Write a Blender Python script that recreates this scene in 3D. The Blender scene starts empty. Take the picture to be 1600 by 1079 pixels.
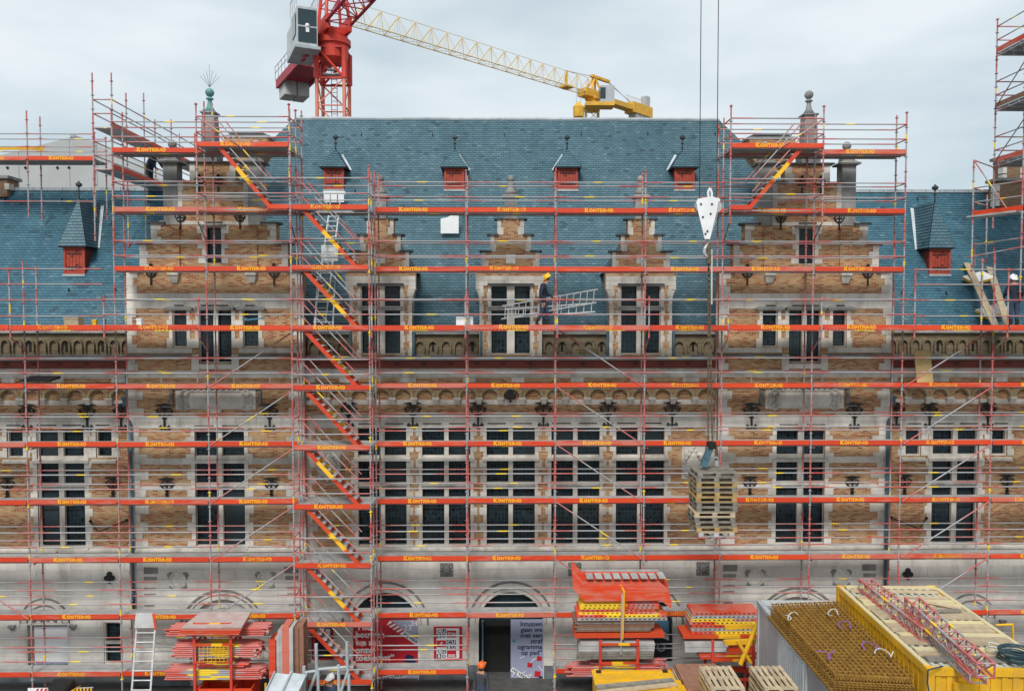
import bpy, bmesh, math, random
from mathutils import Vector, Matrix, Euler
random.seed(7)
R = math.radians
scene = bpy.context.scene
# ---------------------------------------------------------------- camera
CAM = Vector((0.0, -27.3, 13.4))
FPX = 1244.0
PITCH, YAW = 2.2, 0.8
cam_d = bpy.data.cameras.new('camera')
cam_d.sensor_width = 36.0
cam_d.lens = FPX / 1600.0 * 36.0
cam_d.clip_start, cam_d.clip_end = 0.1, 3000.0
cam = bpy.data.objects.new('camera', cam_d)
scene.collection.objects.link(cam)
cam.location = CAM
cam.rotation_euler = (R(90 - PITCH), 0, R(-YAW))
scene.camera = cam
# ---------------------------------------------------------------- sky
SUN_EL, SUN_AZ = 47.0, 194.0          # azimuth measured clockwise from +Y; behind the camera, a little left
w = bpy.data.worlds.new('World'); scene.world = w; w.use_nodes = True
nt = w.node_tree; nt.nodes.clear()
out = nt.nodes.new('ShaderNodeOutputWorld')
bg = nt.nodes.new('ShaderNodeBackground'); bg.inputs['Strength'].default_value = 0.10
sky = nt.nodes.new('ShaderNodeTexSky'); sky.sky_type = 'NISHITA'; sky.sun_disc = False
sky.sun_elevation = R(SUN_EL); sky.sun_rotation = R(SUN_AZ)
sky.air_density = 1.0; sky.dust_density = 2.0
tc = nt.nodes.new('ShaderNodeTexCoord')
mp = nt.nodes.new('ShaderNodeMapping'); mp.inputs['Scale'].default_value = (1.0, 1.0, 3.2)
n1 = nt.nodes.new('ShaderNodeTexNoise'); n1.inputs['Scale'].default_value = 2.5; n1.inputs['Detail'].default_value = 7; n1.inputs['Roughness'].default_value = 0.5
rmp = nt.nodes.new('ShaderNodeValToRGB')
rmp.color_ramp.elements[0].position = 0.36; rmp.color_ramp.elements[0].color = (4.7, 5.55, 6.05, 1)
rmp.color_ramp.elements[1].position = 0.64; rmp.color_ramp.elements[1].color = (6.9, 7.4, 7.65, 1)
mx = nt.nodes.new('ShaderNodeMixRGB'); mx.inputs['Fac'].default_value = 0.90      # thick cloud cover over the clear sky
nt.links.new(tc.outputs['Generated'], mp.inputs['Vector']); nt.links.new(mp.outputs[0], n1.inputs['Vector'])
nt.links.new(n1.outputs['Fac'], rmp.inputs['Fac'])
nt.links.new(sky.outputs[0], mx.inputs['Color1']); nt.links.new(rmp.outputs[0], mx.inputs['Color2'])
nt.links.new(mx.outputs[0], bg.inputs['Color']); nt.links.new(bg.outputs[0], out.inputs[0])
# ---------------------------------------------------------------- sun (overcast)
sd = bpy.data.lights.new('sun', 'SUN'); sd.energy = 2.4; sd.angle = R(20); sd.color = (1.0, 0.965, 0.91)
so = bpy.data.objects.new('sun', sd); scene.collection.objects.link(so)
_d = Vector((math.sin(R(SUN_AZ)) * math.cos(R(SUN_EL)), math.cos(R(SUN_AZ)) * math.cos(R(SUN_EL)), math.sin(R(SUN_EL))))
so.rotation_euler = _d.to_track_quat('Z', 'Y').to_euler()
so.location = (0, -20, 60)
vs = scene.view_settings
vs.view_transform = 'Standard'; vs.look = 'None'; vs.exposure = 0.36; vs.gamma = 1.0; vs.use_curve_mapping = False

# ---------------------------------------------------------------- helpers
_rot = cam.rotation_euler.to_matrix()
def ray(px, py):
    return _rot @ Vector(((px - 800) / FPX, (539.5 - py) / FPX, -1.0))
def P(px, py, Y):
    d = ray(px, py); t = (Y - CAM.y) / d.y
    return CAM + d * t
def PX(px, Y, py=600): return P(px, py, Y).x
def PZ(py, Y, px=790): return P(px, py, Y).z

COL = scene.collection
WL = {}                                            # world translation of every parent
def reg(o, wl): WL[o.name] = Vector(wl); return o
def tag(o, label=None, cat=None, group=None, kind=None):
    if label: o['label'] = label
    if cat: o['category'] = cat
    if group: o['group'] = group
    if kind: o['kind'] = kind
    return o
def thing(name, label, cat, loc=(0, 0, 0), group=None, rotz=0.0, local=False):
    o = bpy.data.objects.new(name, None); COL.objects.link(o)
    o.empty_display_size = 0.3
    o.location = loc; o.rotation_euler = (0, 0, rotz)
    reg(o, (0, 0, 0) if (local or rotz) else loc)
    return tag(o, label, cat, group)
def link(name, mesh, parent=None, loc=(0, 0, 0), rot=None, scale=None):
    """loc is in world (or, for a rotated thing, in that thing's own frame)"""
    o = bpy.data.objects.new(name, mesh); COL.objects.link(o)
    L = Vector(loc)
    if parent is not None:
        o.parent = parent; o.location = L - WL[parent.name]
    else: o.location = L
    if rot is not None:
        o.rotation_euler = rot
    if scale is not None: o.scale = scale
    WL[o.name] = L
    return o

class MB:
    def __init__(s): s.v = []; s.f = []; s.uv = None; s.sm = False
    def quad(s, a, b, c, d):
        i = len(s.v); s.v += [tuple(a), tuple(b), tuple(c), tuple(d)]; s.f.append((i, i+1, i+2, i+3)); return s
    def tri(s, a, b, c):
        i = len(s.v); s.v += [tuple(a), tuple(b), tuple(c)]; s.f.append((i, i+1, i+2)); return s
    def hexa(s, p):
        i = len(s.v); s.v += [tuple(q) for q in p]
        s.f += [(i, i+3, i+2, i+1), (i+4, i+5, i+6, i+7), (i, i+1, i+5, i+4), (i+1, i+2, i+6, i+5), (i+2, i+3, i+7, i+6), (i+3, i, i+4, i+7)]; return s
    def box(s, x0, x1, y0, y1, z0, z1):
        if x0 > x1: x0, x1 = x1, x0
        if y0 > y1: y0, y1 = y1, y0
        if z0 > z1: z0, z1 = z1, z0
        return s.hexa([(x0,y0,z0),(x1,y0,z0),(x1,y1,z0),(x0,y1,z0),(x0,y0,z1),(x1,y0,z1),(x1,y1,z1),(x0,y1,z1)])
    def bar(s, p, q, w, h, up=(0, 0, 1)):
        """rectangular bar from p to q, w wide sideways, h along up"""
        p, q = Vector(p), Vector(q); d = (q - p).normalized(); u = Vector(up)
        sd_ = d.cross(u)
        if sd_.length < 1e-5: sd_ = d.cross(Vector((1, 0, 0)))
        sd_.normalize(); u = sd_.cross(d).normalized()
        a = sd_ * w / 2; b = u * h / 2
        return s.hexa([p-a-b, p+a-b, q+a-b, q-a-b, p-a+b, p+a+b, q+a+b, q-a+b])
    def tube(s, p, q, r, n=6, r2=None, cap=True):
        p, q = Vector(p), Vector(q); d = (q - p)
        if d.length < 1e-6: return s
        r2 = r if r2 is None else r2
        m = d.to_track_quat('Z', 'Y').to_matrix(); i = len(s.v)
        for k in range(n):
            a = 2*math.pi*k/n; e = m @ Vector((math.cos(a), math.sin(a), 0))
            s.v.append(tuple(p + e*r)); s.v.append(tuple(q + e*r2))
        for k in range(n):
            j = (k+1) % n; s.f.append((i+2*k, i+2*j, i+2*j+1, i+2*k+1))
        if cap:
            s.f.append(tuple(i+2*k for k in reversed(range(n)))); s.f.append(tuple(i+2*k+1 for k in range(n)))
        return s
    def path(s, pts, r, n=6):
        for a, b in zip(pts, pts[1:]): s.tube(a, b, r, n)
        return s
    def lathe(s, cx, cy, prof, n=12, z0=0.0, sq=False):
        """prof: list of (radius, z); sq=True makes a square section"""
        n = 4 if sq else n; off = math.pi/4 if sq else 0; k2 = math.sqrt(2) if sq else 1
        i = len(s.v)
        for r, z in prof:
            for k in range(n):
                a = 2*math.pi*k/n + off; s.v.append((cx + r*k2*math.cos(a), cy + r*k2*math.sin(a), z0 + z))
        for j in range(len(prof)-1):
            for k in range(n):
                l = (k+1) % n; s.f.append((i+j*n+k, i+j*n+l, i+(j+1)*n+l, i+(j+1)*n+k))
        s.f.append(tuple(i+k for k in reversed(range(n)))); s.f.append(tuple(i+(len(prof)-1)*n+k for k in range(n)))
        return s
    def prism(s, pts, y0, y1):
        """polygon in xz (counter-clockwise seen from -y), extruded from y0 to y1"""
        n = len(pts); i = len(s.v)
        s.v += [(x, y0, z) for x, z in pts] + [(x, y1, z) for x, z in pts]
        s.f.append(tuple(range(i, i+n))); s.f.append(tuple(i+n+k for k in reversed(range(n))))
        for k in range(n):
            l = (k+1) % n; s.f.append((i+l, i+k, i+n+k, i+n+l))
        return s
    def ring(s, cx, cz, r0, r1, y0, y1, a0=0, a1=180, n=12, px=1.0):
        def pt(a, r, y): return (cx + r*math.cos(a)*px, y, cz + r*math.sin(a))
        for k in range(n):
            a = R(a0 + (a1-a0)*k/n); b = R(a0 + (a1-a0)*(k+1)/n)
            s.hexa([pt(b,r0,y0), pt(a,r0,y0), pt(a,r0,y1), pt(b,r0,y1), pt(b,r1,y0), pt(a,r1,y0), pt(a,r1,y1), pt(b,r1,y1)])
        return s
    def sphere(s, c, r, nu=12, nv=8, sx=1, sy=1, sz=1):
        i = len(s.v); c = Vector(c)
        for j in range(nv+1):
            th = math.pi*j/nv
            for k in range(nu):
                a = 2*math.pi*k/nu
                s.v.append((c.x+sx*r*math.sin(th)*math.cos(a), c.y+sy*r*math.sin(th)*math.sin(a), c.z-sz*r*math.cos(th)))
        for j in range(nv):
            for k in range(nu):
                l = (k+1) % nu; s.f.append((i+j*nu+k, i+j*nu+l, i+(j+1)*nu+l, i+(j+1)*nu+k))
        return s
    def add(s, o, off=(0, 0, 0)):
        i = len(s.v); s.v += [(a+off[0], b+off[1], c+off[2]) for a, b, c in o.v]; s.f += [tuple(k+i for k in f) for f in o.f]; return s
    def mesh(s, name, mat, origin=(0, 0, 0), smooth=False):
        o = Vector(origin); me = bpy.data.meshes.new(name)
        me.from_pydata([(a-o.x, b-o.y, c-o.z) for a, b, c in s.v], [], s.f)
        if s.uv:
            l = me.uv_layers.new(name='UVMap'); k = 0
            for p in me.polygons:
                for li in p.loop_indices: l.data[li].uv = s.uv[k]; k += 1
        me.materials.append(M[mat] if isinstance(mat, str) else mat)
        if smooth or s.sm:
            me.polygons.foreach_set('use_smooth', [True]*len(me.polygons))
        me.update(); return me
    def build(s, name, mat, parent=None, smooth=False, kind=None):
        xs = [v[0] for v in s.v]; ys = [v[1] for v in s.v]; zs = [v[2] for v in s.v]
        o = ((min(xs)+max(xs))/2, (min(ys)+max(ys))/2, min(zs))
        ob = link(name, s.mesh(name, mat, o, smooth), parent, o)
        if kind: ob['kind'] = kind
        return ob

_unit = {}
def unit_box(mat):
    k = ('b', mat)
    if k not in _unit: _unit[k] = MB().box(-.5, .5, -.5, .5, -.5, .5).mesh('unit_box', mat)
    return _unit[k]
def unit_tube(mat, n=6):
    k = ('t', mat, n)
    if k not in _unit:
        m = MB().tube((0,0,-.5), (0,0,.5), 1.0, n).mesh('unit_tube', mat, smooth=True)
        for p in m.polygons:
            if len(p.vertices) > 4: p.use_smooth = False
        _unit[k] = m
    return _unit[k]
def box_obj(name, mat, parent, x0, x1, y0, y1, z0, z1, rot=None):
    return link(name, unit_box(mat), parent, ((x0+x1)/2, (y0+y1)/2, (z0+z1)/2), rot, (abs(x1-x0), abs(y1-y0), abs(z1-z0)))
def tube_obj(name, mat, parent, p, q, r, n=6):
    p, q = Vector(p), Vector(q); d = q - p
    return link(name, unit_tube(mat, n), parent, (p+q)/2, d.to_track_quat('Z', 'Y').to_euler(), (r, r, d.length))
def bar_obj(name, mat, parent, p, q, w, h, up=(0, 0, 1)):
    """box along p-q (local x), w sideways, h along up"""
    p, q = Vector(p), Vector(q); d = (q-p).normalized(); u = Vector(up)
    sd_ = u.cross(d).normalized(); u = d.cross(sd_)
    m = Matrix((d, sd_, u)).transposed()
    return link(name, unit_box(mat), parent, (p+q)/2, m.to_euler(), ((q-p).length, w, h))

# ---------------------------------------------------------------- materials
M = {}
def _new(name):
    m = bpy.data.materials.new(name); m.use_nodes = True; t = m.node_tree
    b = t.nodes['Principled BSDF']; M[name] = m
    return m, t, b
def N(t, typ, **kw):
    n = t.nodes.new(typ)
    for k, v in kw.items():
        if k.startswith('i_'): n.inputs[k[2:].replace('_', ' ')].default_value = v
        else: setattr(n, k, v)
    return n
def rgba(c): return (c[0], c[1], c[2], 1)
def mixc(t, fac, a, b, blend='MIX'):
    m = t.nodes.new('ShaderNodeMixRGB'); m.blend_type = blend
    for s_, v in (('Fac', fac), ('Color1', a), ('Color2', b)):
        if isinstance(v, bpy.types.NodeSocket): t.links.new(v, m.inputs[s_])
        elif s_ == 'Fac': m.inputs[s_].default_value = v
        else: m.inputs[s_].default_value = rgba(v)
    return m.outputs[0]
def mth(t, op, a, b=0.0, c=None, clamp=False):
    m = t.nodes.new('ShaderNodeMath'); m.operation = op; m.use_clamp = clamp
    for i, v in enumerate((a, b, c)):
        if v is None: continue
        if isinstance(v, bpy.types.NodeSocket): t.links.new(v, m.inputs[i])
        else: m.inputs[i].default_value = v
    return m.outputs[0]
def ramp(t, fac, stops):
    r = t.nodes.new('ShaderNodeValToRGB'); e = r.color_ramp.elements
    while len(e) < len(stops): e.new(0.5)
    for k, (p, c) in enumerate(stops):
        e[k].position = p; e[k].color = rgba(c) if not isinstance(c, (int, float)) else (c, c, c, 1)
    t.links.new(fac, r.inputs[0]); return r.outputs[0]
def noise(t, scale, detail=4, vec=None, rough=0.55):
    n = t.nodes.new('ShaderNodeTexNoise'); n.inputs['Scale'].default_value = scale; n.inputs['Detail'].default_value = detail; n.inputs['Roughness'].default_value = rough
    if vec is None: vec = t.nodes.new('ShaderNodeNewGeometry').outputs['Position']
    t.links.new(vec, n.inputs['Vector']); return n.outputs['Fac']
def pos(t): return t.nodes.new('ShaderNodeNewGeometry').outputs['Position']
def scaled(t, vec, s):
    m = t.nodes.new('ShaderNodeMapping'); m.inputs['Scale'].default_value = s; t.links.new(vec, m.inputs['Vector']); return m.outputs[0]
def bump(t, b, h, strength=0.3, dist=0.01):
    n = t.nodes.new('ShaderNodeBump'); n.inputs['Strength'].default_value = strength; n.inputs['Distance'].default_value = dist
    t.links.new(h, n.inputs['Height']); t.links.new(n.outputs[0], b.inputs['Normal'])
def orand(t): return t.nodes.new('ShaderNodeObjectInfo').outputs['Random']
def irand(t): return t.nodes.new('ShaderNodeNewGeometry').outputs['Random Per Island']

def simple(name, c1, c2=None, scale=3.0, rough=0.7, metal=0.0, obj_var=0.0, bmp=0.0, spec=0.4):
    m, t, b = _new(name)
    c2 = c2 or tuple(x*0.75 for x in c1)
    f = ramp(t, noise(t, scale, 6), [(0.32, 0.0), (0.68, 1.0)])
    col = mixc(t, f, c1, c2)
    if obj_var:
        v = mth(t, 'MULTIPLY_ADD', orand(t), obj_var*2, 1-obj_var)
        cc = N(t, 'ShaderNodeCombineColor')
        for k in range(3): t.links.new(v, cc.inputs[k])
        col = mixc(t, 1.0, col, cc.outputs[0], 'MULTIPLY')
    t.links.new(col, b.inputs['Base Color'])
    b.inputs['Roughness'].default_value = rough; b.inputs['Metallic'].default_value = metal
    b.inputs['Specular IOR Level'].default_value = spec
    if bmp: bump(t, b, noise(t, scale*8, 4), bmp, 0.02)
    return m

def paint(name, c1, c2, rough=0.5, chip=(0.16, 0.07, 0.03), amt=.5):
    """site paint: faded patches, dust runs and rusty chips"""
    m, t, b = _new(name)
    col = mixc(t, ramp(t, noise(t, 1.1, 6), [(0.35, 0.0), (0.68, 1.0)]), c1, c2)
    run = ramp(t, noise(t, 2.6, 6, scaled(t, pos(t), (2.2, 2.2, .3)), .65), [(0.50, 0.0), (0.72, amt)])
    col = mixc(t, run, col, tuple(x*.45+.10 for x in c2))
    ch = ramp(t, noise(t, 13, 6, None, .7), [(0.63, 0.0), (0.68, .85)])
    col = mixc(t, ch, col, chip)
    t.links.new(col, b.inputs['Base Color'])
    t.links.new(mth(t, 'MULTIPLY_ADD', noise(t, 4, 4), .3, rough-.1), b.inputs['Roughness'])
    b.inputs['Specular IOR Level'].default_value = .35
def mat_brick(name, cols, mortar, w=0.20, h=0.062):
    m, t, b = _new(name)
    s = N(t, 'ShaderNodeSeparateXYZ'); t.links.new(pos(t), s.inputs[0])
    u = mth(t, 'ADD', s.outputs[0], s.outputs[1])
    c = N(t, 'ShaderNodeCombineXYZ'); t.links.new(u, c.inputs[0]); t.links.new(s.outputs[2], c.inputs[1])
    br = N(t, 'ShaderNodeTexBrick'); br.inputs['Scale'].default_value = 1.0
    br.inputs['Brick Width'].default_value = w; br.inputs['Row Height'].default_value = h
    br.inputs['Mortar Size'].default_value = 0.009; br.inputs['Mortar Smooth'].default_value = 0.2; br.inputs['Bias'].default_value = 0.0
    br.inputs['Color1'].default_value = (0, 0, 0, 1); br.inputs['Color2'].default_value = (1, 1, 1, 1); br.inputs['Mortar'].default_value = (0.5, 0.5, 0.5, 1)
    t.links.new(c.outputs[0], br.inputs['Vector'])
    big = noise(t, 1.6, 8, None, .7)
    f = mth(t, 'ADD', mth(t, 'MULTIPLY', br.outputs['Color'], 0.58), mth(t, 'MULTIPLY', big, 0.62))
    col = ramp(t, f, cols)
    col = mixc(t, br.outputs['Fac'], col, mortar)
    grime = ramp(t, noise(t, 0.7, 6, scaled(t, pos(t), (1, 1, 0.45))), [(0.38, 1.0), (0.78, 0.62)])
    col = mixc(t, 0.8, col, grime, 'MULTIPLY')
    t.links.new(col, b.inputs['Base Color']); b.inputs['Roughness'].default_value = 0.88
    b.inputs['Specular IOR Level'].default_value = 0.2
    inv = mth(t, 'SUBTRACT', 1.0, br.outputs['Fac']); bump(t, b, inv, 0.6, 0.01)
mat_brick('brick', [(0.24, (0.22, 0.062, 0.022)), (0.44, (0.41, 0.140, 0.046)), (0.62, (0.50, 0.255, 0.10)), (0.88, (0.53, 0.36, 0.19))], (0.47, 0.385, 0.285))
mat_brick('brick_olive', [(0.15, (0.15, 0.095, 0.055)), (0.5, (0.20, 0.15, 0.085)), (0.85, (0.26, 0.205, 0.125))], (0.21, 0.185, 0.14))
mat_brick('brick_buff', [(0.15, (0.30, 0.21, 0.10)), (0.5, (0.40, 0.31, 0.16)), (0.85, (0.48, 0.40, 0.24))], (0.40, 0.35, 0.25))
mat_brick('brick_dark', [(0.15, (0.22, 0.09, 0.04)), (0.5, (0.28, 0.14, 0.07)), (0.85, (0.30, 0.21, 0.13))], (0.26, 0.22, 0.17))

def mat_stone(name, c1, c2, dirt, dirt_lo=0.50, dirt_hi=0.78, var=0.10):
    m, t, b = _new(name)
    f = noise(t, 2.2, 6)
    col = mixc(t, ramp(t, f, [(0.35, 0.0), (0.65, 1.0)]), c1, c2)
    r = mth(t, 'FRACT', mth(t, 'ADD', orand(t), irand(t)))
    v = mth(t, 'MULTIPLY_ADD', r, var*2, 1-var)
    cc = N(t, 'ShaderNodeCombineColor')
    for k in range(3): t.links.new(v, cc.inputs[k])
    col = mixc(t, 1.0, col, cc.outputs[0], 'MULTIPLY')
    st = noise(t, 1.1, 7, scaled(t, pos(t), (1.3, 1.3, 0.5)), 0.62)
    col = mixc(t, ramp(t, st, [(dirt_lo, 0.0), (dirt_hi, 1.0)]), col, dirt)
    t.links.new(col, b.inputs['Base Color']); b.inputs['Roughness'].default_value = 0.85
    b.inputs['Specular IOR Level'].default_value = 0.25
    bump(t, b, noise(t, 26, 4), 0.25, 0.01)
mat_stone('stone', (0.68, 0.645, 0.585), (0.56, 0.525, 0.47), (0.24, 0.225, 0.20), 0.47, 0.80)
mat_stone('stone_ashlar', (0.68, 0.65, 0.60), (0.58, 0.55, 0.505), (0.33, 0.31, 0.28), 0.52, 0.85, 0.07)
mat_stone('stone_grey', (0.34, 0.335, 0.32), (0.25, 0.25, 0.245), (0.11, 0.11, 0.11), 0.45, 0.75)
mat_stone('stone_dark', (0.085, 0.09, 0.095), (0.05, 0.055, 0.06), (0.03, 0.03, 0.03))
mat_stone('plinth', (0.17, 0.19, 0.20), (0.12, 0.135, 0.145), (0.07, 0.075, 0.08))
mat_stone('stone_soot', (0.26, 0.25, 0.235), (0.17, 0.165, 0.155), (0.05, 0.05, 0.05))

def mat_slate(name, c1, c2, c3):
    m, t, b = _new(name)
    uv = N(t, 'ShaderNodeUVMap'); uv.uv_map = 'UVMap'
    br = N(t, 'ShaderNodeTexBrick'); br.inputs['Scale'].default_value = 1.0
    br.inputs['Brick Width'].default_value = 0.21; br.inputs['Row Height'].default_value = 0.125
    br.inputs['Mortar Size'].default_value = 0.0065; br.inputs['Mortar Smooth'].default_value = 0.1
    br.inputs['Color1'].default_value = (0, 0, 0, 1); br.inputs['Color2'].default_value = (1, 1, 1, 1); br.inputs['Mortar'].default_value = (0, 0, 0, 1)
    t.links.new(uv.outputs[0], br.inputs['Vector'])
    f = mth(t, 'ADD', mth(t, 'MULTIPLY', br.outputs['Color'], 0.26), mth(t, 'MULTIPLY', noise(t, 0.55, 7, scaled(t, pos(t), (1, 1, .45)), .6), 0.70))
    col = ramp(t, f, [(0.22, c1), (0.50, c2), (0.80, c3)])
    odd = mth(t, 'GREATER_THAN', br.outputs['Color'], 0.965)
    col = mixc(t, mth(t, 'MULTIPLY', odd, .25), col, (0.20, 0.27, 0.30))
    odd2 = mth(t, 'LESS_THAN', br.outputs['Color'], 0.03)
    col = mixc(t, mth(t, 'MULTIPLY', odd2, .6), col, (0.03, 0.06, 0.075))
    run = ramp(t, noise(t, 1.7, 5, scaled(t, pos(t), (1.6, .25, .25)), .6), [(0.42, 1.0), (0.75, 0.78)])
    col = mixc(t, 1.0, col, run, 'MULTIPLY')
    col = mixc(t, mth(t, 'MULTIPLY', br.outputs['Fac'], 0.75), col, (0.012, 0.024, 0.032))
    t.links.new(col, b.inputs['Base Color']); b.inputs['Roughness'].default_value = 0.55
    b.inputs['Specular IOR Level'].default_value = 0.35
    h = mth(t, 'SUBTRACT', mth(t, 'MULTIPLY', br.outputs['Color'], 0.6), mth(t, 'MULTIPLY', br.outputs['Fac'], 1.0))
    bump(t, b, h, 0.5, 0.01)
mat_slate('slate', (0.048, 0.108, 0.140), (0.072, 0.148, 0.186), (0.115, 0.195, 0.23))
mat_slate('slate_wing', (0.030, 0.098, 0.142), (0.046, 0.138, 0.192), (0.080, 0.185, 0.24))

def mat_glass_leaded(name, sc=0.13):
    m, t, b = _new(name)
    s = N(t, 'ShaderNodeSeparateXYZ'); t.links.new(pos(t), s.inputs[0])
    c = N(t, 'ShaderNodeCombineXYZ'); t.links.new(s.outputs[0], c.inputs[0]); t.links.new(s.outputs[2], c.inputs[1])
    br = N(t, 'ShaderNodeTexBrick'); br.offset = 0.0
    br.inputs['Scale'].default_value = 1.0; br.inputs['Brick Width'].default_value = sc; br.inputs['Row Height'].default_value = sc*1.25
    br.inputs['Mortar Size'].default_value = 0.011; br.inputs['Mortar Smooth'].default_value = 0.3
    br.inputs['Color1'].default_value = (0, 0, 0, 1); br.inputs['Color2'].default_value = (1, 1, 1, 1)
    t.links.new(c.outputs[0], br.inputs['Vector'])
    v = N(t, 'ShaderNodeTexVoronoi'); v.feature = 'DISTANCE_TO_EDGE'; v.inputs['Scale'].default_value = 3.6
    t.links.new(c.outputs[0], v.inputs['Vector'])
    e = mth(t, 'LESS_THAN', v.outputs['Distance'], 0.045)
    lead = mth(t, 'MAXIMUM', mth(t, 'MULTIPLY', br.outputs['Fac'], 0.75), mth(t, 'MULTIPLY', e, 0.45))
    pane = mixc(t, br.outputs['Color'], (0.005, 0.007, 0.009), (0.018, 0.028, 0.035))
    pane = mixc(t, mth(t, 'POWER', orand(t), 3.0), pane, (0.040, 0.050, 0.054))  # some panes lighter at random, sky reflection put into the colour
    col = mixc(t, lead, pane, (0.035, 0.062, 0.078))
    t.links.new(col, b.inputs['Base Color'])
    b.inputs['Roughness'].default_value = 0.16; b.inputs['Specular IOR Level'].default_value = 0.22
    bump(t, b, noise(t, 9, 2), 0.15, 0.01)
mat_glass_leaded('leaded_glass')

# scaffold: galvanised steel stacked in racks and sprayed red at its ends, yellow in the middle
def mat_spray(name, axis, steel=(0.40, 0.40, 0.41), red=(0.50, 0.045, 0.035), yel=(0.85, 0.60, 0.03), redk=1.0, pink=True, yw=.065):
    m, t, b = _new(name)
    tcn = N(t, 'ShaderNodeTexCoord'); s = N(t, 'ShaderNodeSeparateXYZ'); t.links.new(tcn.outputs['Object'], s.inputs[0])
    a = mth(t, 'ABSOLUTE', s.outputs[axis])                       # 0 mid .. 0.5 end
    r = orand(t)
    r2 = mth(t, 'FRACT', mth(t, 'MULTIPLY', r, 7.31)); r3 = mth(t, 'FRACT', mth(t, 'MULTIPLY', r, 23.7))
    jit = mth(t, 'MULTIPLY_ADD', noise(t, 2.2, 4), 0.30, -0.15)
    aj = mth(t, 'ADD', a, jit)
    lo = mth(t, 'MULTIPLY_ADD', r2, 0.26*1.0, 0.22 - 0.10*redk)        # where red begins
    redm = mth(t, 'MULTIPLY', mth(t, 'SUBTRACT', aj, lo), 9.0, clamp=True)
    redm = mth(t, 'MULTIPLY', redm, mth(t, 'MULTIPLY_ADD', r3, 0.45, 0.55), clamp=True)
    yj = mth(t, 'ADD', mth(t, 'ABSOLUTE', mth(t, 'ADD', s.outputs[axis], mth(t, 'MULTIPLY_ADD', r3, 0.3, -0.15))), mth(t, 'MULTIPLY', jit, 0.3))
    ym = mth(t, 'MULTIPLY', mth(t, 'SUBTRACT', yw, yj), 30.0, clamp=True)
    ym = mth(t, 'MULTIPLY', ym, mth(t, 'GREATER_THAN', r2, 0.55 if yw < .1 else (0.15 if axis == 0 else 0.05)))
    worn = noise(t, 17, 4)
    st = mixc(t, worn, steel, tuple(x*0.7 for x in steel))
    rc = mixc(t, ramp(t, noise(t, 6, 4), [(0.35, 0.0), (0.75, 1.0)]), red, (0.50, 0.20, 0.17) if pink else tuple(x*0.8 for x in red))
    col = mixc(t, redm, st, rc); col = mixc(t, ym, col, yel)
    t.links.new(col, b.inputs['Base Color']); b.inputs['Roughness'].default_value = 0.55
    b.inputs['Metallic'].default_value = 0.0; b.inputs['Specular IOR Level'].default_value = 0.45
mat_spray('tube', 2, redk=1.0)
mat_spray('tube_red', 2, redk=2.6)
mat_spray('crane_red_tube', 2, redk=2.6, red=(0.80, 0.07, 0.02), pink=False)
mat_spray('tube_std', 2, redk=1.5)
mat_spray('bundle', 2, redk=2.4, red=(0.60, 0.08, 0.05), yw=.13, pink=False)
mat_spray('bundle_red', 2, redk=2.6, red=(0.74, 0.065, 0.025), yw=.15, pink=False)
mat_spray('spray_x', 0, steel=(0.66, 0.10, 0.02), redk=2.6, red=(0.62, 0.055, 0.02), yel=(0.88, 0.48, 0.02), yw=.16, pink=False)
def mat_toe(nm='toe_red', wear=0.0):
    m, t, b = _new(nm)
    r = orand(t); r2 = mth(t, 'FRACT', mth(t, 'MULTIPLY', r, 11.3))
    n = noise(t, 1.4, 6, scaled(t, pos(t), (1, 1, 6)))
    fade = mth(t, 'MULTIPLY', mth(t, 'ADD', n, mth(t, 'MULTIPLY_ADD', mth(t, 'POWER', r2, 2.2), 0.40, -0.66 + wear)), 5.0, clamp=True)
    base = mixc(t, r, (0.68, 0.058, 0.010), (0.58, 0.042, 0.010))
    col = mixc(t, mth(t, 'MULTIPLY', fade, 0.75), base, (0.56, 0.19, 0.14))
    sc = noise(t, 24, 5)
    col = mixc(t, ramp(t, sc, [(0.60, 0.0), (0.72, 0.6)]), col, (0.36, 0.13, 0.09))
    col = mixc(t, ramp(t, noise(t, 5, 6, scaled(t, pos(t), (1, 1, 3))), [(0.66, 0.0), (0.78, 0.4)]), col, (0.55, 0.50, 0.46))
    t.links.new(col, b.inputs['Base Color']); b.inputs['Roughness'].default_value = 0.6
mat_toe()
mat_toe('worn_red', 0.20)
def _ly():
    m, t, b = _new('letter_yellow')
    f = mth(t, 'ADD', noise(t, 9, 5), mth(t, 'MULTIPLY_ADD', mth(t, 'POWER', orand(t), 2.0), .30, -.14))
    col = mixc(t, ramp(t, f, [(.52, 0.0), (.66, .8)]), (0.86, 0.46, 0.015), (0.64, 0.16, 0.03))
    t.links.new(col, b.inputs['Base Color']); b.inputs['Roughness'].default_value = .6
_ly()
simple('deck_steel', (0.46, 0.46, 0.46), (0.33, 0.32, 0.31), 3, 0.6, obj_var=0.15)
simple('deck_hole', (0.03, 0.03, 0.03), rough=0.9)
simple('steel', (0.5, 0.5, 0.5), (0.38, 0.38, 0.38), 4, 0.45, 0.3)
simple('aluminium', (0.58, 0.59, 0.59), (0.42, 0.43, 0.43), 4, 0.4, 0.2)
paint('zinc', (0.42, 0.47, 0.50), (0.28, 0.32, 0.34))
simple('zinc_white', (0.56, 0.62, 0.66), (0.40, 0.45, 0.48), 2, 0.5)
simple('pipe_blue', (0.07, 0.16, 0.20), (0.05, 0.10, 0.13), 2, 0.5)
simple('fascia_red', (0.20, 0.035, 0.02), (0.12, 0.025, 0.016), 2, 0.6)
simple('wood_red', (0.40, 0.055, 0.03), (0.28, 0.04, 0.022), 5, 0.6)
simple('iron', (0.012, 0.012, 0.013), (0.02, 0.02, 0.02), 5, 0.5)
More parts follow.
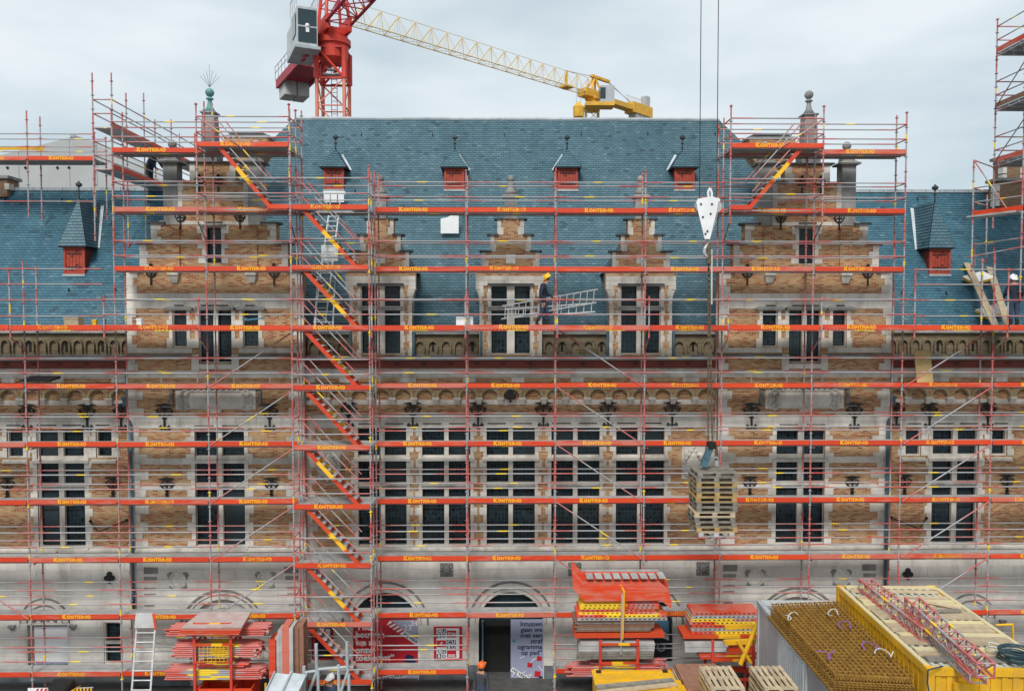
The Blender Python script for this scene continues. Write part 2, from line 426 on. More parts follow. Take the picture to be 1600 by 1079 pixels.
simple('black', (0.008, 0.008, 0.009), (0.012, 0.012, 0.012), 5, 0.6)
simple('dark_room', (0.02, 0.02, 0.02), rough=0.9)  # darkness of the unlit interior behind the openings, put into the colour
simple('copper', (0.13, 0.33, 0.31), (0.10, 0.22, 0.22), 6, 0.6)
simple('white', (0.80, 0.81, 0.82), (0.68, 0.69, 0.70), 2, 0.5)
paint('crane_red', (0.70, 0.055, 0.032), (0.52, 0.05, 0.035))
paint('crane_red_dark', (0.42, 0.025, 0.05), (0.28, 0.02, 0.04))
simple('crane_pale', (0.70, 0.25, 0.16), (0.60, 0.16, 0.10), 0.8, 0.55)
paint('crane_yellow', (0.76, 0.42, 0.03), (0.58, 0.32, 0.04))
simple('crane_yellow_hazed', (0.72, 0.56, 0.28), (0.62, 0.48, 0.24), 0.6, 0.55)  # crane yellow with distance haze mixed into the colour
simple('concrete', (0.50, 0.50, 0.48), (0.38, 0.38, 0.37), 1.5, 0.85)
paint('cabin_white', (0.52, 0.56, 0.57), (0.40, 0.44, 0.45))
simple('window_dark', (0.012, 0.03, 0.04), (0.02, 0.045, 0.055), 1, 0.12, spec=0.5)
paint('yellow', (0.80, 0.45, 0.012), (0.62, 0.34, 0.02))
simple('yellow_pale', (0.66, 0.56, 0.30), (0.56, 0.50, 0.32), 1.1, 0.6)
paint('cabin_grey', (0.44, 0.45, 0.47), (0.36, 0.37, 0.39))
simple('wood_pale', (0.52, 0.42, 0.28), (0.38, 0.30, 0.20), 6, 0.8, obj_var=0.18)
simple('wood_grey', (0.26, 0.24, 0.205), (0.15, 0.138, 0.118), 6, 0.85, obj_var=0.18)
simple('wood_yellow', (0.42, 0.29, 0.12), (0.30, 0.20, 0.085), 6, 0.8, obj_var=0.12)
simple('wood_brown', (0.28, 0.14, 0.09), (0.20, 0.10, 0.065), 6, 0.85, obj_var=0.15)
simple('osb', (0.58, 0.42, 0.20), (0.44, 0.30, 0.13), 14, 0.85)
simple('rust', (0.36, 0.20, 0.035), (0.20, 0.10, 0.02), 7, 0.9, obj_var=0.15)
simple('chain', (0.14, 0.11, 0.065), (0.08, 0.065, 0.04), 9, 0.7)
simple('rope_white', (0.60, 0.60, 0.57), rough=0.8)
simple('rope_purple', (0.25, 0.11, 0.36), rough=0.8)
simple('rope_orange', (0.85, 0.42, 0.02), rough=0.7)
simple('hose_blue', (0.03, 0.07, 0.09), rough=0.5)
simple('poster_red', (0.55, 0.018, 0.03), (0.48, 0.015, 0.028), 1, 0.45)
simple('poster_lilac', (0.33, 0.35, 0.47), (0.29, 0.31, 0.43), 1, 0.45)
simple('poster_navy', (0.012, 0.02, 0.09), rough=0.5)
simple('poster_white', (0.78, 0.78, 0.78), (0.72, 0.72, 0.73), 1, 0.5)
simple('poster_dark', (0.02, 0.02, 0.035), rough=0.5)
simple('poster_blue', (0.08, 0.22, 0.33), rough=0.5)
simple('skin', (0.50, 0.24, 0.16), rough=0.6)
simple('jacket_navy', (0.012, 0.018, 0.03), (0.02, 0.028, 0.045), 8, 0.85)
simple('trousers_blue', (0.05, 0.07, 0.12), (0.03, 0.045, 0.08), 8, 0.85)
simple('jacket_grey', (0.06, 0.062, 0.07), (0.04, 0.042, 0.05), 8, 0.85)
simple('boots', (0.02, 0.018, 0.016), rough=0.7)
simple('helmet_yellow', (0.85, 0.48, 0.01), (0.80, 0.44, 0.01), 2, 0.35)
simple('helmet_white', (0.80, 0.80, 0.80), (0.75, 0.75, 0.75), 2, 0.35)
simple('helmet_orange', (0.85, 0.17, 0.03), (0.80, 0.15, 0.03), 2, 0.35)
simple('tent', (0.42, 0.43, 0.43), (0.36, 0.37, 0.37), 0.6, 0.7)
simple('asphalt', (0.10, 0.10, 0.10), (0.06, 0.06, 0.06), 2.5, 0.9, bmp=0.4)
simple('plastic_black', (0.02, 0.02, 0.022), rough=0.4)
simple('insulation', (0.62, 0.62, 0.60), (0.52, 0.53, 0.52), 3, 0.8)

# ---------------------------------------------------------------- lettering
def text_mesh(body, size, mat, bold=0.0, align='LEFT', italic=0.0, spacing=1.0):
    c = bpy.data.curves.new('lettering', 'FONT'); c.body = body; c.size = size; c.offset = bold; c.shear = italic
    c.align_x = align; c.resolution_u = 2; c.space_character = spacing
    o = bpy.data.objects.new('lettering_tmp', c); COL.objects.link(o)
    dg = bpy.context.evaluated_depsgraph_get()
    me = bpy.data.meshes.new_from_object(o.evaluated_get(dg), depsgraph=dg)
    bpy.data.objects.remove(o); bpy.data.curves.remove(c)
    me.transform(Matrix.Rotation(R(90), 4, 'X'))
    me.materials.clear(); me.materials.append(M[mat]); me.update()
    return me
def merge_meshes(parts, mat, name='lettering'):
    bm = bmesh.new()
    for me, off in parts:
        t_ = me.copy(); t_.transform(Matrix.Translation(off)); bm.from_mesh(t_); bpy.data.meshes.remove(t_)
    me = bpy.data.meshes.new(name); bm.to_mesh(me); bm.free(); me.materials.append(M[mat]); return me
def mesh_w(me):
    xs = [v.co.x for v in me.vertices]; return min(xs), max(xs)
def kontrimo():
    """heavy stencil capitals, the K taller than the rest"""
    m = MB(); L = 0.0; t = .24
    def poly(pts, x, h, z=0.0): m.v += [(x+a*h, 0, z+b*h) for a, b in pts]; n = len(m.v); m.f.append(tuple(range(n-len(pts), n)))
    def stroke(a, b, x, h, w=t):
        a, b = Vector(a), Vector(b); d = (b-a).normalized(); nn = Vector((-d.y, d.x))*w/2
        poly([a-nn, b-nn, b+nn, a+nn], x, h)
    for ch in 'KONTRIMO':
        h = .160 if ch == 'K' else .134; x = L
        if ch == 'K': stroke((.13, 0), (.13, 1), x, h, .27); stroke((.30, .50), (.78, 1.0), x, h, .26); stroke((.34, .52), (.84, 0.0), x, h, .28); w_ = .95
        if ch == 'O':
            n = 14
            for k in range(n):
                a, b = 2*math.pi*k/n, 2*math.pi*(k+1)/n
                f = lambda q, r0, r1: (.52+r0*math.cos(q), .5+r1*math.sin(q))
                poly([f(a, .27, .24), f(a, .53, .51), f(b, .53, .51), f(b, .27, .24)], x, h)
            w_ = 1.05
        if ch == 'N': stroke((.12, 0), (.12, 1), x, h); stroke((.83, 0), (.83, 1), x, h); stroke((.14, .93), (.81, .07), x, h, .22); w_ = .95
        if ch == 'T': stroke((.0, .88), (.88, .88), x, h); stroke((.44, 0), (.44, .78), x, h, .26); w_ = .88
        if ch == 'R': stroke((.12, 0), (.12, 1), x, h); stroke((.2, .89), (.62, .89), x, h, .22); stroke((.2, .45), (.62, .45), x, h, .2); stroke((.66, .40), (.66, .98), x, h, .22); stroke((.48, .44), (.76, 0), x, h, .25); w_ = .86
        if ch == 'I': stroke((.13, 0), (.13, 1), x, h, .26); w_ = .27
        if ch == 'M': stroke((.11, 0), (.11, 1), x, h, .21); stroke((1.33, 0), (1.33, 1), x, h, .21); stroke((.18, .96), (.72, .10), x, h, .20); stroke((.72, .10), (1.26, .96), x, h, .20); w_ = 1.45
        L += (w_+.13)*h
    k = .98/L
    m.v = [(a*k-.49, b, c*.95+.002) for a, b, c in m.v]
    return m.mesh('lettering', 'letter_yellow')
KONT = kontrimo()
# ================================================================ SETTING
gm = MB(); gm.quad((-600, -400, 0), (600, -400, 0), (600, 900, 0), (-600, 900, 0))
tag(gm.build('ground', 'asphalt'), 'grey asphalt yard and town ground running to the horizon', 'ground', kind='structure')

YG, YC = 1.20, 1.55
XC = PX(797.5, YC, 600)
BX = XC
town = thing('town_hall', 'historic stepped-gable town hall of brick and pale stone with blue slate roofs', 'building', (XC, YC, 0))

def grid_wall(name, mat, rects, holes, y0, y1, parent, back=True):
    """flat wall made of rectangles minus holes, with reveals; (x0,x1,z0,z1)"""
    xs = sorted({round(v, 4) for r in rects+holes for v in r[:2]}); zs = sorted({round(v, 4) for r in rects+holes for v in r[2:]})
    def filled(i, j):
        if i < 0 or j < 0 or i >= len(xs)-1 or j >= len(zs)-1: return False
        x, z = (xs[i]+xs[i+1])/2, (zs[j]+zs[j+1])/2
        return any(a < x < b and c < z < d for a, b, c, d in rects) and not any(a < x < b and c < z < d for a, b, c, d in holes)
    m = MB()
    for i in range(len(xs)-1):
        for j in range(len(zs)-1):
            if not filled(i, j): continue
            a, b, c, d = xs[i], xs[i+1], zs[j], zs[j+1]
            m.quad((a,y0,c), (b,y0,c), (b,y0,d), (a,y0,d))
            if back: m.quad((b,y1,c), (a,y1,c), (a,y1,d), (b,y1,d))
            if not filled(i-1, j): m.quad((a,y1,c), (a,y0,c), (a,y0,d), (a,y1,d))
            if not filled(i+1, j): m.quad((b,y0,c), (b,y1,c), (b,y1,d), (b,y0,d))
            if not filled(i, j-1): m.quad((a,y1,c), (b,y1,c), (b,y0,c), (a,y0,c))
            if not filled(i, j+1): m.quad((a,y0,d), (b,y0,d), (b,y1,d), (a,y1,d))
    return m.build(name, mat, parent)

STONES = {}
def stone(x0, x1, z0, z1, y, mat='stone', name='quoin_stone', proud=0.018, back=0.10):
    if x0 > x1: x0, x1 = x1, x0
    if z0 > z1: z0, z1 = z1, z0
    if x1-x0 < 0.03 or z1-z0 < 0.03: return
    g = 0.004; p = proud + random.uniform(-.004, .004)
    STONES.setdefault(name, []).append((x0+g, x1-g, y-p, y+back, z0+g, z1-g, mat))
def course(x0, x1, z0, z1, y, ln=0.75, mat='stone', name='band_stone', proud=0.018, holes=(), off=0.0):
    if x0 > x1: x0, x1 = x1, x0
    segs = [(x0, x1)]
    for a, b, c, d in holes:
        if d <= z0+.02 or c >= z1-.02: continue
        ns = []
        for s0, s1 in segs:
            if b <= s0 or a >= s1: ns.append((s0, s1)); continue
            if a > s0: ns.append((s0, a))
            if b < s1: ns.append((b, s1))
        segs = ns
    for s0, s1 in segs:
        x = s0; first = True
        while x < s1 - 0.02:
            l = ln*random.uniform(.75, 1.25)*(off if (first and off) else 1.0); first = False
            e = x + l
            if s1 - e < ln*0.35: e = s1
            stone(x, e, z0, z1, y, mat, name, proud); x = e
def ashlar(x0, x1, z0, z1, y, h=0.36, ln=0.85, holes=(), mat='stone_ashlar', name='ashlar_block'):
    n = max(1, round((z1-z0)/h)); hh = (z1-z0)/n
    for k in range(n):
        course(x0, x1, z0+k*hh, z0+(k+1)*hh, y, ln, mat, name, 0.014, holes, 0.5 if k % 2 else 1.0)
def quoins(x, sgn, z0, z1, y, lo=0.42, sh=0.22, h=0.29, mat='stone', first=0, proud=0.018):
    """stones of alternating length from the edge x towards sgn"""
    n = max(1, round((z1-z0)/h)); hh = (z1-z0)/n
    for k in range(n):
        l = (lo if (k+first) % 2 == 0 else sh)*random.uniform(.9, 1.1)
        stone(x, x+sgn*l, z0+k*hh, z0+(k+1)*hh, y, mat, 'quoin_stone', proud)

def window(lights, rows, y, hole, parent=town, name='window', mull=0.16, mat='stone', label=None, wood='black'):
    """stone cross window: hole rect, lights [(x0,x1)], rows [(z0,z1)]"""
    holes = [(min(a, b), max(a, b), min(c, d), max(c, d)) for a, b in lights for c, d in rows]
    fr = grid_wall(name, mat, [hole], holes, y+0.05, y+0.30, parent)
    if label: fr['label'] = label
    for a, b, c, d in holes:
        f = MB(); t_ = 0.035
        f.box(a, a+t_, y+.17, y+.23, c, d).box(b-t_, b, y+.17, y+.23, c, d).box(a+t_, b-t_, y+.17, y+.23, d-t_, d).box(a+t_, b-t_, y+.17, y+.23, c, c+t_)
        if d-c > 1.2: f.box(a+t_, b-t_, y+.175, y+.225, c+(d-c)*.62, c+(d-c)*.62+.03)
        f.build('casement', wood, fr)
        e1, e2, e3 = (random.uniform(-.03, .03) for _ in range(3)); g = MB().quad((a+t_, y+.20+e1, c+t_), (b-t_, y+.20+e2, c+t_), (b-t_, y+.20+e3+e2, d-t_), (a+t_, y+.20+e3+e1, d-t_))
        g.build('pane', 'leaded_glass', fr)
    return fr
def slab(name, mat, x0, x1, y0, y1, z0, z1, ch=0.0, parent=town):
    """moulding with a weathered slope on top"""
    if x0 > x1: x0, x1 = x1, x0
    m = MB(); h = z1-z0
    m.hexa([(x0,y0,z0),(x1,y0,z0),(x1,y1,z0),(x0,y1,z0),(x0,y0,z0+h*(1-ch)),(x1,y0,z0+h*(1-ch)),(x1,y1,z1),(x0,y1,z1)])
    return m.build(name, mat, parent)

ROWS_PY = [(711, 669), (753, 719), (850, 762)]
def zrows(Y): return [(PZ(a, Y), PZ(b, Y)) for a, b in ROWS_PY]

# ---------------------------------------------------------------- iron wall anchors
def spiral(m, cx, cz, r, sgn, turns=1.4, w=0.017, a0=90):
    pts = []
    for k in range(15):
        t_ = k/14; a = R(a0) + sgn*t_*turns*2*math.pi; rr = r*(1-0.78*t_)
        pts.append((cx + rr*math.cos(a), -0.02, cz + rr*math.sin(a)))
    m.path(pts, w, 5)
def anchor_mesh(kind):
    m = MB()
    if kind == 'A':
        m.box(-.03, .03, -.05, -.005, -.40, .40)
        m.prism([(-.30, .40), (-.13, .345), (.13, .345), (.30, .40), (.0, .44)], -.045, -.008)
        m.prism([(-.05, .34), (-.13, .05), (.0, .0), (.13, .05), (.05, .34)][::-1], -.03, -.008) if False else None
        spiral(m, -.145, .245, .105, -1); spiral(m, .145, .245, .105, 1)
        m.path([(-.27, -.02, .25), (-.2, -.02, .1), (-.04, -.02, .0)], .024, 5); m.path([(.27, -.02, .25), (.2, -.02, .1), (.04, -.02, .0)], .024, 5)
        m.box(-.07, .07, -.06, -.004, -.05, -.02)
        spiral(m, -.105, -.33, .075, 1); spiral(m, .105, -.33, .075, -1)
    elif kind == 'B':
        m.box(-.035, .035, -.05, -.005, -.36, .36)
        m.prism([(-.30, .38), (-.13, .33), (.13, .33), (.30, .38), (.0, .41)], -.045, -.008)
        spiral(m, -.14, .21, .13, -1); spiral(m, .14, .21, .13, 1)
        m.path([(-.26, -.02, .22), (-.18, -.02, .08), (-.04, -.02, .0)], .024, 5); m.path([(.26, -.02, .22), (.18, -.02, .08), (.04, -.02, .0)], .024, 5)
        m.sphere((0, -.03, -.04), .06, 8, 5); m.box(-.06, .06, -.05, -.005, -.20, -.16)
        m.prism([(-.2, -.38), (.2, -.38), (.14, -.33), (.04, -.28), (-.04, -.28), (-.14, -.33)], -.05, -.006)
    elif kind == 'C':
        m.box(-.028, .028, -.05, -.005, -.42, .30); m.sphere((0, -.03, .33), .07, 8, 5)
        spiral(m, -.12, .14, .13, -1); spiral(m, .12, .14, .13, 1)
        m.path([(-.22, -.02, .12), (-.12, -.02, -.06), (0, -.02, -.10)], .03, 5); m.path([(.22, -.02, .12), (.12, -.02, -.06), (0, -.02, -.10)], .03, 5)
    else:                                           # trefoil
        for cx, cz in ((-.12, .0), (.12, .0), (0, .17)): m.ring(cx, cz, 0.0, .115, -.05, -.005, 0, 360, 12)
        m.box(-.045, .045, -.055, -.004, -.22, .12); m.prism([(-.09, -.2), (.09, -.2), (0, -.26)][::-1], -.05, -.005)
    return m.mesh('anchor', 'iron')
AM = {k: anchor_mesh(k) for k in 'ABCT'}
def anchor(px, py, Y, kind='A', s=1.0):
    p = P(px, py, Y); link('iron_anchor' if kind != 'T' else 'iron_trefoil', AM[kind], town, p + Vector((0, -0.02, 0)), None, (s, 1, s))

# ---------------------------------------------------------------- gabled bays
def gable(side):
    C = PX(337, YG, 600)
    C2 = PX(1257, YG, 600)
    def gx(px, py):
        d = P(px, py, YG).x - P(337, py, YG).x
        return C + d if side < 0 else C2 - d
    def gz(py): return PZ(py, YG)
    def rect(a, b, c, d):
        x0, x1 = sorted((gx(a, (c+d)/2), gx(b, (c+d)/2))); z0, z1 = sorted((gz(c), gz(d))); return (x0, x1, z0, z1)
    L, Rr = 200.0, 474.0
    tiers = [rect(L, Rr, 853, 424), rect(221, 453, 424, 381), rect(239, 435, 381, 349), rect(281, 393, 349, 285), rect(301, 373, 285, 255)]
    hw1 = rect(303, 380, 853, 669); hw2a = rect(271, 293, 542, 485); hw2b = rect(312, 363, 566, 485); hw2c = rect(381, 405, 542, 485); hw3 = rect(324, 349, 412, 355)
    wall = grid_wall('gable_wall', 'brick', tiers, [hw1, hw2a, hw2b, hw2c, hw3], YG, YG+0.45, town)
    base = rect(L, Rr, 1095, 853); base = (base[0], base[1], 0.0, base[3])
    # ground storey with an arched recess
    ax = gx(343, 960); az = gz(985); ar = 1.22
    hole = (ax-ar, ax+ar, 0.02, az+ar)
    gh = [hole]
    grid_wall('ground_storey_wall', 'stone_ashlar', [base], gh, YG, YG+0.45, town)
    arch_fill(ax, az, ar, YG, YG+.40)
    # blind arch infill and mouldings
    box_obj('arch_infill', 'stone_ashlar', town, ax-ar-.05, ax+ar+.05, YG+.16, YG+.40, 0.02, az+ar+.03)
    for r0, r1, pr, mt in ((ar+.30, ar+.36, .05, 'stone_soot'), (ar+.36, ar+.40, .025, 'stone'), (ar+.0, ar+.16, .03, 'stone'), (ar+.16, ar+.19, .045, 'stone_soot')):
        MB().ring(ax, az, r0, r1, YG-pr, YG+.05, 0, 180, 20).build('arch_moulding', mt, town)
    MB().ring(ax, az, ar-.42, ar-.36, YG+.10, YG+.2, 0, 180, 16).build('arch_moulding', 'stone_soot', town)
    mm = MB()
    for k in range(7):
        a = R(20+k*23.3); mm.sphere((ax+.42*math.cos(a), YG+.14, az+.40*math.sin(a)), .09, 7, 5, 1, .5, 1)
    mm.sphere((ax, YG+.13, az+.12), .17, 8, 6, 1.2, .5, 1); mm.build('tympanum_carving', 'stone_grey', town, smooth=True)
    ashlar(base[0], base[1], 0.55, base[3]-.12, YG, 0.345, 0.95, [(ax-ar-.42, ax+ar+.42, 0, az+.02)] + [(ax-math.sqrt(max(0, (ar+.42)**2-(k*.345)**2)), ax+math.sqrt(max(0, (ar+.42)**2-(k*.345)**2)), az+k*.345, az+(k+1)*.345) for k in range(6) if (k*.345) < ar+.42])
    ashlar(base[0], base[1], 0.0, 0.55, YG, 0.275, 0.9, [hole], 'plinth', 'plinth_block')
    for sx in (ax-ar-.42, ax+ar+.42-.40): ashlar(sx, sx+.40, .55, az, YG, .34, .4)
    slab('sill_course', 'stone', base[0]-.03, base[1]+.03, YG-.07, YG+.1, base[3]-.14, base[3], .5)
    # carved roundels and rusticated soot-stained blocks at the corners
    for px in (274, 411):
        cx, cz = gx(px, 902), gz(903)
        r_ = MB(); r_.ring(cx, cz, .25, .31, YG-.07, YG, 0, 360, 20).ring(cx, cz, 0, .24, YG-.035, YG, 0, 360, 20)
        ro = r_.build('roundel', 'stone_ashlar', town)
        c_ = MB()
        for sx in (-1, 1):
            for k in range(4): c_.sphere((cx+sx*(.20+.045*k), YG-.03, cz+.26-.05*abs(k-1.5)), .06, 7, 5, 1, .6, 1)
            c_.sphere((cx+sx*.24, YG-.03, cz-.24), .07, 7, 5, 1.3, .5, 1); c_.sphere((cx+sx*.31, YG-.03, cz+.12), .055, 7, 5, .8, .6, 1.6)
        c_.build('leaf_carving', 'stone_grey', ro, smooth=True)
    for (py0, py1, w_) in ((880, 893, .50), (896, 903, .46), (914, 917, .42), (923, 926, .4), (940, 943, .35)):
        for px, sg in ((221 if side < 0 else 219, 1), (462, -1)):
            x = gx(px, 900); s_ = sg if side < 0 else -sg
            slab('corner_rustic', 'stone_soot' if py0 < 890 else 'stone_grey', x, x+s_*w_, YG-.035, YG+.05, gz(py1), gz(py0), .3)
    # first storey
    e0, e1 = tiers[0][0], tiers[0][1]
    zs = zrows(YG)
    lights = [tuple(sorted((gx(303, 760), gx(337, 760)))), tuple(sorted((gx(345, 760), gx(380, 760))))]
    window(lights, zs, YG, hw1)
    z1, z2 = gz(853), gz(668)
    for x, s_ in ((e0, 1), (e1, -1)): quoins(x, s_, z1, z2, YG, .62, .40, .30)
    for x, s_ in ((hw1[0], -1), (hw1[1], 1)): quoins(x, s_, z1, z2, YG, .30, .15, .30)
    xa, xb = hw1[0], hw1[1]
    for a, b in ((724, 714), (764, 757)):
        course(e0+.4, xa-.15, gz(a), gz(b), YG, .8); course(xb+.15, e1-.4, gz(a), gz(b), YG, .8)
    slab('transom_mould', 'stone', xa-.14, xb+.14, YG-.07, YG+.2, gz(722), gz(712), .6)
    slab('transom_mould', 'stone_grey', xa-.03, xb+.03, YG-.03, YG+.2, gz(760.5), gz(757), .6)
    slab('window_sill', 'stone', xa-.1, xb+.1, YG-.08, YG+.2, gz(857), gz(851), .4)
    slab('window_label', 'stone_soot', xa-.2, xb+.2, YG-.06, YG+.1, gz(671), gz(668.5), .4)
    # band over the windows, with thin black strips set on it
    course(e0, e1, gz(667.5), gz(649), YG, 1.0, proud=.02)
    for px0, px1 in ((303, 333), (346, 376)):
        a, b = gx(px0, 661), gx(px1, 661); slab('black_strip', 'black', a, b, YG-.028, YG+.02, gz(664.5), gz(663))
    for x, s_ in ((e0, 1), (e1, -1)): quoins(x, s_, gz(649), gz(598), YG, .52, .34, .29)
    # cartouche
    xc = (e0+e1)/2
    pz0, pz1 = gz(643), gz(607)
    cart = slab('cartouche', 'stone', xc-1.42, xc+1.42, YG-.04, YG+.1, pz0+.1, pz1)
    fr = MB()
    for a, b, c, d in ((xc-1.05, xc+1.05, pz1-.10, pz1-.05), (xc-1.05, xc+1.05, pz0+.12, pz0+.17), (xc-1.05, xc-1.0, pz0+.17, pz1-.10), (xc+1.0, xc+1.05, pz0+.17, pz1-.10)): fr.box(a, b, YG-.075, YG-.035, c, d)
    for s_ in (-1, 1):
        for zz in (pz1-.16, pz0+.2):
            q = [(xc+s_*(1.08+.13*math.cos(R(a))), YG-.07, zz+.13*math.sin(R(a))) for a in range(0, 361, 30)]; fr.path(q, .035, 5)
        for k in range(5): fr.sphere((xc+s_*(1.22+.03*(k % 2)), YG-.05, pz0+.16+.12*k), .085, 7, 5, 1, .5, 1)
    for k in range(9): fr.sphere((xc-.8+.2*k, YG-.06, pz1-.05+.02*(k % 2)), .08, 7, 5, 1, .6, .7)
    fr.sphere((xc, YG-.06, pz0+.06), .14, 8, 5, 1.6, .5, .8)
    fr.build('cartouche_scrolls', 'stone', cart, smooth=True)
    slab('cartouche_hood', 'stone_soot', xc-1.62, xc+1.62, YG-.10, YG+.1, pz1+.0, pz1+.07, .5)
    for s_ in (-1, 1): slab('hood_stop', 'stone_soot', xc+s_*1.62, xc+s_*1.50, YG-.08, YG+.1, pz1-.55, pz1-.005, .1); slab('hood_end', 'stone_soot', xc+s_*1.90, xc+s_*1.5, YG-.09, YG+.1, pz1-.64, pz1-.56, .5)
    course(e0, e1, gz(597), gz(578), YG, .9)
    for k in range(5):
        x = e0+.55+(e1-e0-1.1)*k/4
        course(max(e0, x-.62), min(e1, x+.62), gz(596.5), gz(589), YG, 1.3, 'brick', 'brick_panel', .024)
    for x, s_ in ((e0, 1), (e1, -1)): quoins(x, s_, gz(578), gz(557), YG, .40, .25, .24)
    # moulded string course, broken by the balcony windows
    for a, b in ((e0-.05, hw2b[0]-.25), (hw2b[1]+.25, e1+.05)):
        slab('string_course', 'stone_soot', a, b, YG-.12, YG+.1, gz(557), gz(551), .6)
        course(a, b, gz(551), gz(543), YG, 1.0)
    for s_, x in ((1, hw2b[1]), (-1, hw2b[0])):
        slab('window_base', 'stone', x, x+s_*.26, YG-.06, YG+.1, gz(580), gz(551.5), .1)
    slab('window_base', 'stone', hw2b[0]-.22, hw2b[1]+.22, YG-.05, YG+.1, gz(576), gz(566), .3)
    # second storey: four windows
    for h, l, r in ((hw2a, None, None), (hw2c, None, None)):
        window([(h[0]+.02, h[1]-.02)], [(h[2]+.03, h[3])], YG, h)
    l2 = [tuple(sorted((gx(313, 520), gx(334, 520)))), tuple(sorted((gx(341, 520), gx(362, 520))))]
    window(l2, [(hw2b[2]+.03, hw2b[3])], YG, hw2b)
    for h in (hw2a, hw2b, hw2c):
        for x, s_ in ((h[0], -1), (h[1], 1)): quoins(x, s_, gz(543), gz(485), YG, .22, .13, .3)
        e = .30 if h is not hw2b else .22
        m = MB(); zb, zt = h[3]+.01, h[3]+.15
        a, b = h[0]-e, h[1]+e
        for y_, in ((YG-.14,),):
            m.hexa([(a+.06, y_, zb), (b-.06, y_, zb), (b-.06, YG+.1, zb), (a+.06, YG+.1, zb), (a+.14, y_+.05, zt), (b-.14, y_+.05, zt), (b-.14, YG+.1, zt), (a+.14, YG+.1, zt)])
            m.hexa([(a, y_-.01, zb+.03), (b, y_-.01, zb+.03), (b, YG+.09, zb+.03), (a, YG+.09, zb+.03), (a+.05, y_-.01, zb+.10), (b-.05, y_-.01, zb+.10), (b-.05, YG+.09, zb+.10), (a+.05, YG+.09, zb+.10)])
        m.build('hood_mould', 'stone_grey', town)
        slab('black_strip', 'black', h[0]+.1, h[1]-.1, YG-.09, YG+.05, zt+.02, zt+.05)
    course(e0, e1, gz(482), gz(470), YG, .95, holes=[]); course(e0, e1, gz(470), gz(458), YG, .95)
    for x, s_ in ((e0, 1), (e1, -1)):
        quoins(x, s_, gz(551), gz(482), YG, .34, .2, .3); quoins(x, s_, gz(458), gz(424), YG, .40, .26, .3)
    # corbels
    for px in (275, 396):
        x = gx(px, 430); m = MB()
        m.box(x-.19, x+.19, YG-.2, YG, gz(430), gz(424)); m.hexa([(x-.11,YG-.06,gz(442)),(x+.11,YG-.06,gz(442)),(x+.11,YG,gz(442)),(x-.11,YG,gz(442)),(x-.18,YG-.17,gz(430)),(x+.18,YG-.17,gz(430)),(x+.18,YG,gz(430)),(x-.18,YG,gz(430))])
        m.build('corbel', 'stone', town)
        # strip rising from the corbel to the upper step
        box_obj('pilaster_strip', 'brick', town, x-.22, x+.22, YG-.09, YG, gz(424), gz(354))
    # stepped top: corner stones, copings
    for (a, b, c, d), (lo, sh) in zip(tiers[1:], ((.34, .24), (.34, .22), (.2, .2), (.34, .22))):
        for x, s_ in ((a, 1), (b, -1)): quoins(x, s_, c, d-.02, YG, lo, sh, .27)
    course(tiers[1][0]+.25, hw3[0]-.12, gz(382), gz(377), YG, .8); course(hw3[1]+.12, tiers[1][1]-.25, gz(382), gz(377), YG, .8)
    course(tiers[2][0]+.3, tiers[2][1]-.3, gz(352), gz(346), YG, .8, holes=[])
    course(tiers[3][0], tiers[3][1], gz(311), gz(305), YG, .8)
    window([(hw3[0]+.02, hw3[1]-.02)], [(hw3[2]+.02, hw3[3]-.02)], YG, hw3)
    for x, s_ in ((hw3[0], -1), (hw3[1], 1)): quoins(x, s_, gz(412), gz(354), YG, .26, .13, .26)
    slab('hood_mould', 'stone_grey', hw3[0]-.18, hw3[1]+.18, YG-.12, YG+.1, hw3[3]+.02, hw3[3]+.12, .5)
    slab('black_strip', 'black', hw3[0]-.02, hw3[1]+.05, YG-.06, YG+.05, hw3[3]+.15, hw3[3]+.18)
    def cope(pa, pb, py):
        a, b = sorted((gx(pa, py), gx(pb, py))); z = gz(py)
        slab('coping', 'stone_dark', a, b, YG-.10, YG+.55, z-.02, z+.09, .5)
    for pa, pb, py in ((204, 226, 424), (450, 470, 424), (216, 242, 381), (432, 458, 381), (235, 263, 349), (411, 439, 349), (276, 305, 285), (369, 398, 285)): cope(pa, pb, py)
    cope(295, 379, 255)
    # pinnacles
    def pinn(px, py_base, py_cap, r, ball=True, tall=False):
        x = gx(px, (py_base+py_cap)/2); zb, zc = gz(py_base), gz(py_cap); y = YG+.2
        b_ = MB().lathe(x, y, [(r, zb), (r, zc)], sq=True).build('pinnacle', 'stone_grey', town)
        MB().lathe(x, y, [(r+.12, zc), (r+.14, zc+.05), (r+.03, zc+.12), (r-.03, zc+.15), (r-.05, zc+.34), (r-.12, zc+.38)], sq=True).build('pinnacle_cap', 'stone_soot', b_)
        m = MB().lathe(x, y, [(r-.06, zc+.37), (r-.10, zc+.45), (.09, zc+.52), (.08, zc+.56)], 10)
        m.sphere((x, y, zc+.70), .155, 12, 9); m.build('ball_finial', 'stone_grey', b_, smooth=True)
    pinn(271, 352, 256, .245); pinn(403, 352, 256, .245)
    x = gx(331 if side < 0 else 333, 210); y = YG+.2; z0, z1 = gz(255), gz(178)
    b_ = MB().lathe(x, y, [(.33, z0), (.33, z0+.35), (.24, z0+.42), (.24, z1-.5), (.21, z1-.02), (.27, z1), (.27, z1+.05), (.2, z1+.07)], sq=True).build('gable_pinnacle', 'stone_grey', town)
    m = MB().lathe(x, y, [(.22, z1+.06), (.11, z1+.24), (.075, z1+.42), (.075, z1+.5), (.13, z1+.52), (.13, z1+.56), (.07, z1+.58), (.06, z1+.62)], 12); m.build('baluster', 'stone_grey' if side > 0 else 'copper', b_, smooth=True)
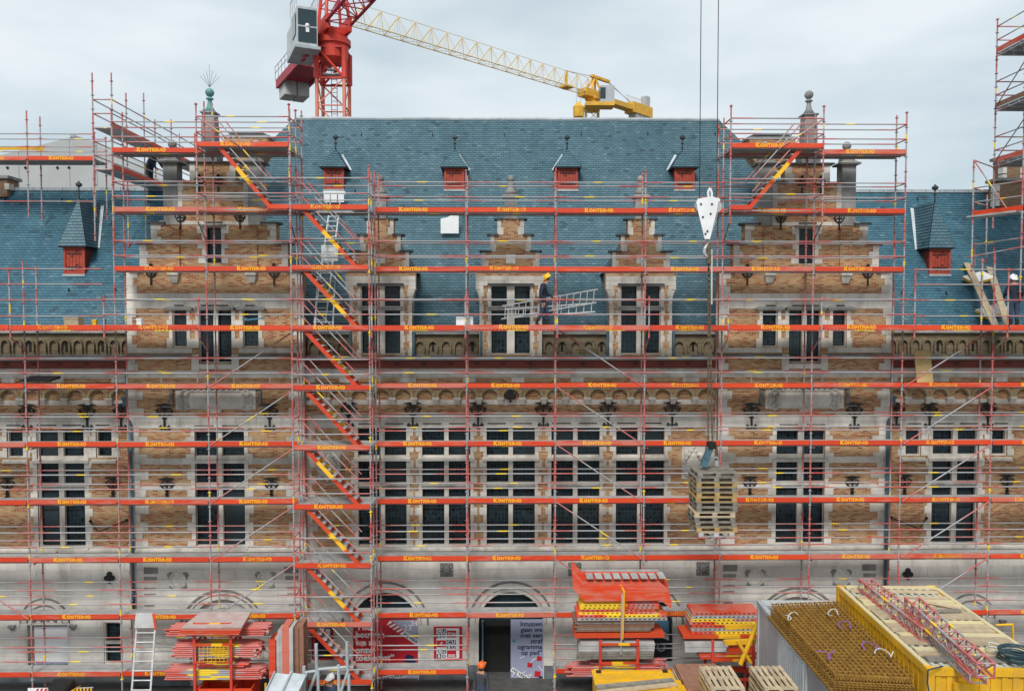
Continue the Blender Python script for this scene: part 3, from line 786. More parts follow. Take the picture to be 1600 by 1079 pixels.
    MB().sphere((x, y, z1+.76), .155, 14, 10).build('ball_finial', 'stone_grey' if side > 0 else 'copper', b_, smooth=True)
    if side < 0:
        m = MB()
        for dx, dz in ((-.30, .42), (-.2, .5), (-.1, .6), (0, .85), (.1, .62), (.22, .5), (.32, .44)): m.tube((x, y, z1+.95), (x+dx, y+dx*.3, z1+.9+dz), .005, 4)
        m.build('lightning_spikes', 'iron', b_)
    # corbelled chimney behind the gable
    xa, xb = (PX(350, 4.6, 230), PX(418, 4.6, 230)) if side < 0 else (PX(1171, 4.6, 230), PX(1243, 4.6, 230))
    zt_, zm_, zb_ = PZ(215, 4.6), PZ(238, 4.6), PZ(275, 4.6); xm = (xa+xb)/2
    ch = MB().box(xa, xb, 4.6, 5.4, zm_, zt_).hexa([(xm-.2, 4.75, zb_), (xm+.2, 4.75, zb_), (xm+.2, 5.3, zb_), (xm-.2, 5.3, zb_), (xa, 4.6, zm_-.002), (xb, 4.6, zm_-.002), (xb, 5.4, zm_-.002), (xa, 5.4, zm_-.002)]).build('chimney', 'brick', town)
    slab('chimney_cap', 'stone_grey', xa-.06, xb+.06, 4.54, 5.46, zt_, zt_+.12, .5, ch); slab('chimney_cap', 'stone_dark', xa+.2, xb-.2, 4.7, 5.3, zt_+.12, zt_+.24, .5, ch)
    # anchors
    for px in (257, 421): anchor_at(gx(px, 650), gz(650.5), YG, 'A', 1.12)
    for px in (259, 422): anchor_at(gx(px, 762), gz(762), YG, 'B', 1.02)
    for px in (286, 379): anchor_at(gx(px, 346), gz(343), YG, 'C', .85)
    for px in (239, 431): anchor_at(gx(px, 430), gz(428), YG, 'C', .95)
    for px in (316, 346): anchor_at(gx(px, 288), gz(287), YG, 'C', .8)
    return dict(e0=e0, e1=e1, gx=gx, gz=gz, xc=xc)
def anchor_at(x, z, Y, kind, s=1.0):
    link('iron_anchor' if kind != 'T' else 'iron_trefoil', AM[kind], town, (x, Y-0.022, z), None, (s, 1, s))
def arch_fill(cx, cz, r, y0, y1, mat='stone_ashlar', n=14):
    """wall between a rectangular opening's top and the half-round arch in it"""
    m = MB()
    for k in range(n):
        a, b = math.pi*k/n, math.pi*(k+1)/n
        xa, xb = cx+r*math.cos(a), cx+r*math.cos(b); za, zb = cz+r*math.sin(a), cz+r*math.sin(b); zt = cz+r
        m.hexa([(xb,y0,zb),(xa,y0,za),(xa,y1,za),(xb,y1,zb),(xb,y0,zt+.001),(xa,y0,zt+.001),(xa,y1,zt+.001),(xb,y1,zt+.001)])
    return m.build('arch_spandrel', mat, town)
GL = gable(-1); GR = gable(1)

# ---------------------------------------------------------------- centre and wings
CX0, CX1 = GL['e1'], GR['e0']
LX0, LX1 = PX(-210, YC), GL['e0']
RX0, RX1 = GR['e1'], PX(1840, YC)
def cx(px, py=760): return P(px, py, YC).x
def cz(py): return PZ(py, YC)
def crect(a, b, c, d):
    x0, x1 = cx(a, (c+d)/2), cx(b, (c+d)/2); return (x0, x1, cz(c), cz(d))
wins = []
for c0 in (597.5, 697.5, 798, 899, 1000): wins.append(((c0-37.5, c0-3.5), (c0+3.5, c0+37.5)))
wz = zrows(YC)
w_holes = [crect(a[0], b[1], 852, 668) for a, b in wins]
# ground floor of the centre: three arches
arch_px = [602, 798.5, 1001]
AR = 1.19; az = cz(974)
g_holes = [(cx(a, 960)-AR, cx(a, 960)+AR, 0.0, az+AR) for a in arch_px]
sm_holes = [crect(484, 522, 1031, 972)]
grid_wall('centre_wall', 'brick', [(CX0, CX1, cz(853), cz(560))], w_holes, YC, YC+.45, town)
grid_wall('ground_storey_wall', 'stone_ashlar', [(CX0, CX1, 0, cz(853))], g_holes+sm_holes, YC, YC+.45, town)
def arch_clip(ax, az, r, h=.345, n=6): return [(ax-math.sqrt(max(0, r*r-(k*h)**2)), ax+math.sqrt(max(0, r*r-(k*h)**2)), az+k*h, az+(k+1)*h) for k in range(n) if k*h < r]
clip = []
for a in arch_px:
    ax = cx(a, 960)
    arch_fill(ax, az, AR, YC, YC+.40)
    clip += [(ax-AR-.42, ax+AR+.42, 0, az)] + arch_clip(ax, az, AR+.42)
    for r0, r1, pr, mt in ((AR+.34, AR+.40, .06, 'stone_soot'), (AR+.0, AR+.12, .03, 'stone'), (AR+.12, AR+.145, .015, 'stone_soot'), (AR+.145, AR+.34, .022, 'stone_ashlar')):
        MB().ring(ax, az, r0, r1, YC-pr, YC+.05, 0, 180, 22).build('arch_moulding', mt, town)
    for s_ in (-1, 1):
        x = ax+s_*AR; ashlar(x, x+s_*.42, .5, az, YC, .34, .42)
    # lunette: iron-framed dark glass over a transom
    l = MB()
    for k in range(14):
        a0, a1 = math.pi*k/14, math.pi*(k+1)/14
        l.tri((ax, YC+.3, az), (ax+AR*math.cos(a0), YC+.3, az+AR*math.sin(a0)), (ax+AR*math.cos(a1), YC+.3, az+AR*math.sin(a1)))
    lo = l.build('lunette', 'window_dark', town)
    f = MB()
    for t_ in (-.6, 0, .6): f.box(ax+t_-.02, ax+t_+.02, YC+.26, YC+.29, az, az+math.sqrt(AR*AR-t_*t_))
    f.build('lunette_bars', 'black', lo)
    box_obj('door_transom', 'black', town, ax-AR, ax+AR, YC+.2, YC+.38, az-.16, az+.02)
ashlar(CX0, CX1, 0.55, cz(853)-.12, YC, .345, .95, clip+[(a-.12, b+.12, c-.1, d+.1) for a, b, c, d in sm_holes])
ashlar(CX0, CX1, 0.0, 0.55, YC, .275, .9, [(a-.02, b+.02, -1, 2) for a, b, c, d in g_holes], 'plinth', 'plinth_block')
slab('sill_course', 'stone', CX0, CX1, YC-.07, YC+.1, cz(853)-.14, cz(853), .5)
for h in sm_holes:
    window([(h[0]+.05, h[1]-.05)], [(h[2]+.05, h[3]-.05)], YC, h)
for (ln, rn), h in zip(wins, w_holes):
    window([(cx(ln[0]), cx(ln[1])), (cx(rn[0]), cx(rn[1]))], wz, YC, h)
    for x, s_ in ((h[0], -1), (h[1], 1)): quoins(x, s_, cz(853), cz(668), YC, .25, .13, .29)
    slab('transom_mould', 'stone', h[0]-.16, h[1]+.16, YC-.09, YC+.2, cz(719), cz(711), .5)
    slab('transom_mould', 'stone_grey', h[0]-.03, h[1]+.03, YC-.03, YC+.2, cz(760.5), cz(757.5), .5)
    slab('window_sill', 'stone', h[0]-.1, h[1]+.1, YC-.08, YC+.2, cz(857), cz(851), .4)
    for a, b in (ln, rn): slab('black_strip', 'black', cx(a+1), cx(b-4), YC-.028, YC+.02, cz(662), cz(660.3))
quoins(CX0, 1, cz(853), cz(668), YC, .35, .2, .3); quoins(CX1, -1, cz(853), cz(668), YC, .35, .2, .3)
# relief shields either side of the window row
for px in (514, 1083):
    x, z = cx(px, 720), cz(722)
    box_obj('shield_panel', 'stone', town, x-.42, x+.42, YC-.035, YC+.05, z-.62, z+.62)
    m = MB(); rr = random.Random(3)
    for k in range(26):
        a = rr.uniform(0, 6.28); r_ = rr.uniform(.05, .5)
        m.sphere((x+r_*.75*math.cos(a), YC-.05, z+r_*1.15*math.sin(a)), rr.uniform(.07, .15), 8, 5, 1, .55, rr.uniform(.8, 1.6))
    m.sphere((x, YC-.06, z-.1), .26, 10, 7, 1, .4, 1.3)
    for s_ in (-1, 1): m.path([(x+s_*(.2+.2*math.sin(k*.6)), YC-.07, z-.5+k*.14) for k in range(9)], .05, 6)
    m.build('relief_carving', 'stone', town, smooth=True)
for px in (698, 898, 1098):
    x, z = cx(px, 890), cz(889)
    pn = box_obj('mask_panel', 'stone_soot', town, x-.24, x+.24, YC-.03, YC+.03, z-.25, z+.25)
    m = MB().sphere((x, YC-.05, z), .14, 10, 8, 1, .6, 1.2)
    for k in range(10): m.sphere((x+.19*math.cos(k*.628), YC-.04, z+.19*math.sin(k*.628)), .055, 7, 5, 1, .6, 1)
    m.sphere((x, YC-.12, z-.02), .04, 7, 5); m.build('lion_mask', 'stone_grey', town, smooth=True)

def frieze(x0, x1, pitch=0.79):
    """everything between the first-storey windows and the roof on the flat wall parts"""
    course(x0, x1, cz(667.5), cz(657), YC, 1.05, proud=.02); course(x0, x1, cz(657), cz(647), YC, 1.05, proud=.02)
    course(x0, x1, cz(632), cz(624), YC, 1.1, proud=.012)
    n = max(1, round((x1-x0)/pitch)); p = (x1-x0)/n; r1 = p*.5-.005; r0 = r1*.74
    zs_ = cz(620); pr = .16
    rm = MB().ring(0, 0, r0, r1, -pr, 0, 0, 180, 10).mesh('arch_ring', 'brick_buff')
    rm2 = MB().ring(0, 0, r0+.02, r0+.05, -pr-.02, -pr, 0, 180, 10).mesh('arch_bead', 'brick_buff')
    sp = MB()
    for k in range(10):
        a, b = math.pi*k/10, math.pi*(k+1)/10
        sp.hexa([(r1*math.cos(b),-pr+.02,r1*math.sin(b)),(r1*math.cos(a),-pr+.02,r1*math.sin(a)),(r1*math.cos(a),0,r1*math.sin(a)),(r1*math.cos(b),0,r1*math.sin(b)),
                 (r1*math.cos(b),-pr+.02,r1+.12),(r1*math.cos(a),-pr+.02,r1+.12),(r1*math.cos(a),0,r1+.12),(r1*math.cos(b),0,r1+.12)])
    spm = sp.mesh('spandrel', 'brick')
    cb = MB().box(-.10, .10, -pr, 0, -.02, .0).box(-.13, .13, -pr-.02, 0, 0, .07).hexa([(-.08,-.06,-.2),(.08,-.06,-.2),(.08,0,-.2),(-.08,0,-.2),(-.10,-pr,-.02),(.10,-pr,-.02),(.10,0,-.02),(-.10,0,-.02)]).mesh('corbel', 'stone')
    for k in range(n):
        xx = x0+p*(k+.5)
        a = link('arch_ring', rm, town, (xx, YC, zs_)); link('arch_bead', rm2, a, (xx, YC, zs_)); link('arch_spandrel', spm, town, (xx, YC, zs_))
        if k < n-1: link('corbel', cb, town, (x0+p*(k+1), YC, zs_-.07))
    z = zs_+r1+.12
    slab('frieze_band', 'brick_dark', x0, x1, YC-pr+.01, YC, z, cz(597), 0)
    course(x0, x1, cz(596.5), cz(588), YC-.15, 1.0, 'stone', proud=.012)
    x = x0+.35
    while x < x1-.4:
        l = random.choice((.9, 1.3, 1.7)); e = min(x1-.15, x+l)
        course(x, e, cz(596), cz(589.5), YC-.15, 2.5, 'brick', 'brick_panel', .026); x = e+random.choice((.25, .45, .6))
    box_obj('cornice_core', 'stone', town, x0, x1, YC-.14, YC+.4, cz(588), cz(574)-.01)
    course(x0, x1, cz(588), cz(574), YC-.14, 1.2, proud=.03)
    fa = box_obj('fascia_board', 'fascia_red', town, x0+.01, x1-.01, YC-.34, YC+.3, cz(574), cz(562))
    x = x0+.5
    while x < x1-.2:
        MB().path([(x-.09, YC-.37, cz(566)), (x, YC-.40, cz(568)), (x+.09, YC-.37, cz(566))], .016, 5).build('gutter_bracket', 'iron', town); x += .95
    g = MB()
    prof = [(-.34, 0), (-.50, .02), (-.56, .10), (-.56, .155), (-.53, .155), (-.53, .11), (-.49, .05), (-.34, .04)]
    zb = cz(562)+.004
    for (a, b), (c, d) in zip(prof, prof[1:]+prof[:1]): g.quad((x0, YC+a, zb+b), (x1, YC+a, zb+b), (x1, YC+c, zb+d), (x0, YC+c, zb+d))
    g.build('gutter', 'zinc', town)
    box_obj('gutter_bed', 'zinc', town, x0, x1, YC-.335, YC+.4, cz(562)+.01, cz(562)+.05)
frieze(CX0, CX1); frieze(LX0, LX1); frieze(RX0, RX1)

def parapet(x0, x1, py0, py1, pitch, lancet=True, y=YC+.12):
    """blind arcade between gutter and roof, every third niche with a slit"""
    z0, z1 = cz(py0), cz(py1); p0 = max(1, round((x1-x0)/pitch)); p = (x1-x0)/p0
    box_obj('parapet_wall', 'brick_olive', town, x0, x1, y, y+.3, z0, z1)
    r = p*.40; zs_ = z1-.22-r*1.3
    am = MB()
    def ap(a, rr): return (rr*math.cos(a), rr*math.sin(a)*(1.35 if lancet else 1.0))
    for k in range(10):
        a, b = math.pi*k/10, math.pi*(k+1)/10; r0, r1 = r*.78, r
        (ax_, az_), (bx_, bz_) = ap(a, r0), ap(b, r0); (cx_, cz_), (dx_, dz_) = ap(a, r1), ap(b, r1)
        am.hexa([(bx_,-.10,bz_),(ax_,-.10,az_),(ax_,0,az_),(bx_,0,bz_),(dx_,-.10,dz_),(cx_,-.10,cz_),(cx_,0,cz_),(dx_,0,dz_)])
    zb = z0+.12-zs_
    am.box(-r, -r*.78, -.10, 0, zb, 0).box(r*.78, r, -.10, 0, zb, 0)
    ame = am.mesh('blind_arch', 'brick_olive')
    for k in range(p0):
        xx = x0+p*(k+.5); link('blind_arch', ame, town, (xx, y-.002, zs_))
        if k % 3 == 1: box_obj('slit', 'black', town, xx-.045, xx+.045, y-.012, y+.05, z0+.16, z0+.52)
    slab('parapet_base', 'stone_soot', x0, x1, y-.14, y+.2, z0-.02, z0+.09, .6)
    slab('parapet_coping', 'stone_grey', x0, x1, y-.13, y+.36, z1, z1+.10, .4)
parapet(LX0, LX1-.02, 556, 520, .44); parapet(RX0+.02, RX1, 556, 520, .44)

# wing walls
def wing(side):
    x0, x1 = (LX0, LX1) if side < 0 else (RX0, RX1)
    sg = 1
    def wx(px, py=760):
        """px measured on the left wing; the right wing is its mirror image"""
        x = P(px, py, YC).x
        return x if side < 0 else GR['e1'] + (GL['e0'] - x)
    def wr(a, b, c, d):
        u, v = sorted((wx(a, (c+d)/2), wx(b, (c+d)/2))); return (u, v, cz(c), cz(d))
    h_s1 = wr(11, 36, 713, 670); h_p = wr(59, 133, 852, 670); h_s2 = wr(150, 175, 713, 670)
    grid_wall('wing_wall', 'brick', [(x0, x1, cz(853), cz(560))], [h_s1, h_p, h_s2], YC, YC+.45, town)
    lights = [tuple(sorted((wx(60.5), wx(91)))), tuple(sorted((wx(99), wx(131))))]
    window(lights, wz, YC, h_p)
    for h in (h_s1, h_s2): window([(h[0]+.04, h[1]-.04)], [(wz[0][0], wz[0][1])], YC, h)
    for h, zb in ((h_s1, 713), (h_p, 853), (h_s2, 713)):
        for x, s_ in ((h[0], -1), (h[1], 1)): quoins(x, s_, cz(zb), cz(668), YC, .26, .16, .29)
        slab('transom_mould', 'stone', h[0]-.16, h[1]+.16, YC-.09, YC+.2, cz(721), cz(713), .5)
    slab('transom_mould', 'stone_grey', h_p[0]-.03, h_p[1]+.03, YC-.03, YC+.2, cz(760.5), cz(757.5), .5)
    slab('window_sill', 'stone', h_p[0]-.1, h_p[1]+.1, YC-.08, YC+.2, cz(857), cz(851), .4)
    for a, b in ((10, 33), (58, 88), (98, 127), (150, 172)):
        u, v = sorted((wx(a, 662), wx(b, 662))); slab('black_strip', 'black', u, v, YC-.028, YC+.02, cz(663.5), cz(661.8))
    # ground floor
    d_h = wr(43, 106, 1062, 972); d_h = (d_h[0], d_h[1], cz(1052), d_h[3]); n_h = wr(162, 192, 1033, 968)
    grid_wall('ground_storey_wall', 'stone_ashlar', [(x0, x1, 0, cz(853))], [d_h, n_h], YC, YC+.45, town)
    window([(n_h[0]+.05, n_h[1]-.05)], [(n_h[2]+.05, (n_h[2]+n_h[3])/2-.05), ((n_h[2]+n_h[3])/2+.05, n_h[3]-.05)], YC, n_h)
    box_obj('door_panel', 'stone_grey', town, d_h[0], d_h[1], YC+.2, YC+.4, d_h[2], d_h[3])
    ax = wx(70, 960); azz = cz(968); ar = .88
    for r0, r1, pr, mt in ((ar-.02, ar+.03, .05, 'stone_soot'), (ar-.26, ar-.22, .04, 'stone_soot'), (ar-.48, ar-.44, .04, 'stone_soot'), (ar-.22, ar-.02, .025, 'stone'), (0, ar-.48, .018, 'stone_ashlar')):
        MB().ring(ax, azz, r0, r1, YC-pr, YC+.05, 0, 180, 18).build('arch_moulding', mt, town)
    m = MB()
    for k in range(7): m.sphere((ax-.36+.12*k, YC-.04, azz+.12+.06*(k % 2)), .08, 7, 5, 1, .5, 1)
    m.build('tympanum_carving', 'stone_grey', town, smooth=True)
    for px in (20, 115):
        xx = wx(px, 975); MB().box(xx-.12, xx+.12, YC-.14, YC, cz(974), cz(971)).hexa([(xx-.04,YC-.05,cz(980)),(xx+.04,YC-.05,cz(980)),(xx+.04,YC,cz(980)),(xx-.04,YC,cz(980)),(xx-.1,YC-.12,cz(974)),(xx+.1,YC-.12,cz(974)),(xx+.1,YC,cz(974)),(xx-.1,YC,cz(974))]).build('corbel', 'stone_grey', town)
    ashlar(x0, x1, .62, cz(853)-.12, YC, .345, .95, [(d_h[0]-.05, d_h[1]+.05, 0, d_h[3]), (n_h[0]-.05, n_h[1]+.05, n_h[2]-.1, n_h[3]+.02)]+arch_clip(ax, azz, ar+.03))
    ashlar(x0, x1, 0.0, .62, YC, .31, .9, [], 'plinth', 'plinth_block')
    slab('sill_course', 'stone', x0, x1, YC-.07, YC+.1, cz(853)-.14, cz(853), .5)
    anchor_at(wx(172, 900), cz(899), YC, 'T', .85)
    for px in (43, 137, 190): anchor_at(wx(px, 650), cz(650), YC, 'A', 1.12)
    for px in (12, 177): anchor_at(wx(px, 762), cz(760), YC, 'B', 1.02)
    # iron lamp bracket: a V of thin rods
    a, b, c = (wx(142, 815), YC-.03, cz(811)), (wx(160, 825), YC-.30, cz(825)), (wx(198, 815), YC-.03, cz(810))
    MB().path([a, b, c], .022, 5).sphere(a, .06, 7, 5).sphere(c, .06, 7, 5).build('iron_bracket', 'iron', town)
    return wx
wxL = wing(-1); wxR = wing(1)
for px in (545, 645, 747, 849, 950, 1050): anchor_at(cx(px, 650), cz(648), YC, 'A', 1.12)
anchor_at(cx(797.5, 621), cz(618), YC-.16, 'T', .9)
# drain pipes at the inner corners
for sgn, e in ((-1, GL['e0']), (1, GR['e1'])):
    x = e + sgn*.10
    m = MB().path([(x, YC-.2, cz(575)), (x, YC-.2, cz(646)), (x-sgn*.20, YG-.12, cz(660)), (x-sgn*.20, YG-.12, cz(955))], .065, 8)
    for py in (690, 760, 830, 916): m.tube((x-sgn*.20, YG-.12, cz(py)-.03), (x-sgn*.20, YG-.12, cz(py)+.03), .08, 8)
    dp = m.build('drain_pipe', 'pipe_blue', town, smooth=True)
    MB().box(x-.12, x+.12, YC-.33, YC-.08, cz(632), cz(622)).box(x-.15, x+.15, YC-.36, YC-.06, cz(622), cz(618)).build('hopper_head', 'pipe_blue', dp)

# ---------------------------------------------------------------- roofs
COURSE = 0.125
def slate_quad(name, a, b, c, d, mat='slate', parent=town):
    """courses of overlapping slates: a-b eave (left,right), d-c ridge (left,right)"""
    a, b, c, d = map(Vector, (a, b, c, d)); nrm = (b-a).cross(d-a)
    if nrm.length < 1e-6: nrm = (b-a).cross(c-a)
    nrm.normalize()
    L = ((d+c)/2-(a+b)/2).length; n = max(1, int(L/COURSE)); ux = (b-a).normalized() if (b-a).length > 1e-4 else (c-d).normalized()
    m = MB(); m.uv = []
    for k in range(n):
        t0, t1 = k/n, min(1.0, (k+1.02)/n)
        p0, p1 = a.lerp(d, t0)+nrm*.022, b.lerp(c, t0)+nrm*.022; p2, p3 = b.lerp(c, t1)+nrm*.004, a.lerp(d, t1)+nrm*.004
        q0, q1 = a.lerp(d, t0)-nrm*.01, b.lerp(c, t0)-nrm*.01
        m.quad(p0, p1, p2, p3); m.quad(q0, q1, p1, p0)
        f = lambda p: (p-a).dot(ux)
        m.uv += [(f(p0), k*COURSE+.002), (f(p1), k*COURSE+.002), (f(p2), (k+1)*COURSE), (f(p3), (k+1)*COURSE)]
        m.uv += [(f(q0), k*COURSE+.03), (f(q1), k*COURSE+.03), (f(p1), k*COURSE+.03), (f(p0), k*COURSE+.03)]
    return m.build(name, mat, parent)
TAN = math.tan(R(55))
EY, EZ = YC+.55, cz(532)
def plane_hit(px, py, tan=TAN, ey=EY, ez=EZ):
    d = ray(px, py); t = (ez - CAM.z - tan*(ey - CAM.y)) / (d.z - tan*d.y)
    # z = ez + tan*(y-ey)
    return CAM + d*t
rl, rr_ = plane_hit(460, 187), plane_hit(1123, 186)
RZ = (rl.z+rr_.z)/2; RYm = EY+(RZ-EZ)/TAN
hip = (RZ-EZ)/TAN
main_roof = slate_quad('main_roof', (rl.x-hip, EY, EZ), (rr_.x+hip, EY, EZ), (rr_.x, RYm, RZ), (rl.x, RYm, RZ), 'slate')
slate_quad('main_roof_hip', (rl.x-hip, RYm+hip, EZ), (rl.x-hip, EY, EZ), (rl.x, RYm, RZ), (rl.x, RYm+.001, RZ), 'slate')
slate_quad('main_roof_hip', (rr_.x+hip, EY, EZ), (rr_.x+hip, RYm+hip, EZ), (rr_.x, RYm+.001, RZ), (rr_.x, RYm, RZ), 'slate')
slate_quad('main_roof_rear', (rr_.x+hip, RYm+hip, EZ), (rl.x-hip, RYm+hip, EZ), (rl.x, RYm, RZ), (rr_.x, RYm, RZ), 'slate')
MB().tube((rl.x, RYm, RZ+.0), (rr_.x, RYm, RZ+.0), .09, 8).build('ridge_roll', 'zinc', main_roof)
wl = plane_hit(60, 296); WZ = wl.z; WY = EY+(WZ-EZ)/TAN
wing_roofs = []
for x0, x1 in ((LX0-2, LX1+1.5), (RX0-1.5, RX1+2)):
    r_ = slate_quad('wing_roof', (x0, EY, EZ), (x1, EY, EZ), (x1, WY, WZ), (x0, WY, WZ), 'slate_wing'); wing_roofs.append(r_)
    slate_quad('wing_roof_rear', (x1, 2*WY-EY, EZ), (x0, 2*WY-EY, EZ), (x0, WY, WZ), (x1, WY, WZ), 'slate_wing')
    k = x0
    while k < x1:
        box_obj('ridge_tile', 'zinc', r_, k, min(x1, k+.58), WY-.11, WY+.11, WZ-.06, WZ+.07); k += .6
# rear wall mass so that nothing is open from behind
box_obj('rear_block', 'dark_room', town, LX0, RX1, YC+.6, 2*WY-EY-.1, 0, EZ-.05)
# cross roofs behind the gables
for g in (GL, GR):
    apx, apz = g['xc'], g['gz'](272); hwid = 2.85; z0 = EZ; yb = EY+(apz-EZ)/TAN+.3
    slate_quad('gable_roof', (apx-hwid, yb, z0), (apx-hwid, YG+.4, z0), (apx, YG+.4, apz), (apx, yb, apz))
    slate_quad('gable_roof', (apx+hwid, YG+.4, z0), (apx+hwid, yb, z0), (apx, yb, apz), (apx, YG+.4, apz))
# roof hooks
hk = MB().box(-.015, .015, -.05, 0, 0, .14).box(-.015, .015, -.12, -.05, 0, .03).mesh('roof_hook', 'iron')
for px, py in ((565, 212), (676, 212), (788, 212), (908, 211), (1012, 211), (1117, 211), (1000, 298), (555, 300)):
    link('roof_hook', hk, main_roof, plane_hit(px, py))
for px, py in ((8, 315), (97, 315), (108, 455), (181, 455), (232, 315)): link('roof_hook', hk, wing_roofs[0], plane_hit(px, py))
for px, py in ((1337, 313), (1433, 313), (1409, 460), (1478, 460)): link('roof_hook', hk, wing_roofs[1], plane_hit(px, py))

def roof_dormer(px, py_base, py_eave, py_apex, wpx, name, shutter_open, flash, mat='slate', over=.14, leafmat='wood_red', grid=True):
    """small dormer with a red timber front and a tall hipped slate roof"""
    b = plane_hit(px, py_base); sc = FPX/(b.y-CAM.y); x, y, z0 = b.x, b.y-.02, b.z
    w_ = wpx/sc; h = (py_base-py_eave)/sc; ha = (py_eave-py_apex)/sc
    box = MB(); a0, a1 = x-w_/2, x+w_/2; zt = z0+h
    back = y + h/TAN + .3
    root = MB().box(a0+.02, a1-.02, y+.03, back+.8, z0-.3, zt).build(name, mat if False else 'fascia_red', town)
    fr = MB(); t_ = .09
    fr.box(a0, a0+t_, y-.05, y+.03, z0, zt).box(a1-t_, a1, y-.05, y+.03, z0, zt).box(a0+t_, a1-t_, y-.05, y+.03, zt-t_, zt).box(a0+t_, a1-t_, y-.05, y+.03, z0, z0+t_)
    fr.build('dormer_frame', 'wood_red', root)
    n = 5
    for k in range(n):
        u0 = a0+t_+(a1-a0-2*t_)*k/n; u1 = a0+t_+(a1-a0-2*t_)*(k+1)/n
        box_obj('shutter_board', 'wood_red', root, u0+.006, u1-.006, y-.015, y+.028, z0+t_, zt-t_)
    for zz in (z0+h*.25, z0+h*.75):
        hg = MB().bar((a0+t_+.03, y-.03, zz), (a1-t_-.03, y-.03, zz), .02, .035)
        hg.ring(x+.1, zz+.06, .04, .06, y-.04, y-.02, 0, 200, 6).ring(x-.1, zz-.06, .04, .06, y-.04, y-.02, 180, 380, 6)
        hg.build('strap_hinge', 'iron', root)
    box_obj('dormer_sill', 'zinc', root, a0-.02, a1+.02, y-.10, y+.05, z0-.09, z0-.005)
    ro = over; e0, e1, ey, ez = a0-ro, a1+ro, y-ro-.05, zt+.005
    ap = Vector((x, y+.42, zt+ha)); ty = ha/TAN
    bk = back+1.0
    MB().box(e0, e1, ey, bk-.6, ez-.035, ez+.0).build('dormer_eave', 'black', root)
    slate_quad('dormer_roof', (e0, ey, ez+.01), (e1, ey, ez+.01), ap, ap, mat, root)
    slate_quad('dormer_roof', (e0, bk+ha/TAN, ez+.01), (e0, ey, ez+.01), ap, (ap.x, ap.y+ha/TAN+.3, ap.z), mat, root)
    slate_quad('dormer_roof', (e1, ey, ez+.01), (e1, bk+ha/TAN, ez+.01), (ap.x, ap.y+ha/TAN+.3, ap.z), ap, mat, root)
    s_ = flash
    # zinc valley flashing where the dormer roof meets the slates
    q0 = Vector((x+s_*(w_/2+ro+.02), 0, ez)); q0.y = EY+(q0.z-EZ)/TAN-.05
    q1 = Vector((x+s_*.12, 0, ap.z-.08)); q1.y = EY+(q1.z-EZ)/TAN-.05
    MB().bar(q0, q1, .13, .012, (0, -math.sin(R(55)), math.cos(R(55)))).build('valley_flashing', 'zinc_white', root)
    f = MB().tube((ap.x, ap.y, ap.z-.05), (ap.x, ap.y, ap.z+.45), .03, 6).sphere((ap.x, ap.y, ap.z+.28), .075, 8, 5, 1, 1, .5).lathe(ap.x, ap.y, [(.02, ap.z+.42), (.10, ap.z+.46), (.13, ap.z+.55), (.06, ap.z+.60), (.02, ap.z+.66)], 10)
    f.build('dormer_finial', 'stone_dark', root, smooth=True)
    return root
for px, fl in ((522, 1), (710, 1), (887, -1), (1069, -1)): roof_dormer(px, 296, 263, 232, 31, 'roof_dormer', 0, fl)
roof_dormer(117.5, 428, 386, 309, 33, 'roof_dormer', 0, 1, 'slate', .12)
roof_dormer(1467, 428, 388, 312, 33, 'roof_dormer', 0, -1, 'slate', .12)

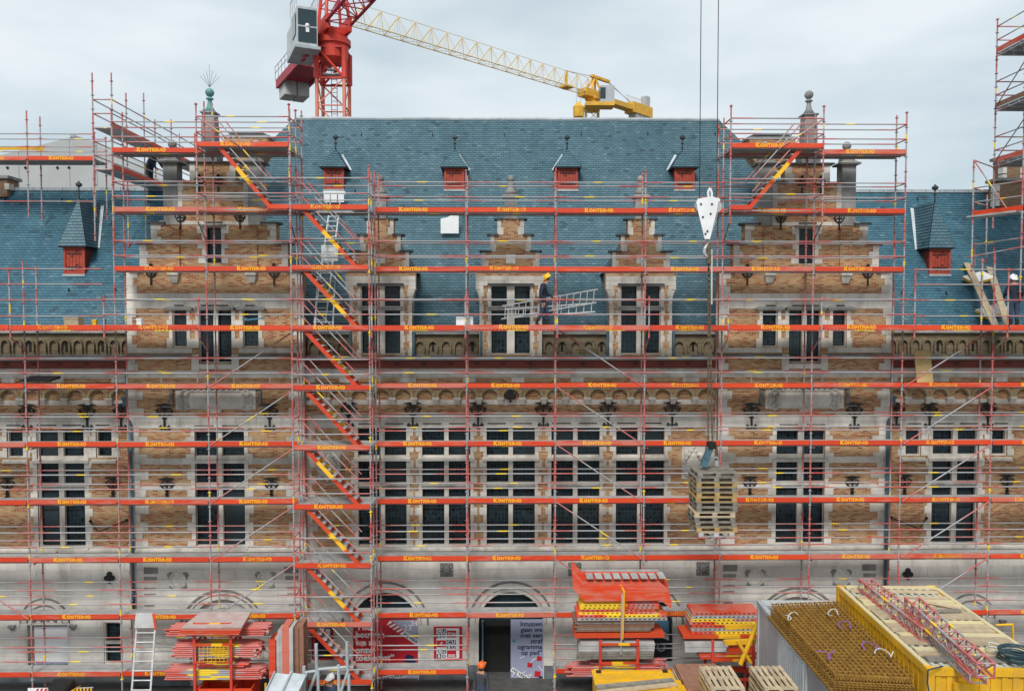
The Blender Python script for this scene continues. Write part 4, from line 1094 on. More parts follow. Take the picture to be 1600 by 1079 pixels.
# ---------------------------------------------------------------- three wall dormers with stepped gables
def wall_dormer(c0):
    xc = cx(c0, 480); YD = YC-.02
    def dx(p, py): return xc + (P(c0+p, py, YD).x - P(c0, py, YD).x)
    def dz(py): return PZ(py, YD)
    def rc(hw_, c, d): return (dx(-hw_, (c+d)/2), dx(hw_, (c+d)/2), dz(c), dz(d))
    tiers = [rc(49, 557, 452), rc(55, 452, 420), rc(45, 420, 393), rc(32, 393, 367), rc(21, 367, 342)]
    hole = rc(31, 553, 446)
    grid_wall('dormer_gable', 'brick', tiers, [hole], YD, YD+.4, town)
    L = [(dx(-30, 480), dx(-6, 480)), (dx(6, 480), dx(30, 480))]
    window(L, [(dz(552), dz(485)), (dz(478), dz(447))], YD, hole)
    for x, s_ in ((tiers[0][0], 1), (tiers[0][1], -1)):
        quoins(x, s_, dz(557), dz(452), YD, .17, .12, .27)
    for x, s_ in ((hole[0], -1), (hole[1], 1)): quoins(x, s_, dz(557), dz(446), YD, .16, .11, .27)
    course(tiers[1][0], tiers[1][1], dz(446), dz(438), YD, .6); course(tiers[1][0], tiers[1][1], dz(438), dz(431), YD, .6)
    course(tiers[1][0], tiers[1][0]+.28, dz(452), dz(446), YD, .6); course(tiers[1][1]-.28, tiers[1][1], dz(452), dz(446), YD, .6)
    for a, b, c, d in tiers[2:]:
        for x, s_ in ((a, 1), (b, -1)): quoins(x, s_, c, d-.02, YD, .22, .14, .28)
    course(xc-.17, xc+.17, dz(412), dz(397), YD, .34)
    slab('hood_mould', 'stone_dark', hole[0]-.12, hole[1]+.12, YD-.13, YD+.1, dz(446), dz(441), .5)
    slab('transom_mould', 'stone_grey', hole[0]-.12, hole[1]+.12, YD-.10, YD+.2, dz(484), dz(478), .5)
    for k, s_ in ((-1, -1), (1, 1)):                    # scrolled shoulders
        x = tiers[0][0] if s_ < 0 else tiers[0][1]; m = MB()
        z0 = dz(468); w_ = abs(tiers[1][1]-tiers[0][1])+.03
        pts = [(x, dz(474))]+[(x+s_*w_*(1-math.cos(R(a))), dz(474)+(dz(452)-dz(474))*math.sin(R(a))) for a in (15, 35, 55, 75, 90)]+[(x, dz(452))]
        m.prism(pts if s_ > 0 else pts[::-1], YD+.01, YD+.38); m.build('scroll_bracket', 'stone', town)
    def cope(hw0, hw1, py):
        for s_ in (-1, 1):
            a, b = sorted((dx(s_*hw0, py), dx(s_*hw1, py))); z = dz(py); slab('coping', 'stone_dark', a, b, YD-.08, YD+.48, z-.02, z+.07, .4)
    slab('cornice', 'stone_grey', tiers[1][0]-.03, tiers[1][1]+.03, YD-.08, YD+.42, dz(423), dz(419), .4)
    cope(49, 30, 393); cope(37, 19, 367); cope(26, 12, 342)
    x, y = xc, YD+.16; z0, z1 = dz(342), dz(309)
    b_ = MB().lathe(x, y, [(.22, z0), (.22, z1), (.30, z1+.02), (.31, z1+.07), (.22, z1+.12)], sq=True).build('pinnacle', 'stone_grey', town)
    m = MB().lathe(x, y, [(.2, z1+.12), (.23, z1+.22), (.15, z1+.34), (.11, z1+.46), (.15, z1+.50), (.08, z1+.56)], 12); m.sphere((x, y, z1+.70), .14, 10, 8); m.build('pinnacle_finial', 'stone_soot', b_, smooth=True)
    # body and slate roof running back into the main slope
    zt = dz(350); ze = dz(424); yb = EY+(zt-EZ)/TAN+.4; hw_ = abs(tiers[0][1]-xc)-.06
    box_obj('dormer_cheek', 'stone_grey', town, xc-hw_, xc+hw_, YD+.38, yb-1.2, EZ-.6, ze)
    hw_ += .12
    slate_quad('dormer_roof', (xc-hw_, yb, ze), (xc-hw_, YD+.35, ze), (xc, YD+.35, zt), (xc, yb, zt))
    slate_quad('dormer_roof', (xc+hw_, YD+.35, ze), (xc+hw_, yb, ze), (xc, yb, zt), (xc, YD+.35, zt))
    return tiers[0][0], tiers[0][1]
edges = [CX0]
for c0 in (595, 798, 1001): edges += list(wall_dormer(c0))
edges.append(CX1)
for k in range(0, len(edges), 2): parapet(edges[k]+.02, edges[k+1]-.02, 556, 522, .50, True, YC+.14)
for px in (549, 647, 949, 1052, 752):
    x = cx(px, 540); MB().tube((x, YC-.06, cz(557)), (x, YC-.06, cz(516)), .045, 6).build('rain_pipe', 'pipe_blue', town)

# ---------------------------------------------------------------- the stones themselves
for name, L in STONES.items():
    L.sort(key=lambda s: -(s[1]-s[0])*(s[5]-s[4]))
    for a, b, c, d, e, f, mt in L[:300]: box_obj(name, mt, town, a, b, c, d, e, f)
    rest = {}
    for s in L[300:]: rest.setdefault(s[6], []).append(s)
    for mt, l in rest.items():
        m = MB()
        for a, b, c, d, e, f, _ in l: m.box(a, b, c, d, e, f)
        m.build(name, mt, town, kind='stuff')
print({k: len(v) for k, v in STONES.items()})
# ================================================================ SCAFFOLDING
TR = 0.027                                         # tube radius
FY, BY, OY = 0.0, 0.73, -0.77                       # front row, back row, projecting row of standards
DZ = [PZ(514, FY) + 2.0*(k-6)*0.9965 for k in range(11)]    # underside of each deck lift
PXS = [-102, 40, 182, 325, 466, 587, 729, 868, 1007, 1127, 1268, 1409, 1550, 1690]
PX_ = [PX(p, FY, 600) for p in PXS]
simple('deck_under', (0.20, 0.20, 0.20), (0.13, 0.13, 0.13), 3, 0.7)

_std = {}
def std_mesh(L):
    k = round(L, 2)
    if k not in _std:
        m = MB().tube((0, 0, -.5), (0, 0, .5), 1.0, 7)
        z = 0.25
        while z < L:
            c = z/L-.5; m.lathe(0, 0, [(1.02, c-.012/L), (2.2, c-.010/L), (2.2, c+.010/L), (1.02, c+.012/L)], 8); z += .5
        m.lathe(0, 0, [(1.25, -.5), (1.25, -.5+.10/L)], 7)
        _std[k] = m.mesh('standard', 'tube_std', smooth=False)
    return _std[k]
def standard(par, x, y, z0, z1, seg=2.0, phase=0.0):
    """upright made of stacked tubes with rosettes"""
    z = z0
    while z < z1-.05:
        e = min(z1, z+seg)
        if z1-e < .4: e = z1
        link('standard', std_mesh(e-z), par, (x, y, (z+e)/2), (0, 0, random.uniform(0, 6.28)), (TR, TR, e-z)); z = e
def rail(par, p, q, name='guard_rail', mat='tube', r=TR*.86): return tube_obj(name, mat, par, p, q, r)

_toe = {}
def toe_board(par, x0, x1, y, z, letter=True, h=0.155, name='toe_board'):
    L = round(x1-x0, 2)
    if L not in _toe: _toe[L] = MB().box(-L/2, L/2, -.018, .018, 0, h).box(-L/2-.01, -L/2+.05, -.03, -.0185, .01, h-.02).box(L/2-.05, L/2+.01, -.03, -.0185, .01, h-.02).mesh('toe_board', 'toe_red')
    tl_ = random.uniform(-.0035, .0035); z += random.uniform(-.012, .010); b = link(name, _toe[L], par, ((x0+x1)/2, y, z-.012), (0, tl_, 0))
    if letter:
        dx = random.uniform(-.25, .12); s = 1.0 if L > 2.7 else .98
        link('lettering', KONT, b, ((x0+x1)/2+dx*min(1, L/3.1), y-.0215, z-.012+.012), None, (s, 1, s*.98))
    return b
_dk = {}
def deck(par, x0, x1, y0, y1, z, n=2, edge=None):
    """steel planks with perforated sides"""
    w_ = (y1-y0)/n
    for k in range(n):
        L = round(x1-x0, 2); key = (L, round(w_, 2))
        if key not in _dk:
            m = MB().box(-L/2, L/2, -w_/2+.01, w_/2-.01, .025, .05).box(-L/2, L/2, -w_/2+.01, -w_/2+.025, -.035, .025).box(-L/2, L/2, w_/2-.025, w_/2-.01, -.035, .025)
            me = m.mesh('deck_plank', 'deck_steel'); me.materials.append(M['deck_hole'])
            h = MB(); q = -L/2+.08
            _dk[key] = me
        link('deck_plank', _dk[key], par, ((x0+x1)/2, y0+w_*(k+.5), z))
def transom(par, x, y0, y1, z): rail(par, (x, y0, z), (x, y1, z), 'transom', 'tube_red', TR*.9)
_hole = {}
def hole_row(par, x0, x1, y, z):
    """row of dark punched holes along a plank's side, sprayed red"""
    L = round(x1-x0, 2)
    if L not in _hole:
        m = MB().box(-L/2, L/2, -.006, .006, -.035, .035); me = m.mesh('plank_side', 'spray_side')
        h = MB(); q = -L/2+.15
        while q < L/2-.15: h.box(q, q+.055, -.010, -.0065, -.012, .014); q += .12
        _hole[L] = (me, h.mesh('punched_holes', 'deck_hole'))
    b = link('plank_side', _hole[L][0], par, ((x0+x1)/2, y, z))
    link('punched_holes', _hole[L][1], b, ((x0+x1)/2, y, z))['kind'] = 'stuff'
def _ms():
    m, t, b = _new('spray_side')
    tcn = N(t, 'ShaderNodeTexCoord'); s = N(t, 'ShaderNodeSeparateXYZ'); t.links.new(tcn.outputs['Object'], s.inputs[0])
    r = orand(t)
    a = mth(t, 'ABSOLUTE', mth(t, 'ADD', s.outputs[0], mth(t, 'MULTIPLY_ADD', r, .8, -.4)))
    n = noise(t, 2, 4)
    y_ = mth(t, 'MULTIPLY', mth(t, 'SUBTRACT', mth(t, 'ADD', .22, mth(t, 'MULTIPLY', n, .25)), a), 14, clamp=True)
    col = mixc(t, ramp(t, noise(t, 1.3, 4), [(.45, 0.0), (.6, 1.0)]), (0.72, 0.06, 0.03), (0.48, 0.24, 0.21))
    col = mixc(t, y_, col, (0.86, 0.58, 0.03)); t.links.new(col, b.inputs['Base Color']); b.inputs['Roughness'].default_value = .6
_ms()

xl, xr = PX_[0], PX_[-1]
fs = thing('facade_scaffold', 'long red and grey tube scaffold with orange toe boards covering the whole facade', 'scaffold', (XC, FY, 0))
def zt(py, Y=FY): return PZ(py, Y)
TOPS = [515, 408, 172, 160, 172, 268, 265, 262, 265, 183, 178, 172, 395, 395]
for i, x in enumerate(PX_):
    low = 0.05
    standard(fs, x, FY, low, zt(TOPS[i]))
    standard(fs, x+.02, BY, low, zt(TOPS[i], BY)-random.uniform(.0, .25))
LV = {0: range(0, 7), 1: range(0, 7), 2: range(0, 10), 3: range(0, 10), 4: range(0, 9), 5: range(0, 9), 6: range(1, 9), 7: range(0, 9), 8: range(0, 9), 9: range(0, 10), 10: range(0, 10), 11: range(0, 7), 12: range(0, 7)}
no_letter = {(7, 7), (8, 2), (8, 3)}
for b in range(13):
    x0, x1 = PX_[b], PX_[b+1]
    for k in LV[b]:
        z = DZ[k]
        if k == 6 and b != 4:                      # widened working lift below the eaves
            deck(fs, x0, x1, OY, BY, z, 4); toe_board(fs, x0+.04, x1-.04, OY-.03, z+.01)
            hole_row(fs, x0+.04, x1-.04, OY-.03, z-.005)
            top = 2.05 if b in (0, 1, 11, 12) else 1.12
            hs = (.45, .98, 1.5, 2.0) if top > 2 else (.5, 1.0)
            for x in ((x0,) if b not in (3, 12) else (x0, x1)):
                standard(fs, x, OY, z-.28, z+top, 2.4)
                rail(fs, (x, OY, z-.25), (x, FY, z-.75), 'bracket_strut', 'tube_red', TR*.8)
                transom(fs, x, OY, BY, z-.03)
            for h in hs: rail(fs, (x0, OY-.04, z+h), (x1, OY-.04, z+h))
            if b in (0, 1, 11, 12): continue
            for h in (.5, 1.0): rail(fs, (x0, BY, z+h), (x1, BY, z+h), 'ledger')
            continue
        stair = b == 4
        deck(fs, x0, x1, FY, BY, z, 2)
        if not stair: toe_board(fs, x0+.04, x1-.04, FY-.045, z+.0, (b, k) not in no_letter)
        if not stair: rail(fs, (x0, FY+.02, z-.055), (x1, FY+.02, z-.055), 'ledger', 'tube_red', TR*.7)
        transom(fs, x0, FY, BY, z-.04)
        if b in (3, 12): transom(fs, x1, FY, BY, z-.04)
        for h in (.5, 1.0):
            if not stair: rail(fs, (x0, FY-.05, z+h), (x1, FY-.05, z+h))
            rail(fs, (x0, BY+.04, z+h), (x1, BY+.04, z+h), 'ledger')
# end rails of the topmost lifts
for x, k in ((PX_[2], 9), (PX_[4], 9), (PX_[9], 9), (PX_[11], 9), (PX_[2], 8), (PX_[11], 8), (PX_[2], 7), (PX_[11], 7)):
    for h in (.5, 1.0): rail(fs, (x, FY, DZ[k]+h), (x, BY, DZ[k]+h), 'end_rail', 'tube_red')
# diagonal braces
def brace(b, k, up):
    x0, x1 = PX_[b], PX_[b+1]; a, c = DZ[k], DZ[k+1]
    rail(fs, (x0+.05, FY-.06, a if up else c), (x1-.05, FY-.06, c-.02 if up else a), 'diagonal_brace', 'tube', TR*.9)
for k in range(1, 6): brace(3, k, True); brace(11, k, True)
for k in range(1, 6): brace(7, k, False)
brace(0, 1, False); brace(9, 8, True) if False else None
# wall ties and short brackets near the wall
for b in (1, 4, 6, 8, 10):
    for k in (2, 4, 5, 7):
        if k in LV[b]: rail(fs, (PX_[b]+.12, FY, DZ[k]-.12), (PX_[b]+.12, YG if b in (2, 3, 9, 10) else YC, DZ[k]-.12), 'wall_tie', 'tube_red', TR*.8)

# ---- stair towers
def flight(par, xt, xb, ztop, zbot, y0, y1, tag_=''):
    """stair flight from (xt, ztop) down to (xb, zbot)"""
    s = 1 if xb > xt else -1
    for y in (y0+.04, y1-.04):
        bar_obj('stringer', 'spray_x', par, (xt, y, ztop), (xb, y, zbot), .03, .13, (0, 0, 1))
    n = 9
    for k in range(1, n+1):
        t = k/(n+1); x, z = xt+(xb-xt)*t, ztop+(zbot-ztop)*t
        box_obj('tread', 'deck_steel', par, x-.13, x+.13, y0+.06, y1-.06, z+.03, z+.065)
    for y in (y0-.01,):
        rail(par, (xt-s*.15, y, ztop+1.0), (xb-s*.05, y, zbot+.95), 'handrail', 'tube'); rail(par, (xt-s*.15, y, ztop+.55), (xb-s*.05, y, zbot+.5), 'handrail', 'tube_red')
    rail(par, (xt, y1, ztop+1.0), (xb, y1, zbot+.95), 'handrail', 'tube')
st = thing('stair_tower', 'projecting scaffold stair tower with orange and yellow stair flights down the facade', 'stair tower', (PX_[4], OY, 0))
sx0, sx1 = PX_[4]+.0, PX_[5]-.07
for x in (sx0, sx1): standard(st, x, OY, .05, zt(258, OY) if x == sx1 else zt(172, OY))
for x in (sx0+.14, sx1-.02): standard(st, x, FY-.12, .05, zt(270, FY), 2.0)
for k in range(0, 9):
    z = DZ[k]
    deck(st, sx0+.03, sx0+.72, OY, FY-.1, z, 2); deck(st, sx1-.62, sx1-.03, OY, FY-.1, z, 2)
    toe_board(st, sx0+.03, sx1-.03, OY-.03, z)
    rail(st, (sx0, OY, z-.04), (sx1, OY, z-.04), 'ledger', 'tube'); transom(st, sx0, OY, FY, z-.04); transom(st, sx1, OY, FY, z-.04)
    for h in (.5, 1.0): rail(st, (sx0, OY-.05, z+h), (sx1, OY-.05, z+h)); rail(st, (sx1, OY, z+h), (sx1, FY-.1, z+h), 'end_rail', 'tube_red'); rail(st, (sx0, OY, z+h), (sx0, FY-.1, z+h), 'end_rail', 'tube_red')
    if k > 0: flight(st, sx0+.38, sx1-.42, z+.0, DZ[k-1]+.06, OY+.03, FY-.12)
# short flights from the roof lifts of the gables
def gable_stair(name, label, b, down_right):
    t = thing(name, label, 'scaffold', (PX_[b], OY, DZ[8]))
    x0, x1 = PX_[b]+.02, PX_[b+1]-.02
    for x in (x0, x1): standard(t, x, OY, DZ[8]-.45, DZ[9]+1.45, 2.6)
    deck(t, x0, x1, OY, FY-.06, DZ[9]+.04, 2); toe_board(t, x0+.03, x1-.03, OY-.03, DZ[9]+.05)
    z8 = DZ[8]; w_ = x1-x0
    deck(t, x1-.75 if down_right else x0, x1 if down_right else x0+.75, OY, FY-.06, z8+.02, 2)
    toe_board(t, x1-.72 if down_right else x0+.03, x1-.03 if down_right else x0+.72, OY-.03, z8, False)
    rail(t, (x0, OY, z8-.04), (x1, OY, z8-.04), 'ledger', 'tube')
    for z in (z8, DZ[9]):
        for h in (.5, 1.0):
            rail(t, (x0, OY-.05, z+h), (x1, OY-.05, z+h)); 
            for x in (x0, x1): rail(t, (x, OY, z+h), (x, FY, z+h), 'end_rail', 'tube_red')
        for x in (x0, x1): transom(t, x, OY, FY, z-.03); rail(t, (x, OY, z8-.40), (x, FY, z8-1.0), 'bracket_strut', 'tube_red', TR*.8)
    if down_right: flight(t, x0+.75, x1-.70, DZ[9]+.0, z8+.1, OY+.03, FY-.14)
    else: flight(t, x1-.75, x0+.70, DZ[9]+.0, z8+.1, OY+.03, FY-.14)
    s = 1 if down_right else -1
    rail(t, ((x0 if down_right else x1), OY-.06, DZ[9]+1.0), ((x0+1.5 if down_right else x1-1.5), OY-.06, DZ[9]), 'diagonal_brace', 'tube_red')
    return t
gable_stair('gable_stair_scaffold', 'small projecting stair scaffold at the top of the gable with the green ball', 3, True)
gable_stair('gable_stair_scaffold', 'small projecting stair scaffold in front of the right-hand stepped gable', 9, False)

# ---- scaffold running back along the left gable's side, above the wing roof
def side_scaffold():
    Xs = PX(150, 2.0, 200); Xi = Xs+1.09*1.9
    t = thing('roof_scaffold', 'scaffold bays running back beside the left gable above the wing roof', 'scaffold', (Xs, 2.0, WZ-1.0))
    zlo, zhi = PZ(262, 2.0, 150)-.05, PZ(197, 2.0, 150)-.05
    xs = (PX(145, 2.0, 180), PX(175, 2.0, 180))
    ys = [2.0, 4.6, 7.2, 9.8, 12.0]
    for j, y in enumerate(ys):
        for x in xs: standard(t, x, y, zlo-2.6, zhi+(1.95 if j < 2 else 1.55), 2.0)
    for y0, y1 in zip(ys, ys[1:]):
        for z in (zlo, zhi):
            deck_y(t, xs[0], xs[1], y0, y1, z)
            b = box_obj('toe_board', 'toe_red', t, xs[1]-.02, xs[1]+.02, y0+.03, y1-.03, z+.02, z+.19)
            for h in (.5, 1.0):
                for x in xs: rail(t, (x, y0, z+h), (x, y1, z+h))
    for z in (zlo, zhi):
        for h in (-.02, .5, 1.0): rail(t, (xs[0], ys[0], z+h), (xs[1], ys[0], z+h), 'end_rail', 'tube_red')
    return t, zlo
def deck_y(par, x0, x1, y0, y1, z, n=2):
    w_ = (x1-x0)/n
    for k in range(n): box_obj('deck_plank', 'deck_steel', par, x0+w_*k+.01, x0+w_*(k+1)-.01, y0, y1, z-.03, z+.02)
rs, RSZ = side_scaffold()
# ---- far scaffold at the left edge, on the building behind
t = thing('rear_scaffold', 'low scaffold bay behind the left wing roof beside the grey sheeted shelter', 'scaffold', (PX(60, 9.0, 260), 9.0, WZ-2))
Yr = 4.2
za = PZ(250, Yr, 60)
xa, xm, xb = PX(-60, Yr, 250), PX(43, Yr, 250), PX(148, Yr, 250)
for x in (xa, xm, xb):
    for y in (Yr, Yr+.9): standard(t, x, y, za-2.2, za+(1.9 if x == xm else 1.1))
for x0, x1 in ((xa, xm), (xm, xb)):
    deck(t, x0, x1, Yr, Yr+.9, za, 2); toe_board(t, x0+.03, x1-.03, Yr-.04, za, True)
    for h in (.5, 1.0):
        for y in (Yr-.04, Yr+.9): rail(t, (x0, y, za+h), (x1, y, za+h))
    rail(t, (x0, Yr, za-1.6), (x1, Yr, za-1.6), 'ledger', 'tube_red')
box_obj('yellow_board', 'yellow', t, xa, PX(57, Yr, 227), Yr+.5, Yr+.53, PZ(230, Yr, 30), PZ(224, Yr, 30))

# ---- tall scaffold at the right edge, along the projecting wing
def right_tower():
    Yt = 2.6
    X0 = PX(1556, Yt, 150)
    t = thing('corner_scaffold', 'tall scaffold tower at the right edge rising above the slate roof', 'scaffold', (X0, Yt, 0))
    lv = [PZ(py, Yt, 1556) for py in (256, 170, 84)]
    X1 = X0+2.6
    ys = [Yt, Yt-2.75, Yt-5.5]
    for y in ys:
        for x in (X0, X0+1.09, X1): standard(t, x, y, lv[0]-2.4 if y == Yt else .05, lv[2]+1.28)
    for z in lv:
        for y0, y1 in zip(ys, ys[1:]):
            deck_y(t, X0, X1, y1, y0, z, 6)
            box_obj('toe_board', 'toe_red' if z != lv[1] else 'wood_brown', t, X0-.04, X0-.005, y1+.03, y0-.03, z+.03, z+.2)
            for h in (.5, 1.0): rail(t, (X0, y0, z+h), (X0, y1, z+h))
            n = 5
            for k in range(n): yy = y1+(y0-y1)*(k+.5)/n; box_obj('deck_joist', 'steel', t, X0-.01, X1, yy-.03, yy+.03, z-.16, z-.04)
            rail(t, (X0-.03, y0, z-.12), (X0-.03, y1, z-.12), 'ledger', 'tube')
            if z != lv[2]: rail(t, (X0-.05, y0, z-.02), (X0-.05, y1, z+2.0), 'diagonal_brace', 'tube')
        for h in (.0, .5, 1.0): rail(t, (X0, Yt, z+h), (X1, Yt, z+h), 'end_rail', 'tube_red')
    # lower projecting bay with a short deck over the slates
    Ya = 1.2
    xa, xb = PX(1520, Ya, 330), PX(1597, Ya-1.6, 330)
    z = PZ(338, Ya, 1520)
    pa, pb = (xa, Ya), (xb, Ya-1.6)
    standard(t, xa, Ya, z-2.0, PZ(250, Ya, 1520)); standard(t, xb, Ya-1.6, z-3.0, z+2.6); standard(t, xa+1.0, Ya+.8, z-1.6, z+.9)
    m = bar_obj('toe_board', 'toe_red', t, (pa[0], pa[1]-.03, z+.1), (pb[0], pb[1]-.03, z+.1), .035, .17)
    bar_obj('deck_plank', 'deck_steel', t, (pa[0]+.2, pa[1]+.3, z), (pb[0]+.2, pb[1]+.3, z), .72, .06)
    for h in (.5, 1.0): rail(t, (pa[0], pa[1], z+h), (pb[0], pb[1], z+h)); rail(t, (pa[0], pa[1], z+h), (pa[0]+1.0, pa[1]+.8, z+h), 'end_rail', 'tube_red')
    rail(t, (xa, Ya, z+2.0), (xb-.4, Ya-1.4, z+.1), 'diagonal_brace', 'tube_red'); rail(t, (xa, Ya, z+2.0), (X0, Yt, z+2.0), 'ledger', 'tube')
    return t
right_tower()
# gabled roof-edge barrier on the right wing lift
t = thing('roof_barrier', 'short tube barrier frames standing on the right wing slates beside the planks', 'barrier', P(1540, 480, 1.4))
for px, py0, py1, Y in ((1523, 415, 382, 1.9), (1534, 500, 405, .9), (1553, 500, 385, 1.2)):
    a, b = P(px, py0, Y), P(px, py1, Y); tube_obj('post', 'tube_red', t, a, b, TR)
for (a, b, Y, Y2) in (((1512, 402), (1600, 385), 1.6, .2), ((1521, 382), (1600, 371), 1.6, .2), ((1523, 381), (1555, 380), 1.6, 1.6)):
    tube_obj('rail', 'tube', t, P(*a, Y), P(*b, Y2), TR*.9)
# ================================================================ PEOPLE
def person(name, label, loc, rotz, J, cols, helmet, hair=True, group=None):
    """one continuous skinned body; J overrides joint positions (local, facing -y, z up)"""
    j = dict(pelvis=(0, 0, .95), spine=(0, .01, 1.15), chest=(0, 0, 1.34), neck=(0, -.01, 1.50), head=(0, -.03, 1.60), crown=(0, -.03, 1.72),
             shl=(.18, 0, 1.42), ell=(.24, .02, 1.14), wrl=(.24, -.08, .90), hal=(.24, -.10, .82), shr=(-.18, 0, 1.42), elr=(-.24, .02, 1.14), wrr=(-.24, -.08, .90), har=(-.24, -.10, .82),
             hil=(.09, 0, .90), knl=(.10, -.02, .50), anl=(.10, .02, .10), tol=(.11, -.16, .035), hir=(-.09, 0, .90), knr=(-.10, -.02, .50), anr=(-.10, .02, .10), tor=(-.11, -.16, .035))
    j.update(J)
    rad = dict(pelvis=(.15, .11), spine=(.14, .10), chest=(.165, .11), neck=(.058, .058), head=(.082, .095), crown=(.07, .08), shl=(.075, .075), ell=(.05, .05), wrl=(.035, .035), hal=(.042, .022),
               shr=(.075, .075), elr=(.05, .05), wrr=(.035, .035), har=(.042, .022), hil=(.095, .095), knl=(.065, .065), anl=(.05, .05), tol=(.045, .035), hir=(.095, .095), knr=(.065, .065), anr=(.05, .05), tor=(.045, .035))
    E = [('pelvis', 'spine'), ('spine', 'chest'), ('chest', 'neck'), ('neck', 'head'), ('head', 'crown'), ('chest', 'shl'), ('shl', 'ell'), ('ell', 'wrl'), ('wrl', 'hal'), ('chest', 'shr'), ('shr', 'elr'), ('elr', 'wrr'), ('wrr', 'har'),
         ('pelvis', 'hil'), ('hil', 'knl'), ('knl', 'anl'), ('anl', 'tol'), ('pelvis', 'hir'), ('hir', 'knr'), ('knr', 'anr'), ('anr', 'tor')]
    for s in 'lr':                                  # five fingers
        h = Vector(j['ha'+s]); d = (h-Vector(j['wr'+s])).normalized(); side = d.cross(Vector((0, 1, 0)))
        if side.length < .1: side = d.cross(Vector((1, 0, 0)))
        side.normalize()
        for k, (o, l) in enumerate(((-.03, .06), (-.01, .075), (.01, .07), (.03, .055), (.045, .03))):
            nm = f'f{s}{k}'; j[nm] = tuple(h + side*o*1.4 + d*l); rad[nm] = (.009, .009); E.append(('ha'+s, nm))
    for k_, (a_, b_) in list(rad.items()):
        if k_[0] != 'f' and k_ not in ('head', 'crown', 'hal', 'har', 'neck'): rad[k_] = (a_*1.22, b_*1.28)
    names = list(j); idx = {n: i for i, n in enumerate(names)}
    me = bpy.data.meshes.new('body'); me.from_pydata([j[n] for n in names], [(idx[a], idx[b]) for a, b in E], [])
    o = bpy.data.objects.new('body_tmp', me); COL.objects.link(o)
    md = o.modifiers.new('skin', 'SKIN'); md.use_smooth_shade = True
    for n in names:
        sv = me.skin_vertices[0].data[idx[n]]; sv.radius = rad[n]; sv.use_root = (n == 'pelvis')
    ss = o.modifiers.new('sub', 'SUBSURF'); ss.levels = 1; ss.render_levels = 1
    dg = bpy.context.evaluated_depsgraph_get(); res = bpy.data.meshes.new_from_object(o.evaluated_get(dg), depsgraph=dg)
    bpy.data.objects.remove(o); bpy.data.meshes.remove(me)
    res.materials.clear()
    for c in cols: res.materials.append(M[c])        # skin, jacket, trousers, boots
    part_of = {'head': 0, 'crown': 0, 'neck': 0, 'hal': 0, 'har': 0, 'anl': 3, 'anr': 3, 'tol': 3, 'tor': 3, 'hil': 2, 'hir': 2, 'knl': 2, 'knr': 2, 'pelvis': 2}
    V = {n: Vector(j[n]) for n in names}
    for p in res.polygons:
        c = p.center; best = min(names, key=lambda n: (V[n]-c).length - (.05 if n in ('chest', 'spine') else 0))
        k_ = 0 if best.startswith('f') else part_of.get(best, 1)
        if k_ == 0 and best not in ('head', 'crown', 'neck') and (V[best]-c).length > .075: k_ = 2 if c.z < .97 else 1
        p.material_index = k_
    res.name = 'body'
    r = thing(name, label, 'person', loc, group, rotz, local=True)
    b = link('body', res, r, (0, 0, 0))
    hd = V['head']; up = (V['crown']-V['head']).normalized()
    fwd = Vector((0, -1, 0)) - up*Vector((0, -1, 0)).dot(up); fwd.normalize(); sd_ = fwd.cross(up)
    rot = Matrix((sd_, -fwd, up)).transposed().to_euler()
    h = MB()
    prof = [(.135, 0), (.135, .03), (.125, .07), (.095, .115), (.05, .14), (.0005, .147)]
    h.lathe(0, 0, prof, 14)
    h.hexa([(-.09, -.20, -.012), (.09, -.20, -.012), (.12, -.06, 0), (-.12, -.06, 0), (-.09, -.20, 0), (.09, -.20, 0), (.12, -.06, .02), (-.12, -.06, .02)])
    h.box(-.012, .012, -.12, .12, .10, .15)
    ob = link('helmet', h.mesh('helmet', helmet, smooth=False), r, hd+up*.085, rot)
    f = MB().sphere((0, -.105, -.02), .018, 7, 5, 1, 1.2, 1.5)          # nose, ears, eyes, mouth
    f.sphere((-.088, 0, -.01), .024, 7, 5, .5, .8, 1.2).sphere((.088, 0, -.01), .024, 7, 5, .5, .8, 1.2)
    link('face_features', f.mesh('face_features', 'skin', smooth=True), b, hd, rot)
    e = MB().sphere((-.032, -.094, .012), .011, 6, 4).sphere((.032, -.094, .012), .011, 6, 4).box(-.025, .025, -.100, -.090, -.055, -.048)
    link('eyes_and_mouth', e.mesh('eyes_and_mouth', 'boots'), b, hd, rot)
    if hair: link('hair', MB().sphere((0, .035, .02), .088, 10, 7, .95, .75, .9).mesh('hair', 'boots', smooth=True), b, hd, rot)
    return r
zdk = DZ[6]+.06
pw = P(848, 500, -.30)
person('worker', 'worker in yellow helmet and dark jacket walking with an aluminium ladder on the scaffold', (pw.x, -.30, zdk), R(82), dict(
    head=(0, -.13, 1.60), neck=(0, -.06, 1.49), crown=(0, -.19, 1.70), chest=(0, -.02, 1.33), shl=(.18, -.02, 1.41), shr=(-.18, -.02, 1.41),
    ell=(.22, -.10, 1.16), wrl=(.15, -.30, 1.05), hal=(.14, -.36, 1.03), elr=(-.25, .04, 1.14), wrr=(-.24, -.05, .88), har=(-.24, -.07, .80),
    knl=(.10, -.14, .50), anl=(.10, -.12, .10), tol=(.10, -.30, .04), knr=(-.10, .02, .50), anr=(-.10, .22, .14), tor=(-.11, .08, .035)),
    ('skin', 'jacket_navy', 'trousers_blue', 'boots'), 'helmet_yellow')
p2 = P(1584, 500, -.2)
